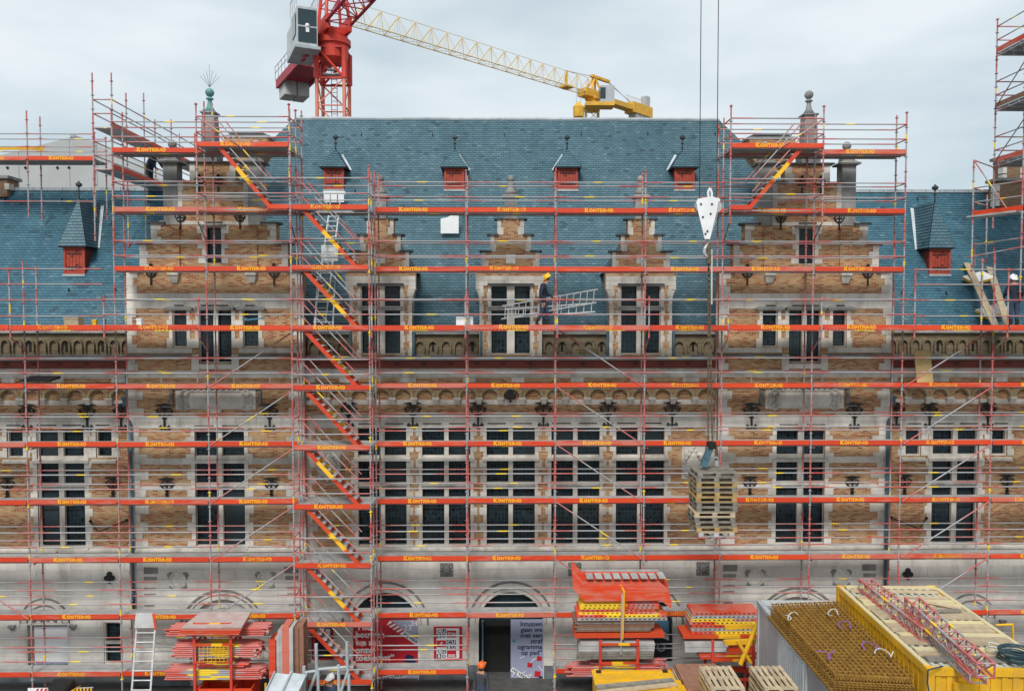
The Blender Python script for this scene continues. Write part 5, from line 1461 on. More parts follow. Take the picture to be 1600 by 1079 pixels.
person('worker', 'worker in white helmet seen from behind beside the sloping planks at right', (p2.x, -.2, zdk), R(170), dict(
    head=(0, -.08, 1.60), crown=(0, -.11, 1.72), ell=(.26, -.06, 1.14), wrl=(.2, -.28, 1.05), hal=(.19, -.35, 1.05), elr=(-.28, -.02, 1.15), wrr=(-.22, -.25, 1.0), har=(-.2, -.33, .99)),
    ('skin', 'jacket_navy', 'trousers_blue', 'boots'), 'helmet_white')
p3 = P(752, 1060, -1.1)
person('worker', 'worker in orange helmet and grey jacket looking up in front of the dark doorway', (p3.x, -1.1, 0.0), R(-25), dict(
    head=(0, -.01, 1.60), crown=(0, .03, 1.71)), ('skin', 'jacket_grey', 'trousers_blue', 'boots'), 'helmet_orange')
p4 = P(516, 1070, -1.9)
person('worker', 'worker with only a white helmet showing below the stair tower', (p4.x, -1.9, -.02), R(150), {}, ('skin', 'trousers_blue', 'trousers_blue', 'boots'), 'helmet_white')
p5 = P(233, 280, 6.5)
person('worker', 'dark dressed worker bending over on the roof scaffold beside the grey shelter', (PX(233, 6.6, 280), 6.6, RSZ-.0), R(70), dict(
    spine=(0, -.10, 1.12), chest=(0, -.30, 1.22), neck=(0, -.44, 1.28), head=(0, -.53, 1.30), crown=(0, -.63, 1.36), shl=(.18, -.32, 1.24), shr=(-.18, -.32, 1.24),
    ell=(.22, -.45, 1.0), wrl=(.18, -.6, .85), hal=(.17, -.66, .80), elr=(-.22, -.42, 1.0), wrr=(-.2, -.55, .82), har=(-.2, -.6, .76)),
    ('skin', 'jacket_navy', 'jacket_navy', 'boots'), 'helmet_white')

# ================================================================ LADDERS AND LOOSE THINGS ON THE SCAFFOLD
def ladder(name, label, a, b, w_, side, n, mat='aluminium', r=.028, group=None):
    """stiles from a to b, w_ apart along side"""
    a, b, s = Vector(a), Vector(b), Vector(side).normalized()*w_/2
    t = thing(name, label, 'ladder', a, group)
    for q in (-1, 1): bar_obj('stile', mat, t, a+s*q, b+s*q, r*.9, r*1.7, s)
    for k in range(n):
        c = a.lerp(b, (k+.5)/n); tube_obj('rung', mat, t, c-s, c+s, r*.75)
    return t
dz_ = zdk
ladder('carried_ladder', 'aluminium ladder section carried tilted by the worker in the yellow helmet', P(784, 488, -.15), P(933, 462, -.12), .46, (0.08, -.25, 1), 14, 'aluminium', .022)
ladder('carried_ladder', 'second ladder section lying flat against the carried one, slightly splayed', P(788, 490, .0), P(930, 480, .0), .30, (0.06, .1, 1), 12, 'aluminium', .022)
la, lb = P(499, 505, .95), plane_hit(526, 308)
ladder('roof_ladder', 'long aluminium roof ladder leaning on the slates behind the stair tower', (la.x, 1.0, la.z), lb+Vector((0, -.12, .05)), .40, (1, 0, 0), 24)
la, lb = P(506, 506, .55), P(510, 432, 1.0)
t = ladder('step_ladder', 'splayed aluminium step ladder at the foot of the roof ladder', (la.x, .55, dz_), lb, .62, (1, 0, 0), 5)
tl = plane_hit(517, 397)
box_obj_ = MB().box(tl.x-.33, tl.x+.33, tl.y-.22, tl.y-.16, tl.z-.30, tl.z+.34)
tag(box_obj_.build('white_sheet', 'white'), 'white sheet hung across the long roof ladder', 'panel')
tp = plane_hit(526, 309); m = MB()
for k in range(3): m.box(tp.x-.42+.29*k, tp.x-.18+.29*k, tp.y-.5, tp.y-.46, tp.z-.25, tp.z+.12)
m.box(tp.x-.45, tp.x+.45, tp.y-.46, tp.y-.43, tp.z+.06, tp.z+.2)
tag(m.build('ladder_hook', 'white'), 'white padded ridge hook at the top of the roof ladder', 'hook')
# pale sheets
q = plane_hit(704, 352)
m = MB().prism([(q.x-.36, q.z-.38), (q.x+.36, q.z-.38), (q.x+.36, q.z+.46), (q.x+.30, q.z+.46), (q.x-.10, q.z+.26), (q.x-.36, q.z+.20)], q.y-.55, q.y-.50)
tag(m.build('white_board', 'white'), 'white cut board standing against the slates above the left dormers', 'panel')
q = P(726, 506, .9)
tag(MB().box(q.x-.30, q.x+.30, .86, .90, dz_+.01, dz_+.36).build('white_board', 'white'), 'small white board on the eaves deck between two dormers', 'panel')
q = P(1442, 595, .62)
m = MB().hexa([(q.x-.29, .45, DZ[5]+.06), (q.x+.29, .45, DZ[5]+.06), (q.x+.29, .48, DZ[5]+.06), (q.x-.29, .48, DZ[5]+.06), (q.x-.30, .68, DZ[5]+1.22), (q.x+.28, .68, DZ[5]+1.22), (q.x+.28, .71, DZ[5]+1.22), (q.x-.30, .71, DZ[5]+1.22)])
tag(m.build('osb_board', 'osb'), 'upright chipboard sheet leaning on the right scaffold lift', 'board')
q = P(60, 598, .3)
m = MB().hexa([(q.x-.55, .1, DZ[5]+.19), (q.x+.5, .1, DZ[5]+.19), (q.x+.6, .6, DZ[5]+.28), (q.x-.45, .6, DZ[5]+.28), (q.x-.55, .1, DZ[5]+.24), (q.x+.5, .1, DZ[5]+.24), (q.x+.6, .6, DZ[5]+.36), (q.x-.45, .6, DZ[5]+.36)])
tag(m.build('black_tray', 'black'), 'flat black tray lying on the left wing scaffold lift', 'tray')
def crate_(px, py, w_, h_, d_, mat, name, label, cat, Y=-.2):
    q = P(px, py, Y); m = MB().box(q.x-w_/2, q.x+w_/2, Y, Y+d_, dz_, dz_+h_)
    if h_ > .15: m.box(q.x-w_/2-.015, q.x+w_/2+.015, Y-.015, Y+d_+.015, dz_+h_-.05, dz_+h_+.01)
    return tag(m.build(name, mat), label, cat)
crate_(111, 505, .48, .34, .35, 'wood_pale', 'wooden_crate', 'pale wooden crate standing on the left eaves deck', 'crate')
crate_(147, 505, .12, .26, .12, 'yellow', 'paint_tin', 'small yellow tin on the left eaves deck', 'tin')
crate_(160, 505, .13, .28, .13, 'poster_blue', 'paint_tin', 'small blue tin on the left eaves deck', 'tin')
crate_(217, 505, .16, .30, .16, 'poster_white', 'paint_tin', 'small white tin on the eaves deck by the left gable', 'tin')
q = P(402, 501, -.3)
tag(MB().bar((q.x-.35, -.3, dz_+.26), (q.x+.25, -.3, dz_+.33), .05, .05).sphere((q.x-.38, -.3, dz_+.27), .06, 8, 5).build('spirit_level', 'poster_blue'), 'blue spirit level propped on the rail of the left gable deck', 'tool')
# planks and insulation slabs on the right wing roof
for (a, Ya, b, Yb, lab) in (((1508, 414), None, (1555, 506), .9, 'long pale plank sloping down the right wing slates, left of two'), ((1543, 420), None, (1575, 506), .7, 'long pale plank sloping down the right wing slates, nearer the white helmet')):
    u = plane_hit(*a)+Vector((0, -.12, .06)); v = P(*b, Yb); v.z = dz_+.05
    o = bar_obj('roof_plank', 'wood_pale', None, u, v, .26, .05, (0, -.8, .6)); tag(o, lab, 'plank')
for (px, py, w_, lab) in ((1522, 441, .95, 'upper white insulation slab with yellow edge on the right wing slates'), (1545, 492, 1.1, 'lower white insulation slab with yellow edge on the right wing slates')):
    u = plane_hit(px, py)+Vector((0, -.25, .1))
    t = thing('insulation_slab', lab, 'insulation slab', u, 'insulation slabs', R(12), local=True)
    s = link('slab', MB().box(-w_/2, w_/2, -.3, .3, .02, .12).mesh('slab', 'insulation'), t, (0, 0, 0), (R(28), R(-14), 0))
    link('foil_edge', MB().box(-w_/2-.01, -w_/2, -.3, .3, .02, .12).box(-w_/2, w_/2, -.31, -.3, .02, .12).mesh('foil_edge', 'yellow'), s, (0, 0, 0))

# ================================================================ POSTERS
def txt(parent, body, x, z, y, size, mat, bold=.0, align='LEFT', sx=1.0, rot=0.0):
    me = text_mesh(body, size, mat, bold, align)
    o = link('lettering', me, parent, (x, y, z), (0, R(rot), 0), (sx, 1, 1)); return o
def flat(parent, name, mat, pts, y): 
    m = MB(); n = len(pts); m.v = [(a, y, b) for a, b in pts]; m.f = [tuple(range(n))]; return m.build(name, mat, parent)
# large red banner in the left arch
yp = YC+.12
x0, x1, z0, z1 = cx(547, 1010), cx(655, 1010), cz(1066), cz(968)
t = thing('banner', 'large red banner with white lettering and striped ribbon filling the left archway', 'banner', (x0, yp, z0))
MB().box(x0, x1, yp, yp+.03, z0, z1).build('sheet', 'poster_red', t)
yy = yp-.004
flat(t, 'lilac_field', 'poster_lilac', [(cx(610, 972), cz(969)), (cx(655, 972), cz(969)), (x1-.01, cz(1003)), (cx(650, 1000), cz(1000))], yy)
flat(t, 'lilac_field', 'poster_lilac', [(cx(618, 1063), cz(1065)), (cx(640, 1046), cz(1046)), (x1-.01, cz(1042)), (x1-.01, cz(1065))], yy)
a, b = Vector((cx(606, 973), cz(973))), Vector((cx(654, 1006), cz(1006)))
dv = (b-a); nv = Vector((-dv.y, dv.x)).normalized()*.10
flat(t, 'ribbon', 'poster_white', [tuple(a-nv), tuple(b-nv), tuple(b+nv), tuple(a+nv)][::1] if nv.y > 0 else [tuple(a+nv), tuple(b+nv), tuple(b-nv), tuple(a-nv)], yy-.004)
for k in range(4):
    c = a.lerp(b, .05+.115*k); d = a.lerp(b, .105+.115*k); sh = dv.normalized()*.05
    flat(t, 'ribbon_stripe', 'poster_red', [tuple(c-nv*1.0-sh), tuple(d-nv-sh), tuple(d+nv+sh), tuple(c+nv+sh)] if nv.y > 0 else [tuple(c+nv), tuple(d+nv), tuple(d-nv), tuple(c-nv)], yy-.008)
ang = math.degrees(math.atan2(dv.y, dv.x))
p = a.lerp(b, .50)-nv*.5*(1 if nv.y > 0 else -1); txt(t, 'WIJ VERB', p.x, p.y, yy-.009, .15, 'poster_navy', .004, rot=-ang)
for s_, px, py, sz in (('23', 630, 985, .30), ('24', 641, 978, .26)): txt(t, s_, cx(px, py), cz(py), yy-.006, sz, 'poster_white', .002)
for k, s_ in enumerate(('Hier', 'bouwen', 'we aan', 'onze', 'toekomst”')): txt(t, s_, cx(554.5 + (4 if k == 0 else 0), 1000), cz(984+12.0*k), yy-.004, .33, 'poster_white', .012)
a, b = Vector((cx(590, 1058), cz(1062))), Vector((cx(634, 1054), cz(1054))); dv = b-a; nv = Vector((-dv.y, dv.x)).normalized()*.09
flat(t, 'ribbon', 'poster_white', [tuple(a-nv), tuple(b-nv), tuple(b+nv), tuple(a+nv)], yy-.005); txt(t, 'VERBOUWEN', a.x+.05, a.y-.05, yy-.009, .16, 'poster_navy', .004, rot=-math.degrees(math.atan2(dv.y, dv.x)))
flat(t, 'silhouette', 'poster_navy', [(cx(628, 1030), cz(1033)), (cx(636, 1022), cz(1022)), (cx(645, 1024), cz(1025)), (cx(650, 1036), cz(1037)), (cx(640, 1036), cz(1036))], yy-.006)
# small CUBO poster
x0, x1, z0, z1 = cx(678, 1003), cx(722, 1003), cz(1029), cz(977)
yp = YC-.05
t = thing('poster', 'red framed poster with navy letter tiles on the pier left of the doorway', 'poster', (x0, yp, z0))
MB().box(x0, x1, yp, YC-.02, z0, z1).build('sheet', 'poster_red', t); yy = yp-.004
W_, H_ = x1-x0, z1-z0
flat(t, 'white_field', 'poster_white', [(x0+.10, z0+.06), (x1-.10, z0+.06), (x1-.10, z1-.06), (x0+.10, z1-.06)], yy)
tile = .175
for (rows, ox, oz) in ((('CU', 'BO'), 0.11, H_-.07), (('CU', 'BO'), .47, H_-.48), (('CU', 'BO'), .11, H_-.82)):
    for r_, row in enumerate(rows):
        for c_, ch in enumerate(row):
            xx, zz = x0+ox+c_*tile, z0+oz-(r_+1)*tile; dark = (r_+c_) % 2 == 1 or ox > .3
            if dark: flat(t, 'letter_tile', 'poster_navy', [(xx, zz), (xx+tile-.01, zz), (xx+tile-.01, zz+tile-.01), (xx, zz+tile-.01)], yy-.003)
            txt(t, ch, xx+tile/2-.005, zz+.025, yy-.006, .17, 'poster_white' if dark else 'poster_navy', .006, 'CENTER')
for (ox, oz, s_) in ((.48, H_-.40, '€20'), (.11, H_-.76, '€'), (.48, H_-1.14, '')):
    flat(t, 'price_tile', 'poster_red', [(x0+ox, z0+oz), (x0+ox+.34, z0+oz), (x0+ox+.34, z0+oz+.26), (x0+ox, z0+oz+.26)], yy-.003)
    if s_: txt(t, s_, x0+ox+.17, z0+oz+.06, yy-.006, .18, 'poster_white', .004, 'CENTER')
for zz in (H_-1.06, H_-1.11): flat(t, 'text_line', 'poster_white', [(x0+.52, z0+zz), (x0+.78, z0+zz), (x0+.78, z0+zz+.03), (x0+.52, z0+zz+.03)], yy-.006)
# tall poster in the right half of the doorway
yp = YC+.10
x0, x1, z0, z1 = cx(798, 1020), cx(852, 1020), cz(1076), cz(969)
t = thing('banner', 'tall lilac banner with navy lettering and a map filling half the doorway', 'banner', (x0, yp, z0))
MB().box(x0, x1, yp, yp+.03, z0, z1).build('sheet', 'poster_lilac', t); yy = yp-.004
for k, s_ in enumerate(('Intussen', 'gaan we', 'met een', 'straf', 'ogramma', 'op pad”')): txt(t, s_, cx(847.5, 1000), cz(979+9.0*k), yy-.002, .245, 'poster_navy', .005, 'RIGHT')
flat(t, 'red_edge', 'poster_red', [(x1-.07, cz(1035)), (x1-.03, cz(1035)), (x1-.03, cz(972)), (x1-.07, cz(972))], yy)
rr = random.Random(5)
for k in range(9):
    u = Vector((rr.uniform(x0+.03, x1-.2), rr.uniform(cz(1066), cz(1028)))); v = u+Vector((rr.uniform(.1, .3), rr.uniform(-.25, .25))); v.x = min(v.x, x1-.1)
    d_ = (v-u).normalized(); n_ = Vector((-d_.y, d_.x))*.012; flat(t, 'map_line', 'poster_white', [tuple(u-n_), tuple(v-n_), tuple(v+n_), tuple(u+n_)], yy-.001-.0003*k)
for (px, py, s_, mt) in ((828, 1040, .1, 'poster_red'), (840, 1054, .12, 'poster_red'), (843, 1030, .10, 'poster_red'), (845, 1060, .07, 'poster_navy'), (803, 1002, .06, 'poster_blue'), (805, 1064, .07, 'poster_red')):
    u = (cx(px, py), cz(py)); flat(t, 'map_block', mt, [(u[0]-s_, u[1]-s_*.8), (u[0]+s_*.8, u[1]-s_), (u[0]+s_, u[1]+s_*.7), (u[0]-s_*.8, u[1]+s_)], yy-.005)
a, b = Vector((cx(799, 1048), cz(1046))), Vector((cx(840, 1071), cz(1072))); dv = b-a; nv = Vector((-dv.y, dv.x)).normalized()*.085
flat(t, 'ribbon', 'poster_white', [tuple(a-nv), tuple(b-nv), tuple(b+nv), tuple(a+nv)], yy-.007); p = a.lerp(b, .03)-nv*.6; txt(t, 'WIJ VERBOUWEN', p.x, p.y, yy-.010, .155, 'poster_navy', .004, rot=-math.degrees(math.atan2(dv.y, dv.x)))
# right arch: dark banner mostly behind the stacked parts
x0, x1, z0, z1 = cx(955, 1020), cx(1050, 1020), cz(1072), cz(968)
t = thing('banner', 'dark banner with blue field and pale lettering behind the scaffold part stack', 'banner', (x0, yp, z0))
MB().box(x0, x1, yp, yp+.03, z0, z1).build('sheet', 'poster_dark', t)
flat(t, 'blue_field', 'poster_blue', [(cx(1018, 975), cz(1000)), (cx(1046, 975), cz(1000)), (cx(1046, 975), cz(972)), (cx(1018, 975), cz(972))], yy)
flat(t, 'ribbon', 'poster_white', [(cx(1028, 990), cz(995)), (cx(1046, 990), cz(1003)), (cx(1046, 990), cz(992)), (cx(1028, 990), cz(984))], yy-.004)
txt(t, 'WIJ', cx(1034, 990), cz(995), yy-.008, .18, 'poster_navy', .004)
txt(t, 'O', cx(1026, 1010), cz(1020), yy-.004, .45, 'poster_lilac', .01)
for k, s_ in enumerate(('mo', 'ar', 'ip')): txt(t, s_, cx(960+20*k, 1004), cz(1006), yy-.004, .3, 'poster_white', .004)
# left window poster (its printed code is left out) and one in the small window by the stair tower
x0, x1, z0, z1 = wxL(50, 1010), wxL(105, 1010), cz(1046), cz(977)
yp = YC+.16
t = thing('window_poster', 'pale blue white poster sheet in the recess at the left wing ground floor', 'poster', (x0, yp, z0))
MB().box(x0, x1, yp, yp+.02, z0, z1).build('sheet', 'poster_white', t)
flat(t, 'photo_strip', 'poster_lilac', [(x0+.03, z0+.02), (x1-.03, z0+.02), (x1-.03, z0+.36), (x0+.03, z0+.36)], yp-.004)
flat(t, 'photo_strip', 'poster_blue', [(x0+.45, z0+.02), (x0+.75, z0+.02), (x0+.75, z0+.2), (x0+.6, z0+.3), (x0+.45, z0+.12)], yp-.008)
x0, x1, z0, z1 = cx(484, 1000)+.1, cx(522, 1000)-.02, cz(1031)+.06, cz(972)-.06
t = thing('window_poster', 'red edged dark poster in the small window beside the stair tower', 'poster', (x0, YC+.1, z0))
MB().box(x0, x1, YC+.02, YC+.04, z0, z1).build('sheet', 'poster_red', t)
flat(t, 'dark_field', 'poster_dark', [(x0+.08, z0+.06), (x1-.08, z0+.06), (x1-.08, z1-.1), (x0+.08, z1-.1)], YC+.015)
flat(t, 'white_patch', 'poster_white', [(x1-.3, z1-.42), (x1-.12, z1-.42), (x1-.12, z1-.14), (x1-.3, z1-.14)], YC+.011)
# dark recess and steel door leaf left of the doorway
xd = cx(754, 1000)
t = tag(MB().box(xd-.03, xd+.03, YC+.05, YC+.10, .02, cz(968)).box(xd-.05, xd+.05, YC-.02, YC+.05, cz(971), cz(969)).build('door_post', 'pipe_blue'), 'slim blue-grey steel post at the left of the open doorway', 'post')
simple('rail_pale', (0.62, 0.58, 0.45), (0.5, 0.48, 0.4), 2, 0.6)
simple('deck_pink', (0.48, 0.40, 0.38), (0.40, 0.28, 0.26), 3, 0.7)
# ================================================================ STACKS IN THE YARD
def tube_bundle(name, label, c, L, rows, cols, r=.03, mat='bundle', pitch=.066, jit=.12, group='bundles of scaffold tubes', axis='x', ends=True):
    t = thing(name, label, 'tube bundle', c, group)
    for i in range(rows):
        for k in range(cols):
            dx = random.uniform(-jit, jit); y = c[1]+(k-(cols-1)/2)*pitch; z = c[2]+r+i*pitch
            tube_obj('tube', mat, t, (c[0]-L/2+dx, y, z), (c[0]+L/2+dx, y, z), r)
            if ends and k == 0 and random.random() < .5: box_obj('tube_head', 'tube_red', t, c[0]+L/2+dx-.02, c[0]+L/2+dx+.06, y-.05, y+.02, z-.05, z+.05)
    return t
def rack(name, label, x0, x1, y0, y1, z0, z1, levels, mat='crane_red', bars=True):
    t = thing(name, label, 'storage rack', ((x0+x1)/2, (y0+y1)/2, z0), 'red and yellow storage racks')
    for x in (x0, x1):
        for y in (y0, y1): box_obj('post', mat, t, x-.04, x+.04, y-.04, y+.04, z0, z1)
    for z in levels:
        for y in (y0, y1): bar_obj('cross_bar', 'spray_x', t, (x0, y-.05, z), (x1, y-.05, z), .05, .07)
        for x in (x0, x1): bar_obj('side_bar', mat, t, (x, y0, z), (x, y1, z), .05, .06)
    return t
YS = -2.3
def sx(px, py=1020): return P(px, py, YS).x
def sz(py): return PZ(py, YS)
# --- left stack
rack('tube_rack', 'tall red and yellow stacked tube rack left of the stair tower', sx(304), sx(361), YS, YS+.9, .0, sz(970), [sz(1078), sz(1030), sz(1003), sz(971)])
m = thing('rack_grille', 'yellow wire mesh side hung on the left tube rack', 'grille', (sx(332), YS-.1, sz(1028)))
for k in range(9): x = sx(304)+(sx(361)-sx(304))*(k+.5)/9; tube_obj('wire', 'yellow' if 2 < k < 8 else 'steel', m, (x, YS-.10, sz(1028)), (x, YS-.10, sz(1005)), .014, 5)
for k in range(5): z = sz(1028-5.0*k); tube_obj('wire', 'yellow', m, (sx(312), YS-.115, z), (sx(354), YS-.115, z), .012, 5)
tube_bundle('tube_bundle', 'top bundle of pale red scaffold tubes in the left rack', (sx(336), YS+.42, sz(994)), 3.1, 4, 9)
tube_bundle('tube_bundle', 'thick bright red tube bundle in the middle of the left rack', (sx(334), YS+.42, sz(1027)), 2.65, 6, 9, mat='bundle_red')
tube_bundle('tube_bundle', 'low pink and grey tube bundle in the left rack', (sx(332), YS+.42, sz(1062)), 3.0, 5, 9)
tube_bundle('tube_bundle', 'short dark red tube bundle near the left rack base', (sx(342), YS+.42, sz(1044)), 1.5, 2, 7, mat='bundle_red')
t = thing('deck_stack', 'grey scaffold deck hatches laid slanting on top of the left tube rack', 'deck stack', (sx(333), YS+.4, sz(982)))
for k in range(4):
    z = sz(984)+.07*k; x0, x1 = sx(284)+.04*k, sx(378)+.03*k
    MB().hexa([(x0, YS-.25, z), (x1, YS-.25, z), (x1+.0, YS+.7, z+.12), (x0+.22, YS+.7, z+.12), (x0, YS-.25, z+.05), (x1, YS-.25, z+.05), (x1+.0, YS+.7, z+.17), (x0+.22, YS+.7, z+.17)]).build('deck_hatch', 'deck_pink' if k == 3 else 'worn_red', t)
MB().box(sx(300), sx(366), YS-.1, YS+1.0, .0, sz(1071)).build('plinth', 'toe_red', t) if False else None
bx = thing('parts_bin', 'red steel parts bin under the left tube rack', 'bin', (sx(335), YS+.4, 0))
m = MB(); x0, x1, y0, y1, h = sx(308), sx(392), YS+.02, YS+.95, sz(1073)
m.box(x0, x1, y0, y0+.03, .15, h).box(x0, x1, y1-.03, y1, .15, h).box(x0, x0+.03, y0+.03, y1-.03, .15, h).box(x1-.03, x1, y0+.03, y1-.03, .15, h).box(x0, x1, y0, y1, .1, .15); m.build('shell', 'toe_red', bx)
for x in (x0+.05, x1-.15): box_obj('foot', 'steel', bx, x, x+.1, y0+.1, y1-.1, 0, .1)
# --- access ladder with hatch
t = ladder('access_ladder', 'steel access ladder leaning against the first lift with a grey hatch on top', P(219, 1100, -1.25), P(229, 966, -.55), .62, (1, 0, 0), 9, 'aluminium', .035)
h0 = P(229, 978, -.62); h1 = P(227, 958, -.62)
MB().hexa([(h0.x-.36, -.75, h0.z), (h0.x+.34, -.75, h0.z), (h0.x+.34, -.72, h0.z), (h0.x-.36, -.72, h0.z), (h0.x-.38, -.55, h1.z), (h0.x+.22, -.55, h1.z), (h0.x+.22, -.52, h1.z), (h0.x-.38, -.52, h1.z)]).build('hatch', 'deck_steel', t)
bar_obj('hatch_edge', 'toe_red', t, (h0.x+.22, -.60, h1.z), (h0.x+.37, -.78, h0.z-.05), .05, .09)
# --- decks standing on end
t = thing('upright_deck_stack', 'scaffold decks and planks standing on end between rack and stair tower', 'deck stack', (sx(440), YS, 0))
for px, w_, py, mt in ((421, .20, 1003, 'worn_red'), (428, .14, 1001, 'deck_steel'), (434, .20, 990, 'deck_steel'), (443, .22, 981, 'worn_red'), (452, .12, 983, 'deck_steel'), (458, .18, 985, 'wood_brown'), (466, .15, 980, 'wood_brown')):
    x = sx(px); box_obj('upright_deck', mt, t, x-w_/2, x+w_/2, YS+.3+random.uniform(-.1, .1), YS+.9, 0.02, sz(py))
tube_obj('yellow_prop', 'yellow', t, (sx(415), YS-.1, 0), (sx(416), YS-.1, sz(1062)), .035)
# --- galvanised chute and frame at the foot of the stair tower
t = thing('steel_chute', 'galvanised sheet steel chutes slanting at the bottom left of the stair tower', 'chute', (sx(440), YS-1.2, 0))
for px, dx in ((437, 0), (462, .1)):
    a, b = P(px-12, 1090, YS-1.4), P(px+6, 1052, YS-.6)
    m = MB(); m.bar(a, b, .52, .02, (0, -.5, 1)); 
    for s_ in (-.26, .26): m.bar(a+Vector((s_, 0, .05)), b+Vector((s_, 0, .05)), .02, .13, (0, -.5, 1))
    m.build('trough', 'zinc_white', t)
    for q in (a, b): tube_obj('support', 'steel', t, (q.x, q.y, 0), (q.x, q.y, q.z-.03), .03)
t = thing('galvanised_frame', 'grey galvanised post frame standing before the stair tower', 'frame', (sx(510), YS-.3, 0))
for px, py0, py1, dx in ((475, 1040, 1085, 0), (494, 1005, 1045, 0), (497, 1046, 1085, 0), (529, 1038, 1085, 0), (542, 1002, 1046, 0), (545, 1052, 1085, 0)):
    a, b = P(px, py0, YS-.3), P(px+1, py1, YS-.3)
    if py1 > 1080: b = Vector((b.x, b.y, 0))
    tube_obj('post', 'zinc', t, a, b, .055, 8)
for a, b in (((496, 1046), (482, 1082)), ((545, 1044), (532, 1082)), ((494, 1045), (545, 1041)), ((475, 1050), (497, 1047))): tube_obj('strut', 'zinc', t, P(*a, YS-.3), P(*b, YS-.3), .05, 8)

# --- big middle stack
YS = -2.0
x0, x1 = sx(897), sx(1040)
t = thing('stair_flight_stack', 'nested orange stair flights strapped on top of the tall middle stack', 'stair flights', (sx(967), YS, sz(953)))
zb = sz(938)
for k in range(5):
    y = YS-.1+.17*k; z = zb+.10*k
    for yy in (y,):
        m = MB(); w_ = .30
        pts = [(sx(894), z+.62), (sx(911), z+.30), (sx(1031), z+.30), (sx(1047), z-.12)]
        pts = [(sx(895)+.0, z+.72), (sx(912), z+.34), (sx(1032), z+.32), (sx(1048), z+.02)]
        m.prism([(pts[0][0], pts[0][1]-.32), (pts[1][0], pts[1][1]-.34), (pts[2][0]-.02, pts[2][1]-.30), (pts[3][0]-.03, pts[3][1]-.26), pts[3], pts[2], pts[1], pts[0]], yy, yy+.035)
        link_ = m.build('stringer', 'worn_red', t)
for k in range(9):
    x = sx(917)+(sx(1030)-sx(917))*k/8; box_obj('tread', 'deck_steel', t, x, x+.22, YS+.1, YS+.72, zb+.66, zb+.70)
box_obj('tread', 'deck_steel', t, sx(905), sx(1034), YS+.66, YS+.70, zb+.62, zb+.78)
def plank_stack(name, label, xa, xb, ya, yb, zlo, n, h, mat, gap=.012, holes=False, group='stacked decks and planks', jit=.05, cat='plank stack'):
    t = thing(name, label, cat, ((xa+xb)/2, (ya+yb)/2, zlo), group)
    for k in range(n):
        d = random.uniform(-jit, jit); z = zlo+k*h
        box_obj('plank', mat[k % len(mat)], t, xa+d, xb+d+random.uniform(-jit, jit), ya, yb, z, z+h-gap)
        if holes:
            m = MB(); q = xa+d+.12
            while q < xb+d-.12: m.box(q, q+.07, ya-.004, ya-.0005, z+h*.30, z+h*.62); q += .155
            m.build('punched_holes', 'deck_hole', t, kind='stuff')
    return t
plank_stack('steel_deck_stack', 'red perforated steel decks in a strapped block of the middle stack', sx(906), sx(1027), YS, YS+.8, sz(960), 4, .085, ['spray_side', 'worn_red', 'spray_side'], holes=True)
plank_stack('steel_deck_stack', 'grey and red perforated steel decks lower in the middle stack', sx(901), sx(1042), YS-.05, YS+.8, sz(969), 2, .10, ['deck_steel', 'spray_side'], holes=True)
plank_stack('timber_plank_stack', 'weathered brown timber planks in the middle stack', sx(902), sx(1024), YS, YS+.8, sz(987), 6, .062, ['wood_brown', 'wood_grey', 'wood_brown'], jit=.13)
plank_stack('steel_deck_stack', 'single red and yellow deck under the timber planks', sx(896), sx(1034), YS-.05, YS+.8, sz(996), 1, .15, ['spray_x'])
rack('tube_rack', 'red and yellow rack at the foot of the tall middle stack', sx(937), sx(995), YS-.15, YS+.8, 0, sz(997), [sz(1066), sz(1032), sz(1003)])
t = thing('panel_stack', 'weathered grey panels with red tubes in the middle rack', 'panel stack', (sx(960), YS, sz(1028)))
for k in range(6): z = sz(1028)+k*.085; MB().hexa([(sx(900)+.03*k, YS-.1, z), (sx(1020)+.01*k, YS-.1, z), (sx(1022), YS+.75, z+.10), (sx(905), YS+.75, z+.10), (sx(900)+.03*k, YS-.1, z+.07), (sx(1020)+.01*k, YS-.1, z+.07), (sx(1022), YS+.75, z+.17), (sx(905), YS+.75, z+.17)]).build('panel', 'wood_grey' if k < 3 else 'deck_steel', t)
tube_bundle('tube_bundle', 'red and grey tube bundle under the grey panels of the middle rack', (sx(962), YS+.35, sz(1060)), 2.9, 5, 8, jit=.2)
tube_bundle('tube_bundle', 'ragged red tube bundle at the bottom of the middle stack', (sx(985), YS+.35, sz(1045)), 2.3, 2, 6, jit=.25)
t = thing('ratchet_strap', 'orange lashing strap around the tall middle stack', 'strap', (sx(972), YS-.1, sz(996)))
bar_obj('strap_band', 'rope_orange', t, (sx(971), YS-.16, sz(996)), (sx(973), YS-.2, sz(921)), .015, .07, (1, 0, 0)); bar_obj('strap_band', 'rope_orange', t, (sx(973), YS-.2, sz(921)), (sx(969), YS+.8, sz(915)), .07, .015)
bar_obj('strap_band', 'steel', t, (sx(969), YS-.17, sz(1020)), (sx(970), YS-.2, sz(925)), .012, .05, (1, 0, 0))
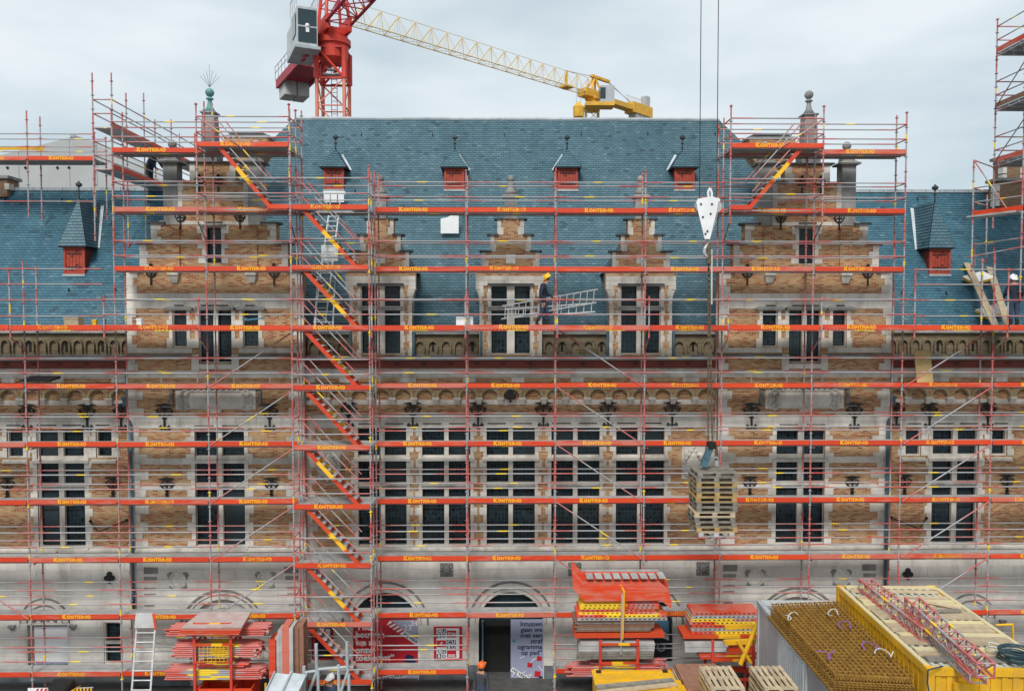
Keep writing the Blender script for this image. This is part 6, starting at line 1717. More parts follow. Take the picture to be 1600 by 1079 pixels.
# --- right stack
YS = -1.7
plank_stack('steel_deck_stack', 'tall block of red perforated decks at the right of the middle stack', sx(1079), sx(1183), YS, YS+.8, sz(992), 7, .105, ['spray_side', 'deck_steel', 'worn_red', 'spray_side'], holes=True)
plank_stack('steel_deck_stack', 'lone grey and red deck protruding left below the right-hand block', sx(1068), sx(1182), YS-.05, YS+.8, sz(998), 1, .12, ['spray_x'])
plank_stack('steel_deck_stack', 'pale grey steel decks under the right-hand block', sx(1068), sx(1135), YS-.1, YS+.8, sz(1018), 2, .16, ['deck_steel'])
plank_stack('steel_deck_stack', 'red decks near the ground under the right-hand block', sx(1093), sx(1182), YS-.05, YS+.8, sz(1030), 3, .07, ['worn_red', 'spray_side'])
rack('tube_rack', 'red rack carrying the right-hand deck block', sx(1112), sx(1176), YS-.1, YS+.8, 0, sz(999), [sz(1060), sz(1030)])
t = thing('trestle', 'yellow steel trestle legs crossed in front of the grey site cabin', 'trestle', P(1170, 1040, -3.0))
for a, b, r_ in (((1157, 1037), (1184, 972), .075), ((1173, 1035), (1152, 1000), .06)): tube_obj('leg', 'yellow', t, P(*a, -3.0), P(*b, -3.0), r_, 8)
for a, b in (((1132, 979), (1176, 977)), ((1131, 1003), (1180, 1001))): bar_obj('beam', 'yellow', t, P(*a, -2.6), P(*b, -2.6), .12, .14)

# ================================================================ CABINS AND CONTAINERS
def frame_from(pts, z):
    """far-left, far-right, near-left pixel corners at height z -> origin, unit vectors, lengths"""
    def hit(px, py): d = ray(px, py); t_ = (z-CAM.z)/d.z; return CAM+d*t_
    a, b, c = (hit(*p) for p in pts); u = (b-a); v = (c-a); return a, u, v
# grey site cabin carrying rebar mats
ZT = 4.75
def hitz(px, py, z): d = ray(px, py); return CAM+d*((z-CAM.z)/d.z)
a = hitz(1183, 937, ZT); n = hitz(1309, 1090, ZT); f = hitz(1320, 933, ZT)
ang = math.atan2((n-a).x, -(n-a).y)               # cabin's long axis against -y
cab = thing('site_cabin', 'grey two-storey site cabin with louvred window and rebar mats on its roof', 'cabin', (a.x, a.y, 0), rotz=ang, local=True)
CW, CL = 2.55, 7.0
def CB(name, mat, x0, x1, y0, y1, z0, z1): return link(name, MB().box(x0, x1, y0, y1, z0, z1).mesh(name, mat, ((x0+x1)/2, (y0+y1)/2, z0)), cab, ((x0+x1)/2, (y0+y1)/2, z0))
CB('lower_unit', 'cabin_grey', .02, CW-.02, -CL+.02, -.02, .1, 2.58); up = CB('upper_unit', 'cabin_grey', .03, CW-.03, -CL+.03, -.03, 2.62, ZT-.14)
for x in (0, CW-.14):
    for y in (-CL, -.14): CB('corner_post', 'cabin_white', x, x+.14, y, y+.14, .0, ZT-.12)
for z in (0, 2.52, ZT-.12):
    CB('frame_rail', 'zinc' if z > 4 else 'cabin_white', -.01, .13, -CL, 0, z, z+.12); CB('frame_rail', 'cabin_white', CW-.13, CW+.01, -CL, 0, z, z+.12); CB('frame_rail', 'cabin_white', .13, CW-.13, -.13, .01, z, z+.12); CB('frame_rail', 'cabin_white', .13, CW-.13, -CL-.01, -CL+.13, z, z+.12)
wn = CB('louvre_window', 'cabin_white', -.02, .028, -4.2, -2.0, 3.0, 4.65)
for k in range(12):
    y = -4.1+2.0*k/12; link('louvre', MB().box(-.05, -.021, y, y+.10, 3.08, 4.57).mesh('louvre', 'zinc_white', (0, y, 3.08)), wn, (0, y, 3.08)); link('gap', MB().box(-.024, -.0205, y+.10, y+.165, 3.08, 4.57).mesh('gap', 'window_dark', (0, y, 3.08)), wn, (0, y, 3.08))
for y in (-5.4, -1.0): CB('panel_joint', 'zinc', .02, .0285, y-.02, y+.02, 2.7, ZT-.15)
for k in range(5): CB('roof_batten', 'wood_grey', .05, CW-.05, -.5-1.35*k-.12, -.5-1.35*k, ZT-.14, ZT-.02)
# rebar mats
RZ0 = ZT+.02
q = [hitz(1206, 946, ZT+.4), hitz(1309, 942, ZT+.4), hitz(1427, 1062, ZT+.4), hitz(1304, 1056, ZT+.4)]
q = [Vector((v.x, v.y, 0)) for v in q]
rb = thing('rebar_mat_stack', 'stack of rusty steel reinforcement mats on the grey site cabin', 'rebar mats', (q[0].x, q[0].y, RZ0))
def bl(u, v, z): p = q[0].lerp(q[1], u).lerp(q[3].lerp(q[2], u), v); return Vector((p.x, p.y, z))
for k in range(5):
    m = MB(); z = RZ0+.02+.055*k; nx, ny = 18, 30; e = .012+random.uniform(0, .012); o_ = -.05 if k < 2 else 0
    for i in range(nx+1): m.bar(bl(i/nx+o_, -e, z), bl(i/nx+o_, 1+e+(.06 if k < 2 else 0), z), .024, .022)
    for i in range(ny+1): m.bar(bl(-e+o_, i/ny, z+.0225), bl(1+e+o_, i/ny, z+.0225), .024, .022)
    m.build('rebar_mat', 'rust', rb)
m = MB(); z = RZ0+.30; nx = 26                       # crosswise zigzag ribs standing on the mats
for i in range(nx+1):
    v = i/nx
    m.bar(bl(-.01, v, z+.13), bl(1.01, v, z+.13), .024, .022)
    for k in range(24): m.bar(bl(k/24, v, z), bl((k+.5)/24, v, z+.13), .018, .018); m.bar(bl((k+.5)/24, v, z+.13), bl((k+1)/24, v, z), .018, .018)
for i in range(15): m.bar(bl(i/14, 0, z+.155), bl(i/14, 1, z+.155), .02, .02)
m.build('lattice_ribs', 'rust', rb)
def ribbon_loop(px, py, mat, name, label, s, seed):
    r_ = random.Random(seed); c = hitz(px, py, RZ0+.50); m = MB(); pts = []
    for k in range(11):
        t_ = k/10; pts.append((c.x+s*(t_-.5)*1.0+.32*s*math.sin(t_*8+seed), c.y+.75*s*math.cos(t_*6.5+seed), c.z+.03+.05*abs(math.sin(t_*7))))
    for p, q in zip(pts, pts[1:]): m.bar(p, q, .028, .010)
    return tag(m.build(name, mat), label, 'strap', 'lifting straps on the rebar')
ribbon_loop(1235, 965, 'rope_white', 'lifting_strap', 'white lifting strap at the far left of the rusty rebar', .38, 1)
ribbon_loop(1300, 960, 'rope_white', 'lifting_strap', 'white lifting strap near the back edge of the rusty rebar', .33, 2)
ribbon_loop(1320, 978, 'rope_purple', 'lifting_strap', 'purple strap loop in the upper middle of the rusty rebar', .33, 3)
ribbon_loop(1362, 1012, 'rope_purple', 'lifting_strap', 'purple strap near the yellow container on the rebar', .33, 4)
ribbon_loop(1386, 1024, 'rope_white', 'lifting_strap', 'white strap ending at the right edge of the rebar', .33, 5)
ribbon_loop(1293, 1026, 'rope_purple', 'lifting_strap', 'purple strap at the front left of the rusty rebar', .33, 6)
# yellow container
ZY = 5.6
a = hitz(1307, 914, ZY); n = hitz(1449, 1044, ZY); f = hitz(1457, 913, ZY)
ang2 = math.atan2((n-a).x, -(n-a).y); YL = (n-a).length; YW = (f-a).length
yc = thing('yellow_container', 'bright yellow steel container with pale ribbed roof', 'container', (a.x, a.y, 0), rotz=ang2, local=True)
def YB(name, mat, x0, x1, y0, y1, z0, z1): return link(name, MB().box(x0, x1, y0, y1, z0, z1).mesh(name, mat, ((x0+x1)/2, (y0+y1)/2, z0)), yc, ((x0+x1)/2, (y0+y1)/2, z0))
YB('shell', 'yellow', .06, YW-.06, -YL+.06, -.06, .1, ZY-.12)
for z in (.0, 2.75, ZY-.16):
    for x in (0, YW-.12): YB('side_rail', 'yellow', x, x+.12, -YL, 0, z, z+.16)
    if z > 5:
        for x in (0, YW-.12): YB('roof_edge', 'yellow_pale', x+.004, x+.116, -YL+.18, -.18, z+.161, z+.185)
    for y in (-YL, -.12): YB('end_rail', 'yellow', .12, YW-.12, y, y+.12, z, z+.16)
for x in (0, YW-.16):
    for y in (-YL, -.16): YB('corner_post', 'yellow', x-.005, x+.165, y-.005, y+.165, .005, ZY+.005)
k = 0
while k*.24 < YL-.4:                                # corrugations
    y = -.25-k*.24; YB('corrugation', 'yellow', .03, .065, y-.12, y, .2, ZY-.18); k += 1
k = 0
while k*.24 < YW-.4:
    x = .2+k*.24; YB('corrugation', 'yellow', x, x+.12, -YL+.03, -YL+.065, .2, ZY-.18); k += 1
YB('roof_sheet', 'yellow_pale', .12, YW-.12, -YL+.12, -.12, ZY-.10, ZY-.04)
k = 0
while k*.20 < YW-.5:
    x = .2+k*.20; YB('roof_rib', 'cabin_white', x, x+.08, -YL+.2, -.2, ZY-.04, ZY+.005); k += 1
for k, (y, w_, mt) in enumerate(((-.45, .18, 'wood_pale'), (-.95, .22, 'wood_pale'), (-1.5, .16, 'yellow_pale'), (-2.05, .5, 'wood_pale'), (-2.7, .2, 'yellow_pale'), (-3.2, .2, 'wood_pale'), (-3.75, .42, 'wood_pale'), (-4.35, .2, 'yellow_pale'), (-4.85, .25, 'wood_grey'), (-.12, .16, 'yellow_pale'), (-1.22, .2, 'yellow_pale'), (-1.78, .2, 'wood_pale'), (-2.95, .18, 'wood_pale'), (-3.5, .2, 'yellow_pale'), (-4.62, .18, 'wood_pale'), (-5.15, .3, 'yellow_pale'))):
    if -y+w_ < YL: YB('roof_board', mt, .1+random.uniform(0, .1), YW-.1-random.uniform(0, .1), y-w_, y, ZY+.01, ZY+.05)
YB('window', 'poster_white', YW*.36, YW*.95, -YL-.0, -YL+.04, ZY-1.6, ZY-.55)
YB('lamp_box', 'yellow', .55, .85, -YL-.12, -YL+.0, ZY-.55, ZY-.28)
# loose timber on its roof
o = bar_obj('loose_board', 'wood_pale', None, hitz(1440, 938, ZY+.1), hitz(1502, 950, ZY+.1), .14, .04); tag(o, 'pale board lying skewed on the yellow container roof', 'board')
o = bar_obj('loose_board', 'wood_grey', None, hitz(1442, 954, ZY+.1), hitz(1500, 953, ZY+.1), .14, .05); tag(o, 'grey board lying crosswise on the yellow container roof', 'board')
# lattice girders
def lattice(name, label, p, q, w_, h_, n, mat='tube_red', r=.03):
    p, q = Vector(p), Vector(q); t = thing(name, label, 'lattice girder', p, 'lattice girders on the yellow container')
    d = (q-p).normalized(); s = d.cross(Vector((0, 0, 1))).normalized()*w_/2; u = Vector((0, 0, h_))
    cs = [(-1, 0), (1, 0), (-1, 1), (1, 1)]
    for a_, b_ in cs: tube_obj('chord', mat, t, p+s*a_+u*b_, q+s*a_+u*b_, r, 7)
    for k in range(n+1):
        c = p.lerp(q, k/n)
        tube_obj('strut', mat, t, c-s, c+s, r*.7, 5); tube_obj('strut', mat, t, c-s+u, c+s+u, r*.7, 5); tube_obj('strut', mat, t, c-s, c-s+u, r*.7, 5); tube_obj('strut', mat, t, c+s, c+s+u, r*.7, 5)
        if k < n:
            e = p.lerp(q, (k+1)/n)
            for a_, b_ in ((-s, -s+u), (s+u, s)): tube_obj('diagonal', mat, t, c+a_, e+b_, r*.7, 5)
            tube_obj('diagonal', mat, t, c-s+u, e+s+u, r*.7, 5)
    return t
lattice('lattice_girder', 'far red lattice girder lying across the yellow container roof', hitz(1352, 921, ZY+.06), hitz(1452, 1000, ZY+.06), .36, .30, 9)
lattice('lattice_girder', 'near red lattice girder overhanging the yellow container front', hitz(1425, 952, ZY+.40), hitz(1540, 1058, ZY+.22), .36, .30, 9)
lattice('lattice_girder', 'lower pale lattice girder under the near red one', hitz(1462, 1000, ZY+.04), hitz(1528, 1066, ZY+.04), .32, .16, 7, 'tube')
# cable coil
c = hitz(1588, 1030, ZY+.06); m = MB(); r_ = random.Random(2)
for k in range(7):
    rr_ = .30+.05*r_.random(); oz = .03+.035*k; m.path([(c.x+(rr_+.05*math.sin(3*a_+k))*math.cos(a_), c.y+(rr_*.9)*math.sin(a_), c.z+oz) for a_ in [i*2*math.pi/18 for i in range(19)]], .018, 5)
tag(m.build('cable_coil', 'hose_blue'), 'dark coiled cable heap on the yellow container roof', 'cable')
c = hitz(1556, 1018, ZY+.06); m = MB(); m.path([(c.x+.22*math.cos(k*.7)*(1-k*.03), c.y+.2*math.sin(k*.7), c.z+.03+.01*k) for k in range(14)], .018, 5)
tag(m.build('white_cable', 'rope_white'), 'loose white cable beside the dark coil', 'cable')
c = hitz(1447, 1047, ZY+.02); m = MB().path([hitz(1473, 1040, ZY+.08), hitz(1450, 1046, ZY+.10), c+Vector((-.03, -.12, -.2)), c+Vector((.05, -.15, -.8)), c+Vector((.25, -.15, -1.6))], .018, 5)
tag(m.build('power_cable', 'hose_blue'), 'dark cable hanging down the yellow container corner', 'cable')
# yellow hand rail and teal hoarding at the far right
t = thing('yellow_railing', 'yellow tube railing behind the yellow container at the right edge', 'railing', P(1580, 1000, -1.5))
for a_, b_ in (((1555, 976), (1582, 975)), ((1582, 975), (1583, 1000))): tube_obj('rail', 'yellow', t, P(*a_, -1.5), P(*b_, -1.5), .04, 7)
# --- small yellow box container in front with planks, boards and pallets
ZB = 3.55
a = hitz(926, 1047, ZB); f = hitz(1046, 1046, ZB)
yb = thing('yellow_skip', 'yellow steel container with a planked lid in the front middle', 'container', (a.x, a.y, 0))
W_ = f.x-a.x
MB().box(a.x, f.x, a.y-3.0, a.y, .1, ZB-.06).build('shell', 'yellow', yb)
MB().box(a.x-.03, f.x+.03, a.y-3.03, a.y+.03, ZB-.06, ZB).build('lid', 'yellow', yb)
for k in range(6): box_obj('lid_rib', 'yellow', yb, a.x+.05, f.x-.05, a.y-.45*k-.14, a.y-.45*k-.10, ZB, ZB+.03)
for x in (a.x+.08, f.x-.22): box_obj('lifting_eye', 'plastic_black', yb, x, x+.14, a.y-.16, a.y-.06, ZB, ZB+.05)
o = bar_obj('timber_plank', 'wood_grey', None, hitz(932, 1073, ZB+.06), hitz(1052, 1062, ZB+.06), .18, .06); tag(o, 'grey plank lying slanted on the yellow container lid', 'plank')
o = bar_obj('timber_plank', 'wood_pale', None, hitz(935, 1081, ZB+.05), hitz(1056, 1068, ZB+.05), .16, .05); tag(o, 'pale plank lying nearer the front on the yellow container lid', 'plank')
t = thing('board_pile', 'pile of pinkish boards beside the yellow container lid', 'board pile', hitz(1070, 1050, 3.4))
c = hitz(1050, 1033, 3.6)
for k in range(5): MB().box(c.x-.05+.03*k, c.x+1.15+.02*k, c.y-1.6, c.y, 3.2+.07*k, 3.26+.07*k).build('board', 'wood_pale' if k < 3 else 'wood_brown', t)
MB().box(c.x, c.x+1.1, c.y-1.5, c.y-.1, 0, 3.19).build('trestle_block', 'concrete', t)
c = hitz(1052, 1060, 3.5)
t = thing('yellow_planks', 'bright yellow shuttering planks in front of the board pile', 'planks', c)
for k in range(4): box_obj('plank', 'yellow', t, c.x+.05, c.x+1.5, c.y-.30*k-.28, c.y-.30*k, 3.42+.01*k, 3.47+.01*k)

# ================================================================ PALLETS
def pallet_parts(t, cx_, cy_, z, W_=1.2, D_=.8, mat='wood_pale', along='y', ax=None):
    """W_ across (x), D_ deep (y); slats run along 'along'"""
    if along == 'x':
        for k in range(5): y = cy_-D_/2+(D_-.10)*k/4; box_obj('slat', mat, t, cx_-W_/2, cx_+W_/2, y, y+.10, z+.122, z+.144)
        for x in (cx_-W_/2, cx_-.07, cx_+W_/2-.145):
            for y in (cy_-D_/2, cy_-.05, cy_+D_/2-.10): box_obj('block', mat, t, x, x+.145, y, y+.10, z+.022, z+.10)
            box_obj('bearer', mat, t, x, x+.145, cy_-D_/2, cy_+D_/2, z+.1005, z+.1215)
        for y in (cy_-D_/2, cy_-.05, cy_+D_/2-.10): box_obj('runner', mat, t, cx_-W_/2, cx_+W_/2, y, y+.10, z, z+.0215)
    else:
        for k in range(6): x = cx_-W_/2+(W_-.09)*k/5; box_obj('slat', mat, t, x, x+.09, cy_-D_/2, cy_+D_/2, z+.122, z+.144)
        for y in (cy_-D_/2, cy_-.07, cy_+D_/2-.145):
            for x in (cx_-W_/2, cx_-.05, cx_+W_/2-.10): box_obj('block', mat, t, x, x+.10, y, y+.145, z+.022, z+.10)
            box_obj('bearer', mat, t, cx_-W_/2, cx_+W_/2, y, y+.145, z+.1005, z+.1215)
        for x in (cx_-W_/2, cx_-.05, cx_+W_/2-.10): box_obj('runner', mat, t, x, x+.10, cy_-D_/2, cy_+D_/2, z, z+.0215)
ORD = ['topmost', 'second', 'third', 'fourth', 'fifth', 'sixth', 'seventh', 'eighth', 'ninth', 'tenth', 'eleventh', 'twelfth', 'thirteenth']
YH = -3.8
top = P(1115, 738, YH-.4); n = 13
mats = ['wood_grey', 'wood_grey', 'wood_yellow', 'wood_grey', 'wood_yellow', 'wood_yellow', 'wood_grey', 'wood_grey', 'wood_pale', 'wood_grey', 'wood_grey', 'wood_yellow', 'deck_steel']
ps = P(1120, 780, YH-.4).x
for k in range(n):
    z = top.z-.147*(k+1); dx = random.uniform(-.04, .04)+(-.02 if k > 5 else .02)
    cl = {'wood_grey': 'grey', 'wood_yellow': 'yellowish', 'wood_pale': 'pale', 'deck_steel': 'white'}[mats[k]]
    lab = f'{ORD[k]} pallet of the hoisted stack, {"counted from the top, " if k else ""}{cl} wood' if k < n-1 else 'white lifting base pallet at the bottom of the hoisted stack'
    t = thing('pallet', lab, 'pallet', (ps+dx, YH, z), 'pallets hanging from the crane')
    pallet_parts(t, ps+dx, YH+.1, z, 1.2 if k < n-1 else 1.05, 1.0, mats[k], 'x')
# front pallet piles
for px, lab, nn in ((1117, 'left', 9), (1198, 'right', 7)):
    c = hitz(px+12, 1056, 4.6); base = MB()
    for k in range(nn):
        z = 4.6-.145*(k+1); dx = random.uniform(-.05, .05)
        wh = ORD[k]
        t = thing('pallet', f'{wh} pallet from the top in the {lab} pile before the grey cabin' if k else f'topmost pallet of the {lab} pile before the grey cabin', 'pallet', (c.x+dx, c.y, z), 'pallet piles in the foreground')
        pallet_parts(t, c.x+dx, c.y, z, .8, 1.2, 'wood_pale' if (k+len(lab)) % 3 else 'wood_yellow', 'y')
    zb = 4.6-.145*nn-.005
    t = thing('steel_crate', f'plain grey steel crate under the {lab} pallet pile', 'crate', (c.x, c.y, 0))
    MB().box(c.x-.45, c.x+.45, c.y-.65, c.y+.65, .1, zb).build('shell', 'cabin_grey', t)
    for x in (-.4, .3):
        MB().box(c.x+x, c.x+x+.1, c.y-.6, c.y+.6, 0, .1).build('skid', 'steel', t)
# black wheeled bin with a plate, striped board and case at the bottom left
v0 = P(83, 1075, -1.9); x_ = v0.x
t = thing('wheeled_bin', 'black wheeled bin with a pale plate under the left scaffold', 'bin', (x_, -1.9, 0))
m = MB().hexa([(x_-.26, -1.82, .12), (x_+.26, -1.82, .12), (x_+.26, -1.38, .12), (x_-.26, -1.38, .12), (x_-.33, -1.92, 1.22), (x_+.33, -1.92, 1.22), (x_+.33, -1.22, 1.22), (x_-.33, -1.22, 1.22)]); m.build('body', 'plastic_black', t)
MB().hexa([(x_-.36, -1.95, 1.22), (x_+.36, -1.95, 1.22), (x_+.36, -1.20, 1.22), (x_-.36, -1.20, 1.22), (x_-.30, -1.90, 1.31), (x_+.30, -1.90, 1.31), (x_+.33, -1.22, 1.40), (x_-.33, -1.22, 1.40)]).build('lid', 'plastic_black', t)
MB().box(x_-.13, x_+.13, -1.945, -1.925, 1.06, 1.17).build('plate', 'yellow_pale', t)
MB().tube((x_-.3, -1.16, 1.28), (x_+.3, -1.16, 1.28), .02, 6).build('handle', 'plastic_black', t)
for s_ in (-1, 1): MB().tube((x_+s_*.27, -1.40, .10), (x_+s_*.33, -1.40, .10), .10, 14).build('wheel', 'plastic_black', t)
q = P(60, 1072, -2.1)
t = thing('hazard_board', 'red and white striped hazard board beside the black vehicle', 'sign', (q.x, -2.1, 0))
MB().box(q.x-.34, q.x+.30, -2.1, -2.08, 0.9, 1.50).build('board', 'poster_white', t)
for k in range(5):
    x = q.x-.34+.13*k; flat(t, 'stripe', 'poster_red', [(x, .91), (x+.065, .91), (min(q.x+.29, x+.065+.3), 1.49), (min(q.x+.29, x+.3)-.0, 1.49)], -2.104)
for s_ in (-.25, .2): tube_obj('leg', 'steel', t, (q.x+s_, -2.05, 0), (q.x+s_, -2.05, .9), .02)
q = P(118, 1072, -2.2)
t = thing('orange_case', 'orange and yellow case with dangling yellow straps at the bottom left', 'case', (q.x, -2.2, 0))
MB().hexa([(q.x-.5, -2.35, 1.1), (q.x-.05, -2.2, 1.1), (q.x+.0, -1.9, 1.1), (q.x-.45, -2.0, 1.1), (q.x-.46, -2.35, 1.28), (q.x-.05, -2.2, 1.50), (q.x+.0, -1.9, 1.50), (q.x-.40, -2.0, 1.28)]).build('shell', 'rope_orange', t)
MB().box(q.x-.1, q.x+.55, -2.1, -1.7, .2, 1.2).build('base', 'plastic_black', t); MB().box(q.x-.45, q.x-.1, -2.2, -1.8, 0, 1.1).build('support', 'steel', t)
for k in range(5): x = q.x+.02+.11*k; MB().path([(x, -2.14, 1.50), (x+.03, -2.18, 1.36), (x-.02, -2.16, 1.2)], .03, 5).build('strap', 'yellow', t)
MB().path([(q.x, -2.12, 1.50), (q.x+.52, -2.12, 1.52)], .02, 5).build('strap_rail', 'steel', t)
# ================================================================ CRANES
def lat_mast(m, x, y, z0, z1, w_, bay, r, rd):
    h = w_/2
    for sx_ in (-h, h):
        for sy_ in (-h, h): m.tube((x+sx_, y+sy_, z0), (x+sx_, y+sy_, z1), r, 6)
    n = max(1, round((z1-z0)/bay)); b = (z1-z0)/n
    for k in range(n+1):
        z = z0+k*b; c = [(x-h, y-h), (x+h, y-h), (x+h, y+h), (x-h, y+h)]
        for i in range(4):
            p, q = c[i], c[(i+1) % 4]; m.tube((*p, z), (*q, z), rd, 5)
            if k < n: m.tube((*(p if k % 2 else q), z), (*(q if k % 2 else p), z+b), rd, 5)
YR = 29.7
mc = P(521, 150, YR); mx_ = mc.x
def rz(py): return PZ(py, YR, 521)
rc = thing('red_tower_crane', 'red lattice tower crane with grey cab and counterweight behind the roof', 'crane', (mx_, YR, 0))
DJ = Vector((P(1105, 300, -3.8).x-mx_, -3.8-YR, 0)).normalized(); SJ = Vector((DJ.y, -DJ.x, 0))
w_ = 48/FPX*(YR-CAM.y)*.86
m = MB(); lat_mast(m, mx_, YR, 0, rz(128), w_, 1.9, .13, .05)
m.build('mast', 'crane_pale', rc)
m = MB(); lat_mast(m, mx_, YR, rz(128), rz(80), w_*1.02, 2.4, .20, .09); m.build('mast_head', 'crane_red', rc)
ld = MB()
for k in range(-20, 12):
    z = rz(170)+.3*k; ld.tube((mx_-.2, YR+.3, z), (mx_+.2, YR+.3, z), .02, 4)
for s_ in (-.2, .2): ld.tube((mx_+s_, YR+.3, rz(170)-6), (mx_+s_, YR+.3, rz(170)+3.4), .025, 4)
for k in range(-8, 5): ld.ring(mx_, rz(170)+.8*k, .45, .48, YR, YR+.03, 0, 360, 10) if False else None
ld.build('mast_ladder', 'crane_red_dark', rc)
z = rz(80); m = MB()
m.lathe(mx_, YR, [(w_*.40, z-.9), (w_*.55, z-.6), (w_*.58, z+.3), (w_*.66, z+.35), (w_*.66, z+.7), (w_*.55, z+.8), (w_*.55, z+1.0)], 20); m.build('slewing_ring', 'crane_red', rc, smooth=False)
z = z+1.0; A = Vector((mx_, YR, z))
m = MB()
for s_ in (-.75, .75): m.bar(A+SJ*s_-DJ*1.5+Vector((0, 0, .5)), A+SJ*s_+DJ*1.6+Vector((0, 0, .5)), .25, 1.0)
m.bar(A-DJ*.9+Vector((0, 0, .2)), A+DJ*.9+Vector((0, 0, .2)), 1.5, .4); m.build('turntable', 'crane_red', rc)
m = MB()                                            # A-frame top
apex = A+Vector((0, 0, 9))+DJ*-.2
for s_ in (-.8, .8):
    for f_ in (-.8, 1.2): m.tube(A+SJ*s_+DJ*f_+Vector((0, 0, .9)), apex+SJ*s_*.2, .12, 6)
for k in range(1, 7):
    t_ = k/7
    a = [(A+SJ*s_+DJ*f_+Vector((0, 0, .9))).lerp(apex, t_) for s_, f_ in ((-.8, -.8), (.8, -.8), (.8, 1.2), (-.8, 1.2))]
    for i in range(4): m.tube(a[i], a[(i+1) % 4], .05, 5)
m.build('tower_top', 'crane_red', rc)
def tri_jib(m, p, q, w_, h_, n, r, rd, up=1):
    d = (q-p).normalized(); s = d.cross(Vector((0, 0, 1))).normalized()*w_/2; u = Vector((0, 0, h_*up))
    m.tube(p-s, q-s, r, 6); m.tube(p+s, q+s, r, 6); m.tube(p+u, q+u, r, 6)
    for k in range(n):
        a, b = p.lerp(q, k/n), p.lerp(q, (k+1)/n); c = p.lerp(q, (k+.5)/n)+u
        for e in (a-s, a+s, b-s, b+s): m.tube(e, c, rd, 5)
        m.tube(a-s, a+s, rd, 5); m.tube(a-s if k % 2 else a+s, b+s if k % 2 else b-s, rd, 5)
m = MB(); tri_jib(m, A+DJ*1.4+Vector((0, 0, .5)), A+DJ*42+Vector((0, 0, .9)), 1.7, 1.8, 26, .11, .045); m.build('jib', 'crane_red_dark', rc)
cj0, cj1 = A-DJ*1.0+Vector((0, 0, -.35)), A-DJ*12.5+Vector((0, 0, -.35))
m = MB()
for s_ in (-1.1, 1.1): m.bar(cj0+SJ*s_, cj1+SJ*s_, .22, .7)
for k in range(9):
    a = cj0.lerp(cj1, k/8); m.bar(a-SJ*1.1, a+SJ*1.1, .12, .2)
    if k < 4: m.bar(a-SJ*1.1, cj0.lerp(cj1, (k+1)/8)+SJ*1.1, .1, .1)
a, b = cj0.lerp(cj1, .42), cj1; m.bar(a+Vector((0, 0, -.15)), b+Vector((0, 0, -.15)), 2.0, .06)
m.build('counter_jib', 'crane_red_dark', rc)
m = MB()
for s_ in (-1.25, 1.25):
    for h in (.9, 1.4): m.tube(cj0+SJ*s_+Vector((0, 0, h)), cj1+SJ*s_+Vector((0, 0, h)), .03, 4)
    for k in range(11): a = cj0.lerp(cj1, k/10)+SJ*s_; m.tube(a+Vector((0, 0, .3)), a+Vector((0, 0, 1.4)), .03, 4)
m.build('guard_railing', 'steel', rc)
for s_ in (-.52, .52):
    a = cj0.lerp(cj1, .80)+SJ*s_+Vector((0, 0, -.72)); b = cj0.lerp(cj1, .98)+SJ*s_+Vector((0, 0, -.72)); MB().bar(a, b, .95, 1.15).build('counterweight', 'concrete', rc)
# operator's cab hung on the left of the turntable
cb = P(472, 88, YR-1.5)
Cc = Vector((P(475, 60, YR-1.2).x, YR-1.2, rz(101)))
front = (DJ*.85 + SJ*0).normalized(); front = Vector((.42, -1, 0)).normalized(); sdv = Vector((front.y, -front.x, 0))
def obox(m, c, fx, sx2, hz, z0_, z1_):
    m.hexa([c-front*fx-sdv*sx2+Vector((0, 0, z0_)), c+front*fx-sdv*sx2+Vector((0, 0, z0_)), c+front*fx+sdv*sx2+Vector((0, 0, z0_)), c-front*fx+sdv*sx2+Vector((0, 0, z0_)),
            c-front*fx-sdv*sx2+Vector((0, 0, z1_)), c+front*fx-sdv*sx2+Vector((0, 0, z1_)), c+front*fx+sdv*sx2+Vector((0, 0, z1_)), c-front*fx+sdv*sx2+Vector((0, 0, z1_))])
m = MB(); obox(m, Cc, 1.4, .68, 0, .5, 3.05); cbo = m.build('cab', 'cabin_white', rc)
fc = Cc+front*1.41
for z0_, z1_ in ((.68, 1.70), (1.82, 2.88)):
    m = MB(); m.bar(fc-sdv*.61+Vector((0, 0, (z0_+z1_)/2)), fc+sdv*.61+Vector((0, 0, (z0_+z1_)/2)), .03, z1_-z0_); m.build('windscreen', 'window_dark', cbo)
m = MB(); m.bar(Cc-front*.5+sdv*.73+Vector((0, 0, 2.0)), Cc+front*1.0+sdv*.73+Vector((0, 0, 2.0)), .02, 1.4); m.bar(Cc-front*.5-sdv*.73+Vector((0, 0, 2.0)), Cc+front*1.0-sdv*.73+Vector((0, 0, 2.0)), .02, 1.4); m.build('side_window', 'window_dark', cbo)
m = MB(); m.bar(fc+Vector((0, 0, 1.75))+front*.04, fc+Vector((0, 0, 1.35))+front*.05, .22, .05, front); m.sphere(fc+Vector((0, 0, 1.8)), .16, 8, 6); m.build('wiper_mount', 'white', cbo)
m = MB(); obox(m, Cc-front*.3, 1.9, .85, 0, .25, .45); m.build('cab_floor', 'zinc', rc)
m = MB(); obox(m, Cc-front*2.4, .8, .7, 0, .6, 2.6); m.build('switch_cabinet', 'cabin_white', rc)
m = MB(); m.bar(Cc+Vector((0, 0, .2)), A+Vector((0, 0, -.2)), .5, .3); m.bar(Cc-front*1+Vector((0, 0, .2)), A-DJ*1.0+Vector((0, 0, -.2)), .4, .25); m.build('cab_bracket', 'crane_red_dark', rc)
m = MB()
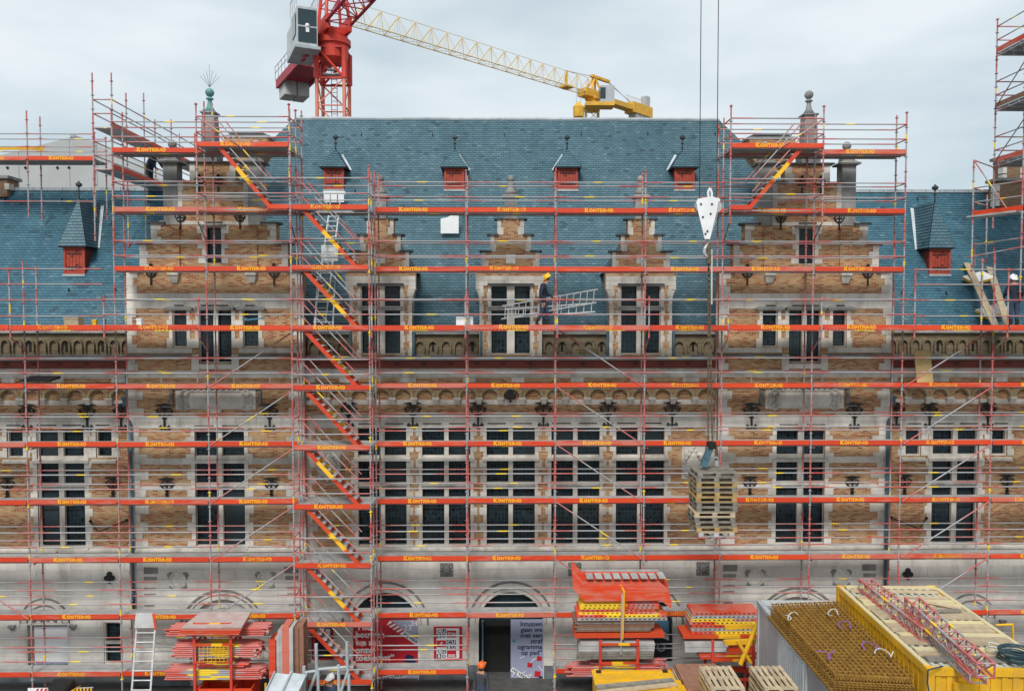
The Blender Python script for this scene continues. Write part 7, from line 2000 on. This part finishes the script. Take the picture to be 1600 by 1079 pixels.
for s_ in (-.7, .7):
    for f_ in (-1.4, -.5, .4, 1.3): m.tube(Cc+front*f_+sdv*s_+Vector((0, 0, 3.15)), Cc+front*f_+sdv*s_+Vector((0, 0, 4.1)), .025, 4)
    m.tube(Cc-front*1.4+sdv*s_+Vector((0, 0, 4.1)), Cc+front*1.3+sdv*s_+Vector((0, 0, 4.1)), .025, 4)
m.build('roof_railing', 'steel', rc)
m = MB().tube((mx_+.1, YR-.2, rz(100)), (mx_+.1, YR-.2, rz(84)), .16, 8).tube((mx_-.3, YR-.4, rz(112)), (mx_+.5, YR-.4, rz(110)), .12, 8).box(mx_-.6, mx_+.6, YR-.6, YR+.6, rz(120), rz(118)); m.build('slip_ring', 'steel', rc)

# yellow crane
dist = 112.0; YY = CAM.y+dist
K = P(925, 150, YY); 
yk = thing('yellow_tower_crane', 'distant yellow tower crane with long truss jib above the roof ridge', 'crane', (K.x, YY, 0))
def yz(py): return PZ(py, YY, 925)
T = P(548, 36, CAM.y+84.0)
jd = Vector((T.x-K.x, T.y-K.y, 0)); jl = jd.length; jd.normalize()
m = MB(); lat_mast(m, K.x, YY, 0, yz(172), 1.7, 1.7, .11, .05); m.build('mast', 'crane_yellow_hazed', yk)
zj = yz(152)
m = MB(); m.lathe(K.x, YY, [(1.1, yz(174)), (1.1, yz(168)), (.8, yz(166)), (.8, yz(158)), (1.0, yz(156)), (1.0, zj)], 14); m.build('slewing_ring', 'crane_yellow', yk)
base = Vector((K.x, YY, zj+.3))
# truss jib: flat-top with raised pyramid bays
m = MB(); n = 17; s = Vector((jd.y, -jd.x, 0))*.7; tip = base+jd*jl; tip.z = T.z
m.tube(base-s, tip-s, .065, 5); m.tube(base+s, tip+s, .065, 5)
tops = []
for k in range(n):
    a, b = base.lerp(tip, k/n), base.lerp(tip, (k+1)/n); c = base.lerp(tip, (k+.35)/n)+Vector((0, 0, 2.2)); tops.append(c)
    for e in (a-s, a+s): m.tube(e, c, .026, 4)
    m.tube(b-s, c, .055, 4); m.tube(b+s, c, .055, 4)
    for e in (a.lerp(b, .25), a.lerp(b, .5)): m.tube(e-s, c, .018, 4); m.tube(e+s, c, .018, 4)
    m.tube(a-s, a+s, .03, 4); m.tube(a-s, b+s, .025, 4)
for a, b in zip(tops, tops[1:]): m.tube(a, b, .032, 4)
m.tube(tops[-1], tip, .05, 4)
m.build('jib', 'crane_yellow_hazed', yk)
m = MB(); tp_ = base-jd*.6+Vector((0, 0, 2.6))
for q in (-s, s): m.tube(base+q+jd*1.2, tp_, .16, 5); m.tube(base+q-jd*1.6, tp_, .16, 5)
m.bar(tp_-jd*3.2, tp_+jd*.8, .5, .35); m.bar(base-jd*1.5, base+jd*2.2, 1.6, 1.0); m.build('tower_top', 'crane_yellow', yk)
m = MB()
for a in (base+jd*5.5,): m.tube(a, a+Vector((0, 0, 2.2)), .18, 6); m.bar(a-jd*.7, a+jd*.7, 1.4, .3)
m.build('jib_trolley', 'crane_yellow', yk)
ce = base-jd*13.5+Vector((0, 0, -.2))
m = MB(); m.bar(base-jd*1.2+Vector((0, 0, -.2)), ce-jd*-4.5, 1.5, .7); m.bar(ce+jd*4.8+Vector((0, 0, .1)), ce, 1.7, 1.5); m.build('counter_jib', 'crane_yellow', yk)
m = MB(); m.tube(tp_-jd*2.4, ce+jd*4+Vector((0, 0, .8)), .05, 4); m.tube(tp_-jd*3.0, ce+jd*4.4+Vector((0, 0, .8)), .05, 4); m.tube(tp_, tops[2], .05, 4); m.build('tie_bars', 'steel', yk)
for k in range(4): a = ce+jd*(4.0-1.05*k)+Vector((0, 0, -1.7)); MB().bar(a, a+jd*-.95, 1.4, 2.2).build('counterweight', 'concrete', yk)
m = MB()
for k in range(12): a = ce+jd*(.4*k)+Vector((0, 0, .8)); m.tube(a+s, a+s+Vector((0, 0, 1.3)), .03, 4); m.tube(a+s+Vector((0, 0, 1.3)), a+s+jd*.4+Vector((0, 0, 1.3)), .03, 4)
m.bar(ce+jd*.2+Vector((0, 0, 1.6)), ce+jd*1.2+Vector((0, 0, 1.6)), 1.0, 1.6); m.build('winch_railing', 'steel', yk)
q = P(948, 151, YY-2); m = MB().box(q.x-1.0, q.x+.9, YY-3.2, YY-1.0, q.z-1.0, q.z+1.2); cbk = m.build('cab', 'cabin_grey', yk)
MB().box(q.x-1.02, q.x-.3, YY-3.22, YY-2.0, q.z-.6, q.z+.9).build('cab_window', 'window_dark', cbk)
MB().box(q.x-3.0, q.x+.9, YY-3.3, YY-.9, q.z-1.5, q.z-1.02).build('cab_platform', 'crane_yellow', yk)
q = P(904, 172, YY-6); m = MB().lathe(q.x, YY-6, [(.2, q.z-1.4), (.7, q.z-.9), (.75, q.z+.4), (.3, q.z+.9), (.1, q.z+1.1)], 8); m.build('hook_block', 'crane_yellow', yk)
m = MB()
for s_ in (-.3, .3): m.tube((q.x+s_, YY-6, q.z+.9), (q.x+s_, YY-6, zj+.2), .03, 4)
m.build('hook_ropes', 'steel', yk)
txt(yk, 'SARENS', P(950, 150, YY-14).x, P(950, 150, YY-14).z, YY-14, 1.0, 'white') if False else None

# ================================================================ CRANE HOOK AND LOAD
hk_ = thing('crane_hook_block', 'white crane hook block hanging on two cables before the roof', 'crane hook', P(1106, 375, YH))
def hp(px, py): return P(px, py, YH)
m = MB(); pts = [hp(x, y) for x, y in ((1099, 374), (1107, 374), (1118, 330), (1121, 312), (1111, 308), (1098, 310), (1088, 312), (1086, 318), (1089, 332))]
m.prism([(p.x, p.z) for p in pts], YH-.16, YH-.12); m.build('cheek_plate', 'white', hk_)
m = MB(); pts = [hp(x, y) for x, y in ((1103, 374), (1111, 374), (1125, 330), (1127, 310), (1122, 307), (1116, 312), (1113, 330))]
m.prism([(p.x, p.z) for p in pts], YH+.12, YH+.17); m.build('cheek_plate', 'white', hk_)
c = hp(1106, 330); m = MB()
for x, z, r_ in ((-.2, .13, .19), (.2, .13, .19)): m.tube((c.x+x, YH-.10, c.z+z), (c.x+x, YH+.10, c.z+z), r_, 14)
m.build('sheave', 'steel', hk_)
m = MB(); 
for px, py in ((1093, 320), (1110, 320), (1108, 335), (1096, 340), (1103, 362), (1100, 366)): q = hp(px, py); m.tube((q.x, YH-.185, q.z), (q.x, YH-.16, q.z), .03, 6)
m.build('bolt', 'black', hk_)
q = hp(1107, 308); m = MB().path([(q.x, YH, q.z), (q.x-.02, YH, q.z+.15), (q.x+.05, YH, q.z+.26), (q.x+.10, YH, q.z+.10), (q.x+.10, YH, q.z-.05)], .035, 6); m.build('top_eye', 'white', hk_)
q = hp(1106, 375); m = MB().tube((q.x, YH, q.z+.06), (q.x, YH, q.z-.14), .06, 8); m.path([(q.x, YH, q.z-.12), (q.x-.09, YH, q.z-.26), (q.x-.10, YH, q.z-.40), (q.x, YH, q.z-.50), (q.x+.10, YH, q.z-.42), (q.x+.11, YH, q.z-.30)], .05, 7); m.build('hook', 'steel', hk_)
JZ = A.z+.6
for a_, b_ in (((1093, 318), 1088), ((1120, 312), 1118)):
    p = hp(*a_); tube_obj('cable', 'black', hk_, (p.x, YH, p.z), (p.x-.02, YH, JZ), .013, 5)
sl = thing('chain_sling', 'long brown chain sling hanging from the white hook to the pallets', 'sling', hp(1110, 690))
for q0 in (1105.5, 1112):
    a, b = hp(1107, 388), hp(q0+1, 690); L = (a-b).length; n = int(L/.085); m = MB()
    for k in range(n):
        c = b.lerp(a, k/n); e = b.lerp(a, (k+1.25)/n)
        if k % 2: m.box(c.x-.028, c.x+.028, YH-.010, YH+.010, c.z, e.z)
        else: m.box(c.x-.011, c.x+.011, YH-.026, YH+.026, c.z, e.z)
    m.build('chain', 'chain', sl)
a = hp(1112, 390); tube_obj('tag_rope', 'rope_white', sl, a, hp(1112, 475), .028); tube_obj('tag_rope', 'chain', sl, hp(1107, 380), hp(1108, 412), .07, 7)
fk = thing('lifting_fork', 'blue-grey lifting fork with shackle gripping the hoisted pallets', 'lifting fork', hp(1100, 722))
m = MB().bar(hp(1112, 693), hp(1103, 716), .16, .20, (0, 1, 0)); m.build('arm', 'pipe_blue', fk)
MB().box(hp(1112, 693).x-.12, hp(1112, 693).x+.10, YH-.14, YH+.14, hp(1112, 700).z, hp(1112, 690).z).build('clevis', 'black', fk)
MB().bar(hp(1103, 715), hp(1100, 728), .20, .16, (0, 1, 0)).build('foot', 'pipe_blue', fk)
bk = ps+.1
MB().box(bk-.30, bk-.18, YH+.62, YH+.70, top.z-1.95, hp(1100, 722).z).box(bk+.1, bk+.22, YH+.62, YH+.70, top.z-1.95, hp(1100, 722).z).bar((bk-.24, YH+.66, hp(1100, 722).z), hp(1101, 722), .1, .1).bar((bk-.24, YH+.66, hp(1100, 722).z), (bk+.2, YH+.66, hp(1100, 722).z), .08, .1).build('backframe', 'steel', fk)
m = MB()
for x in (-.24, .16): m.box(bk+x-.05, bk+x+.05, YH-.4, YH+.70, top.z-1.99, top.z-1.95)
m.build('tine', 'steel', fk)

# ================================================================ THINGS BEHIND THE BUILDING
YT = 14.0
def tp2(px, py): q = P(px, py, YT); return (q.x, q.z)
sh = thing('sheeted_shelter', 'large pale grey sheeted shelter roof behind the left wing', 'shelter', (tp2(110, 290)[0], YT, 0))
pts = [tp2(-60, 330), tp2(285, 330), tp2(285, 297), tp2(140, 219), tp2(112, 214), tp2(-60, 258)]
MB().prism([(a_, b_ if k > 1 else 6.0) for k, (a_, b_) in enumerate(pts)], YT, YT+14).build('sheeting', 'tent', sh)
for px, py in ((28, 236), (107, 216), (150, 225)):
    a, z = tp2(px, py); box_obj('seam', 'steel', sh, a-.03, a+.03, YT-.03, YT-.004, 8, z)
for px in (12, 40, 90, 108): a, z = tp2(px, 262); MB().sphere((a, YT-.02, z), .07, 7, 5).build('fixing', 'black', sh)
m = MB(); a = Vector((*tp2(112, 214), 0)); MB().tube((tp2(112, 214)[0], YT, tp2(112, 214)[1]+.05), (tp2(112, 214)[0], YT+14, tp2(112, 214)[1]+.05), .12, 6).build('ridge_cap', 'steel', sh)
# chimneys on the wings
def chimney(name, lab, px, py0, py1, w_, Y, d_=.8, dn=1.5):
    a, b = P(px, py0, Y), P(px, py1, Y); t = thing(name, lab, 'chimney', (a.x, Y, a.z))
    box_obj('stack', 'brick_dark', t, a.x-w_/2, a.x+w_/2, Y, Y+d_, a.z-dn, b.z); box_obj('cap', 'stone_grey', t, a.x-w_/2-.1, a.x+w_/2+.1, Y-.1, Y+d_+.1, b.z, b.z+.12)
    for s_ in (-1, 1):
        for k in range(int((b.z-a.z)/.3)): z = a.z+k*.3; box_obj('corner_stone', 'stone', t, a.x+s_*w_/2-.09, a.x+s_*w_/2+.09, Y-.02, Y+.3, z, z+.25)
    return t
chimney('chimney', 'brick chimney stump with stone cap at the left edge of the wing roof', -6, 296, 279, .9, WY-.4, .8, .3)
chimney('chimney', 'brick chimney with stone corners behind the right corner scaffold', 1583, 282, 247, .75, WY-.1, .8, .0)
chimney('chimney', 'wide brick gable shoulder below the chimney at the right edge', 1588, 322, 283, 1.6, WY-1.0, .6, .0)
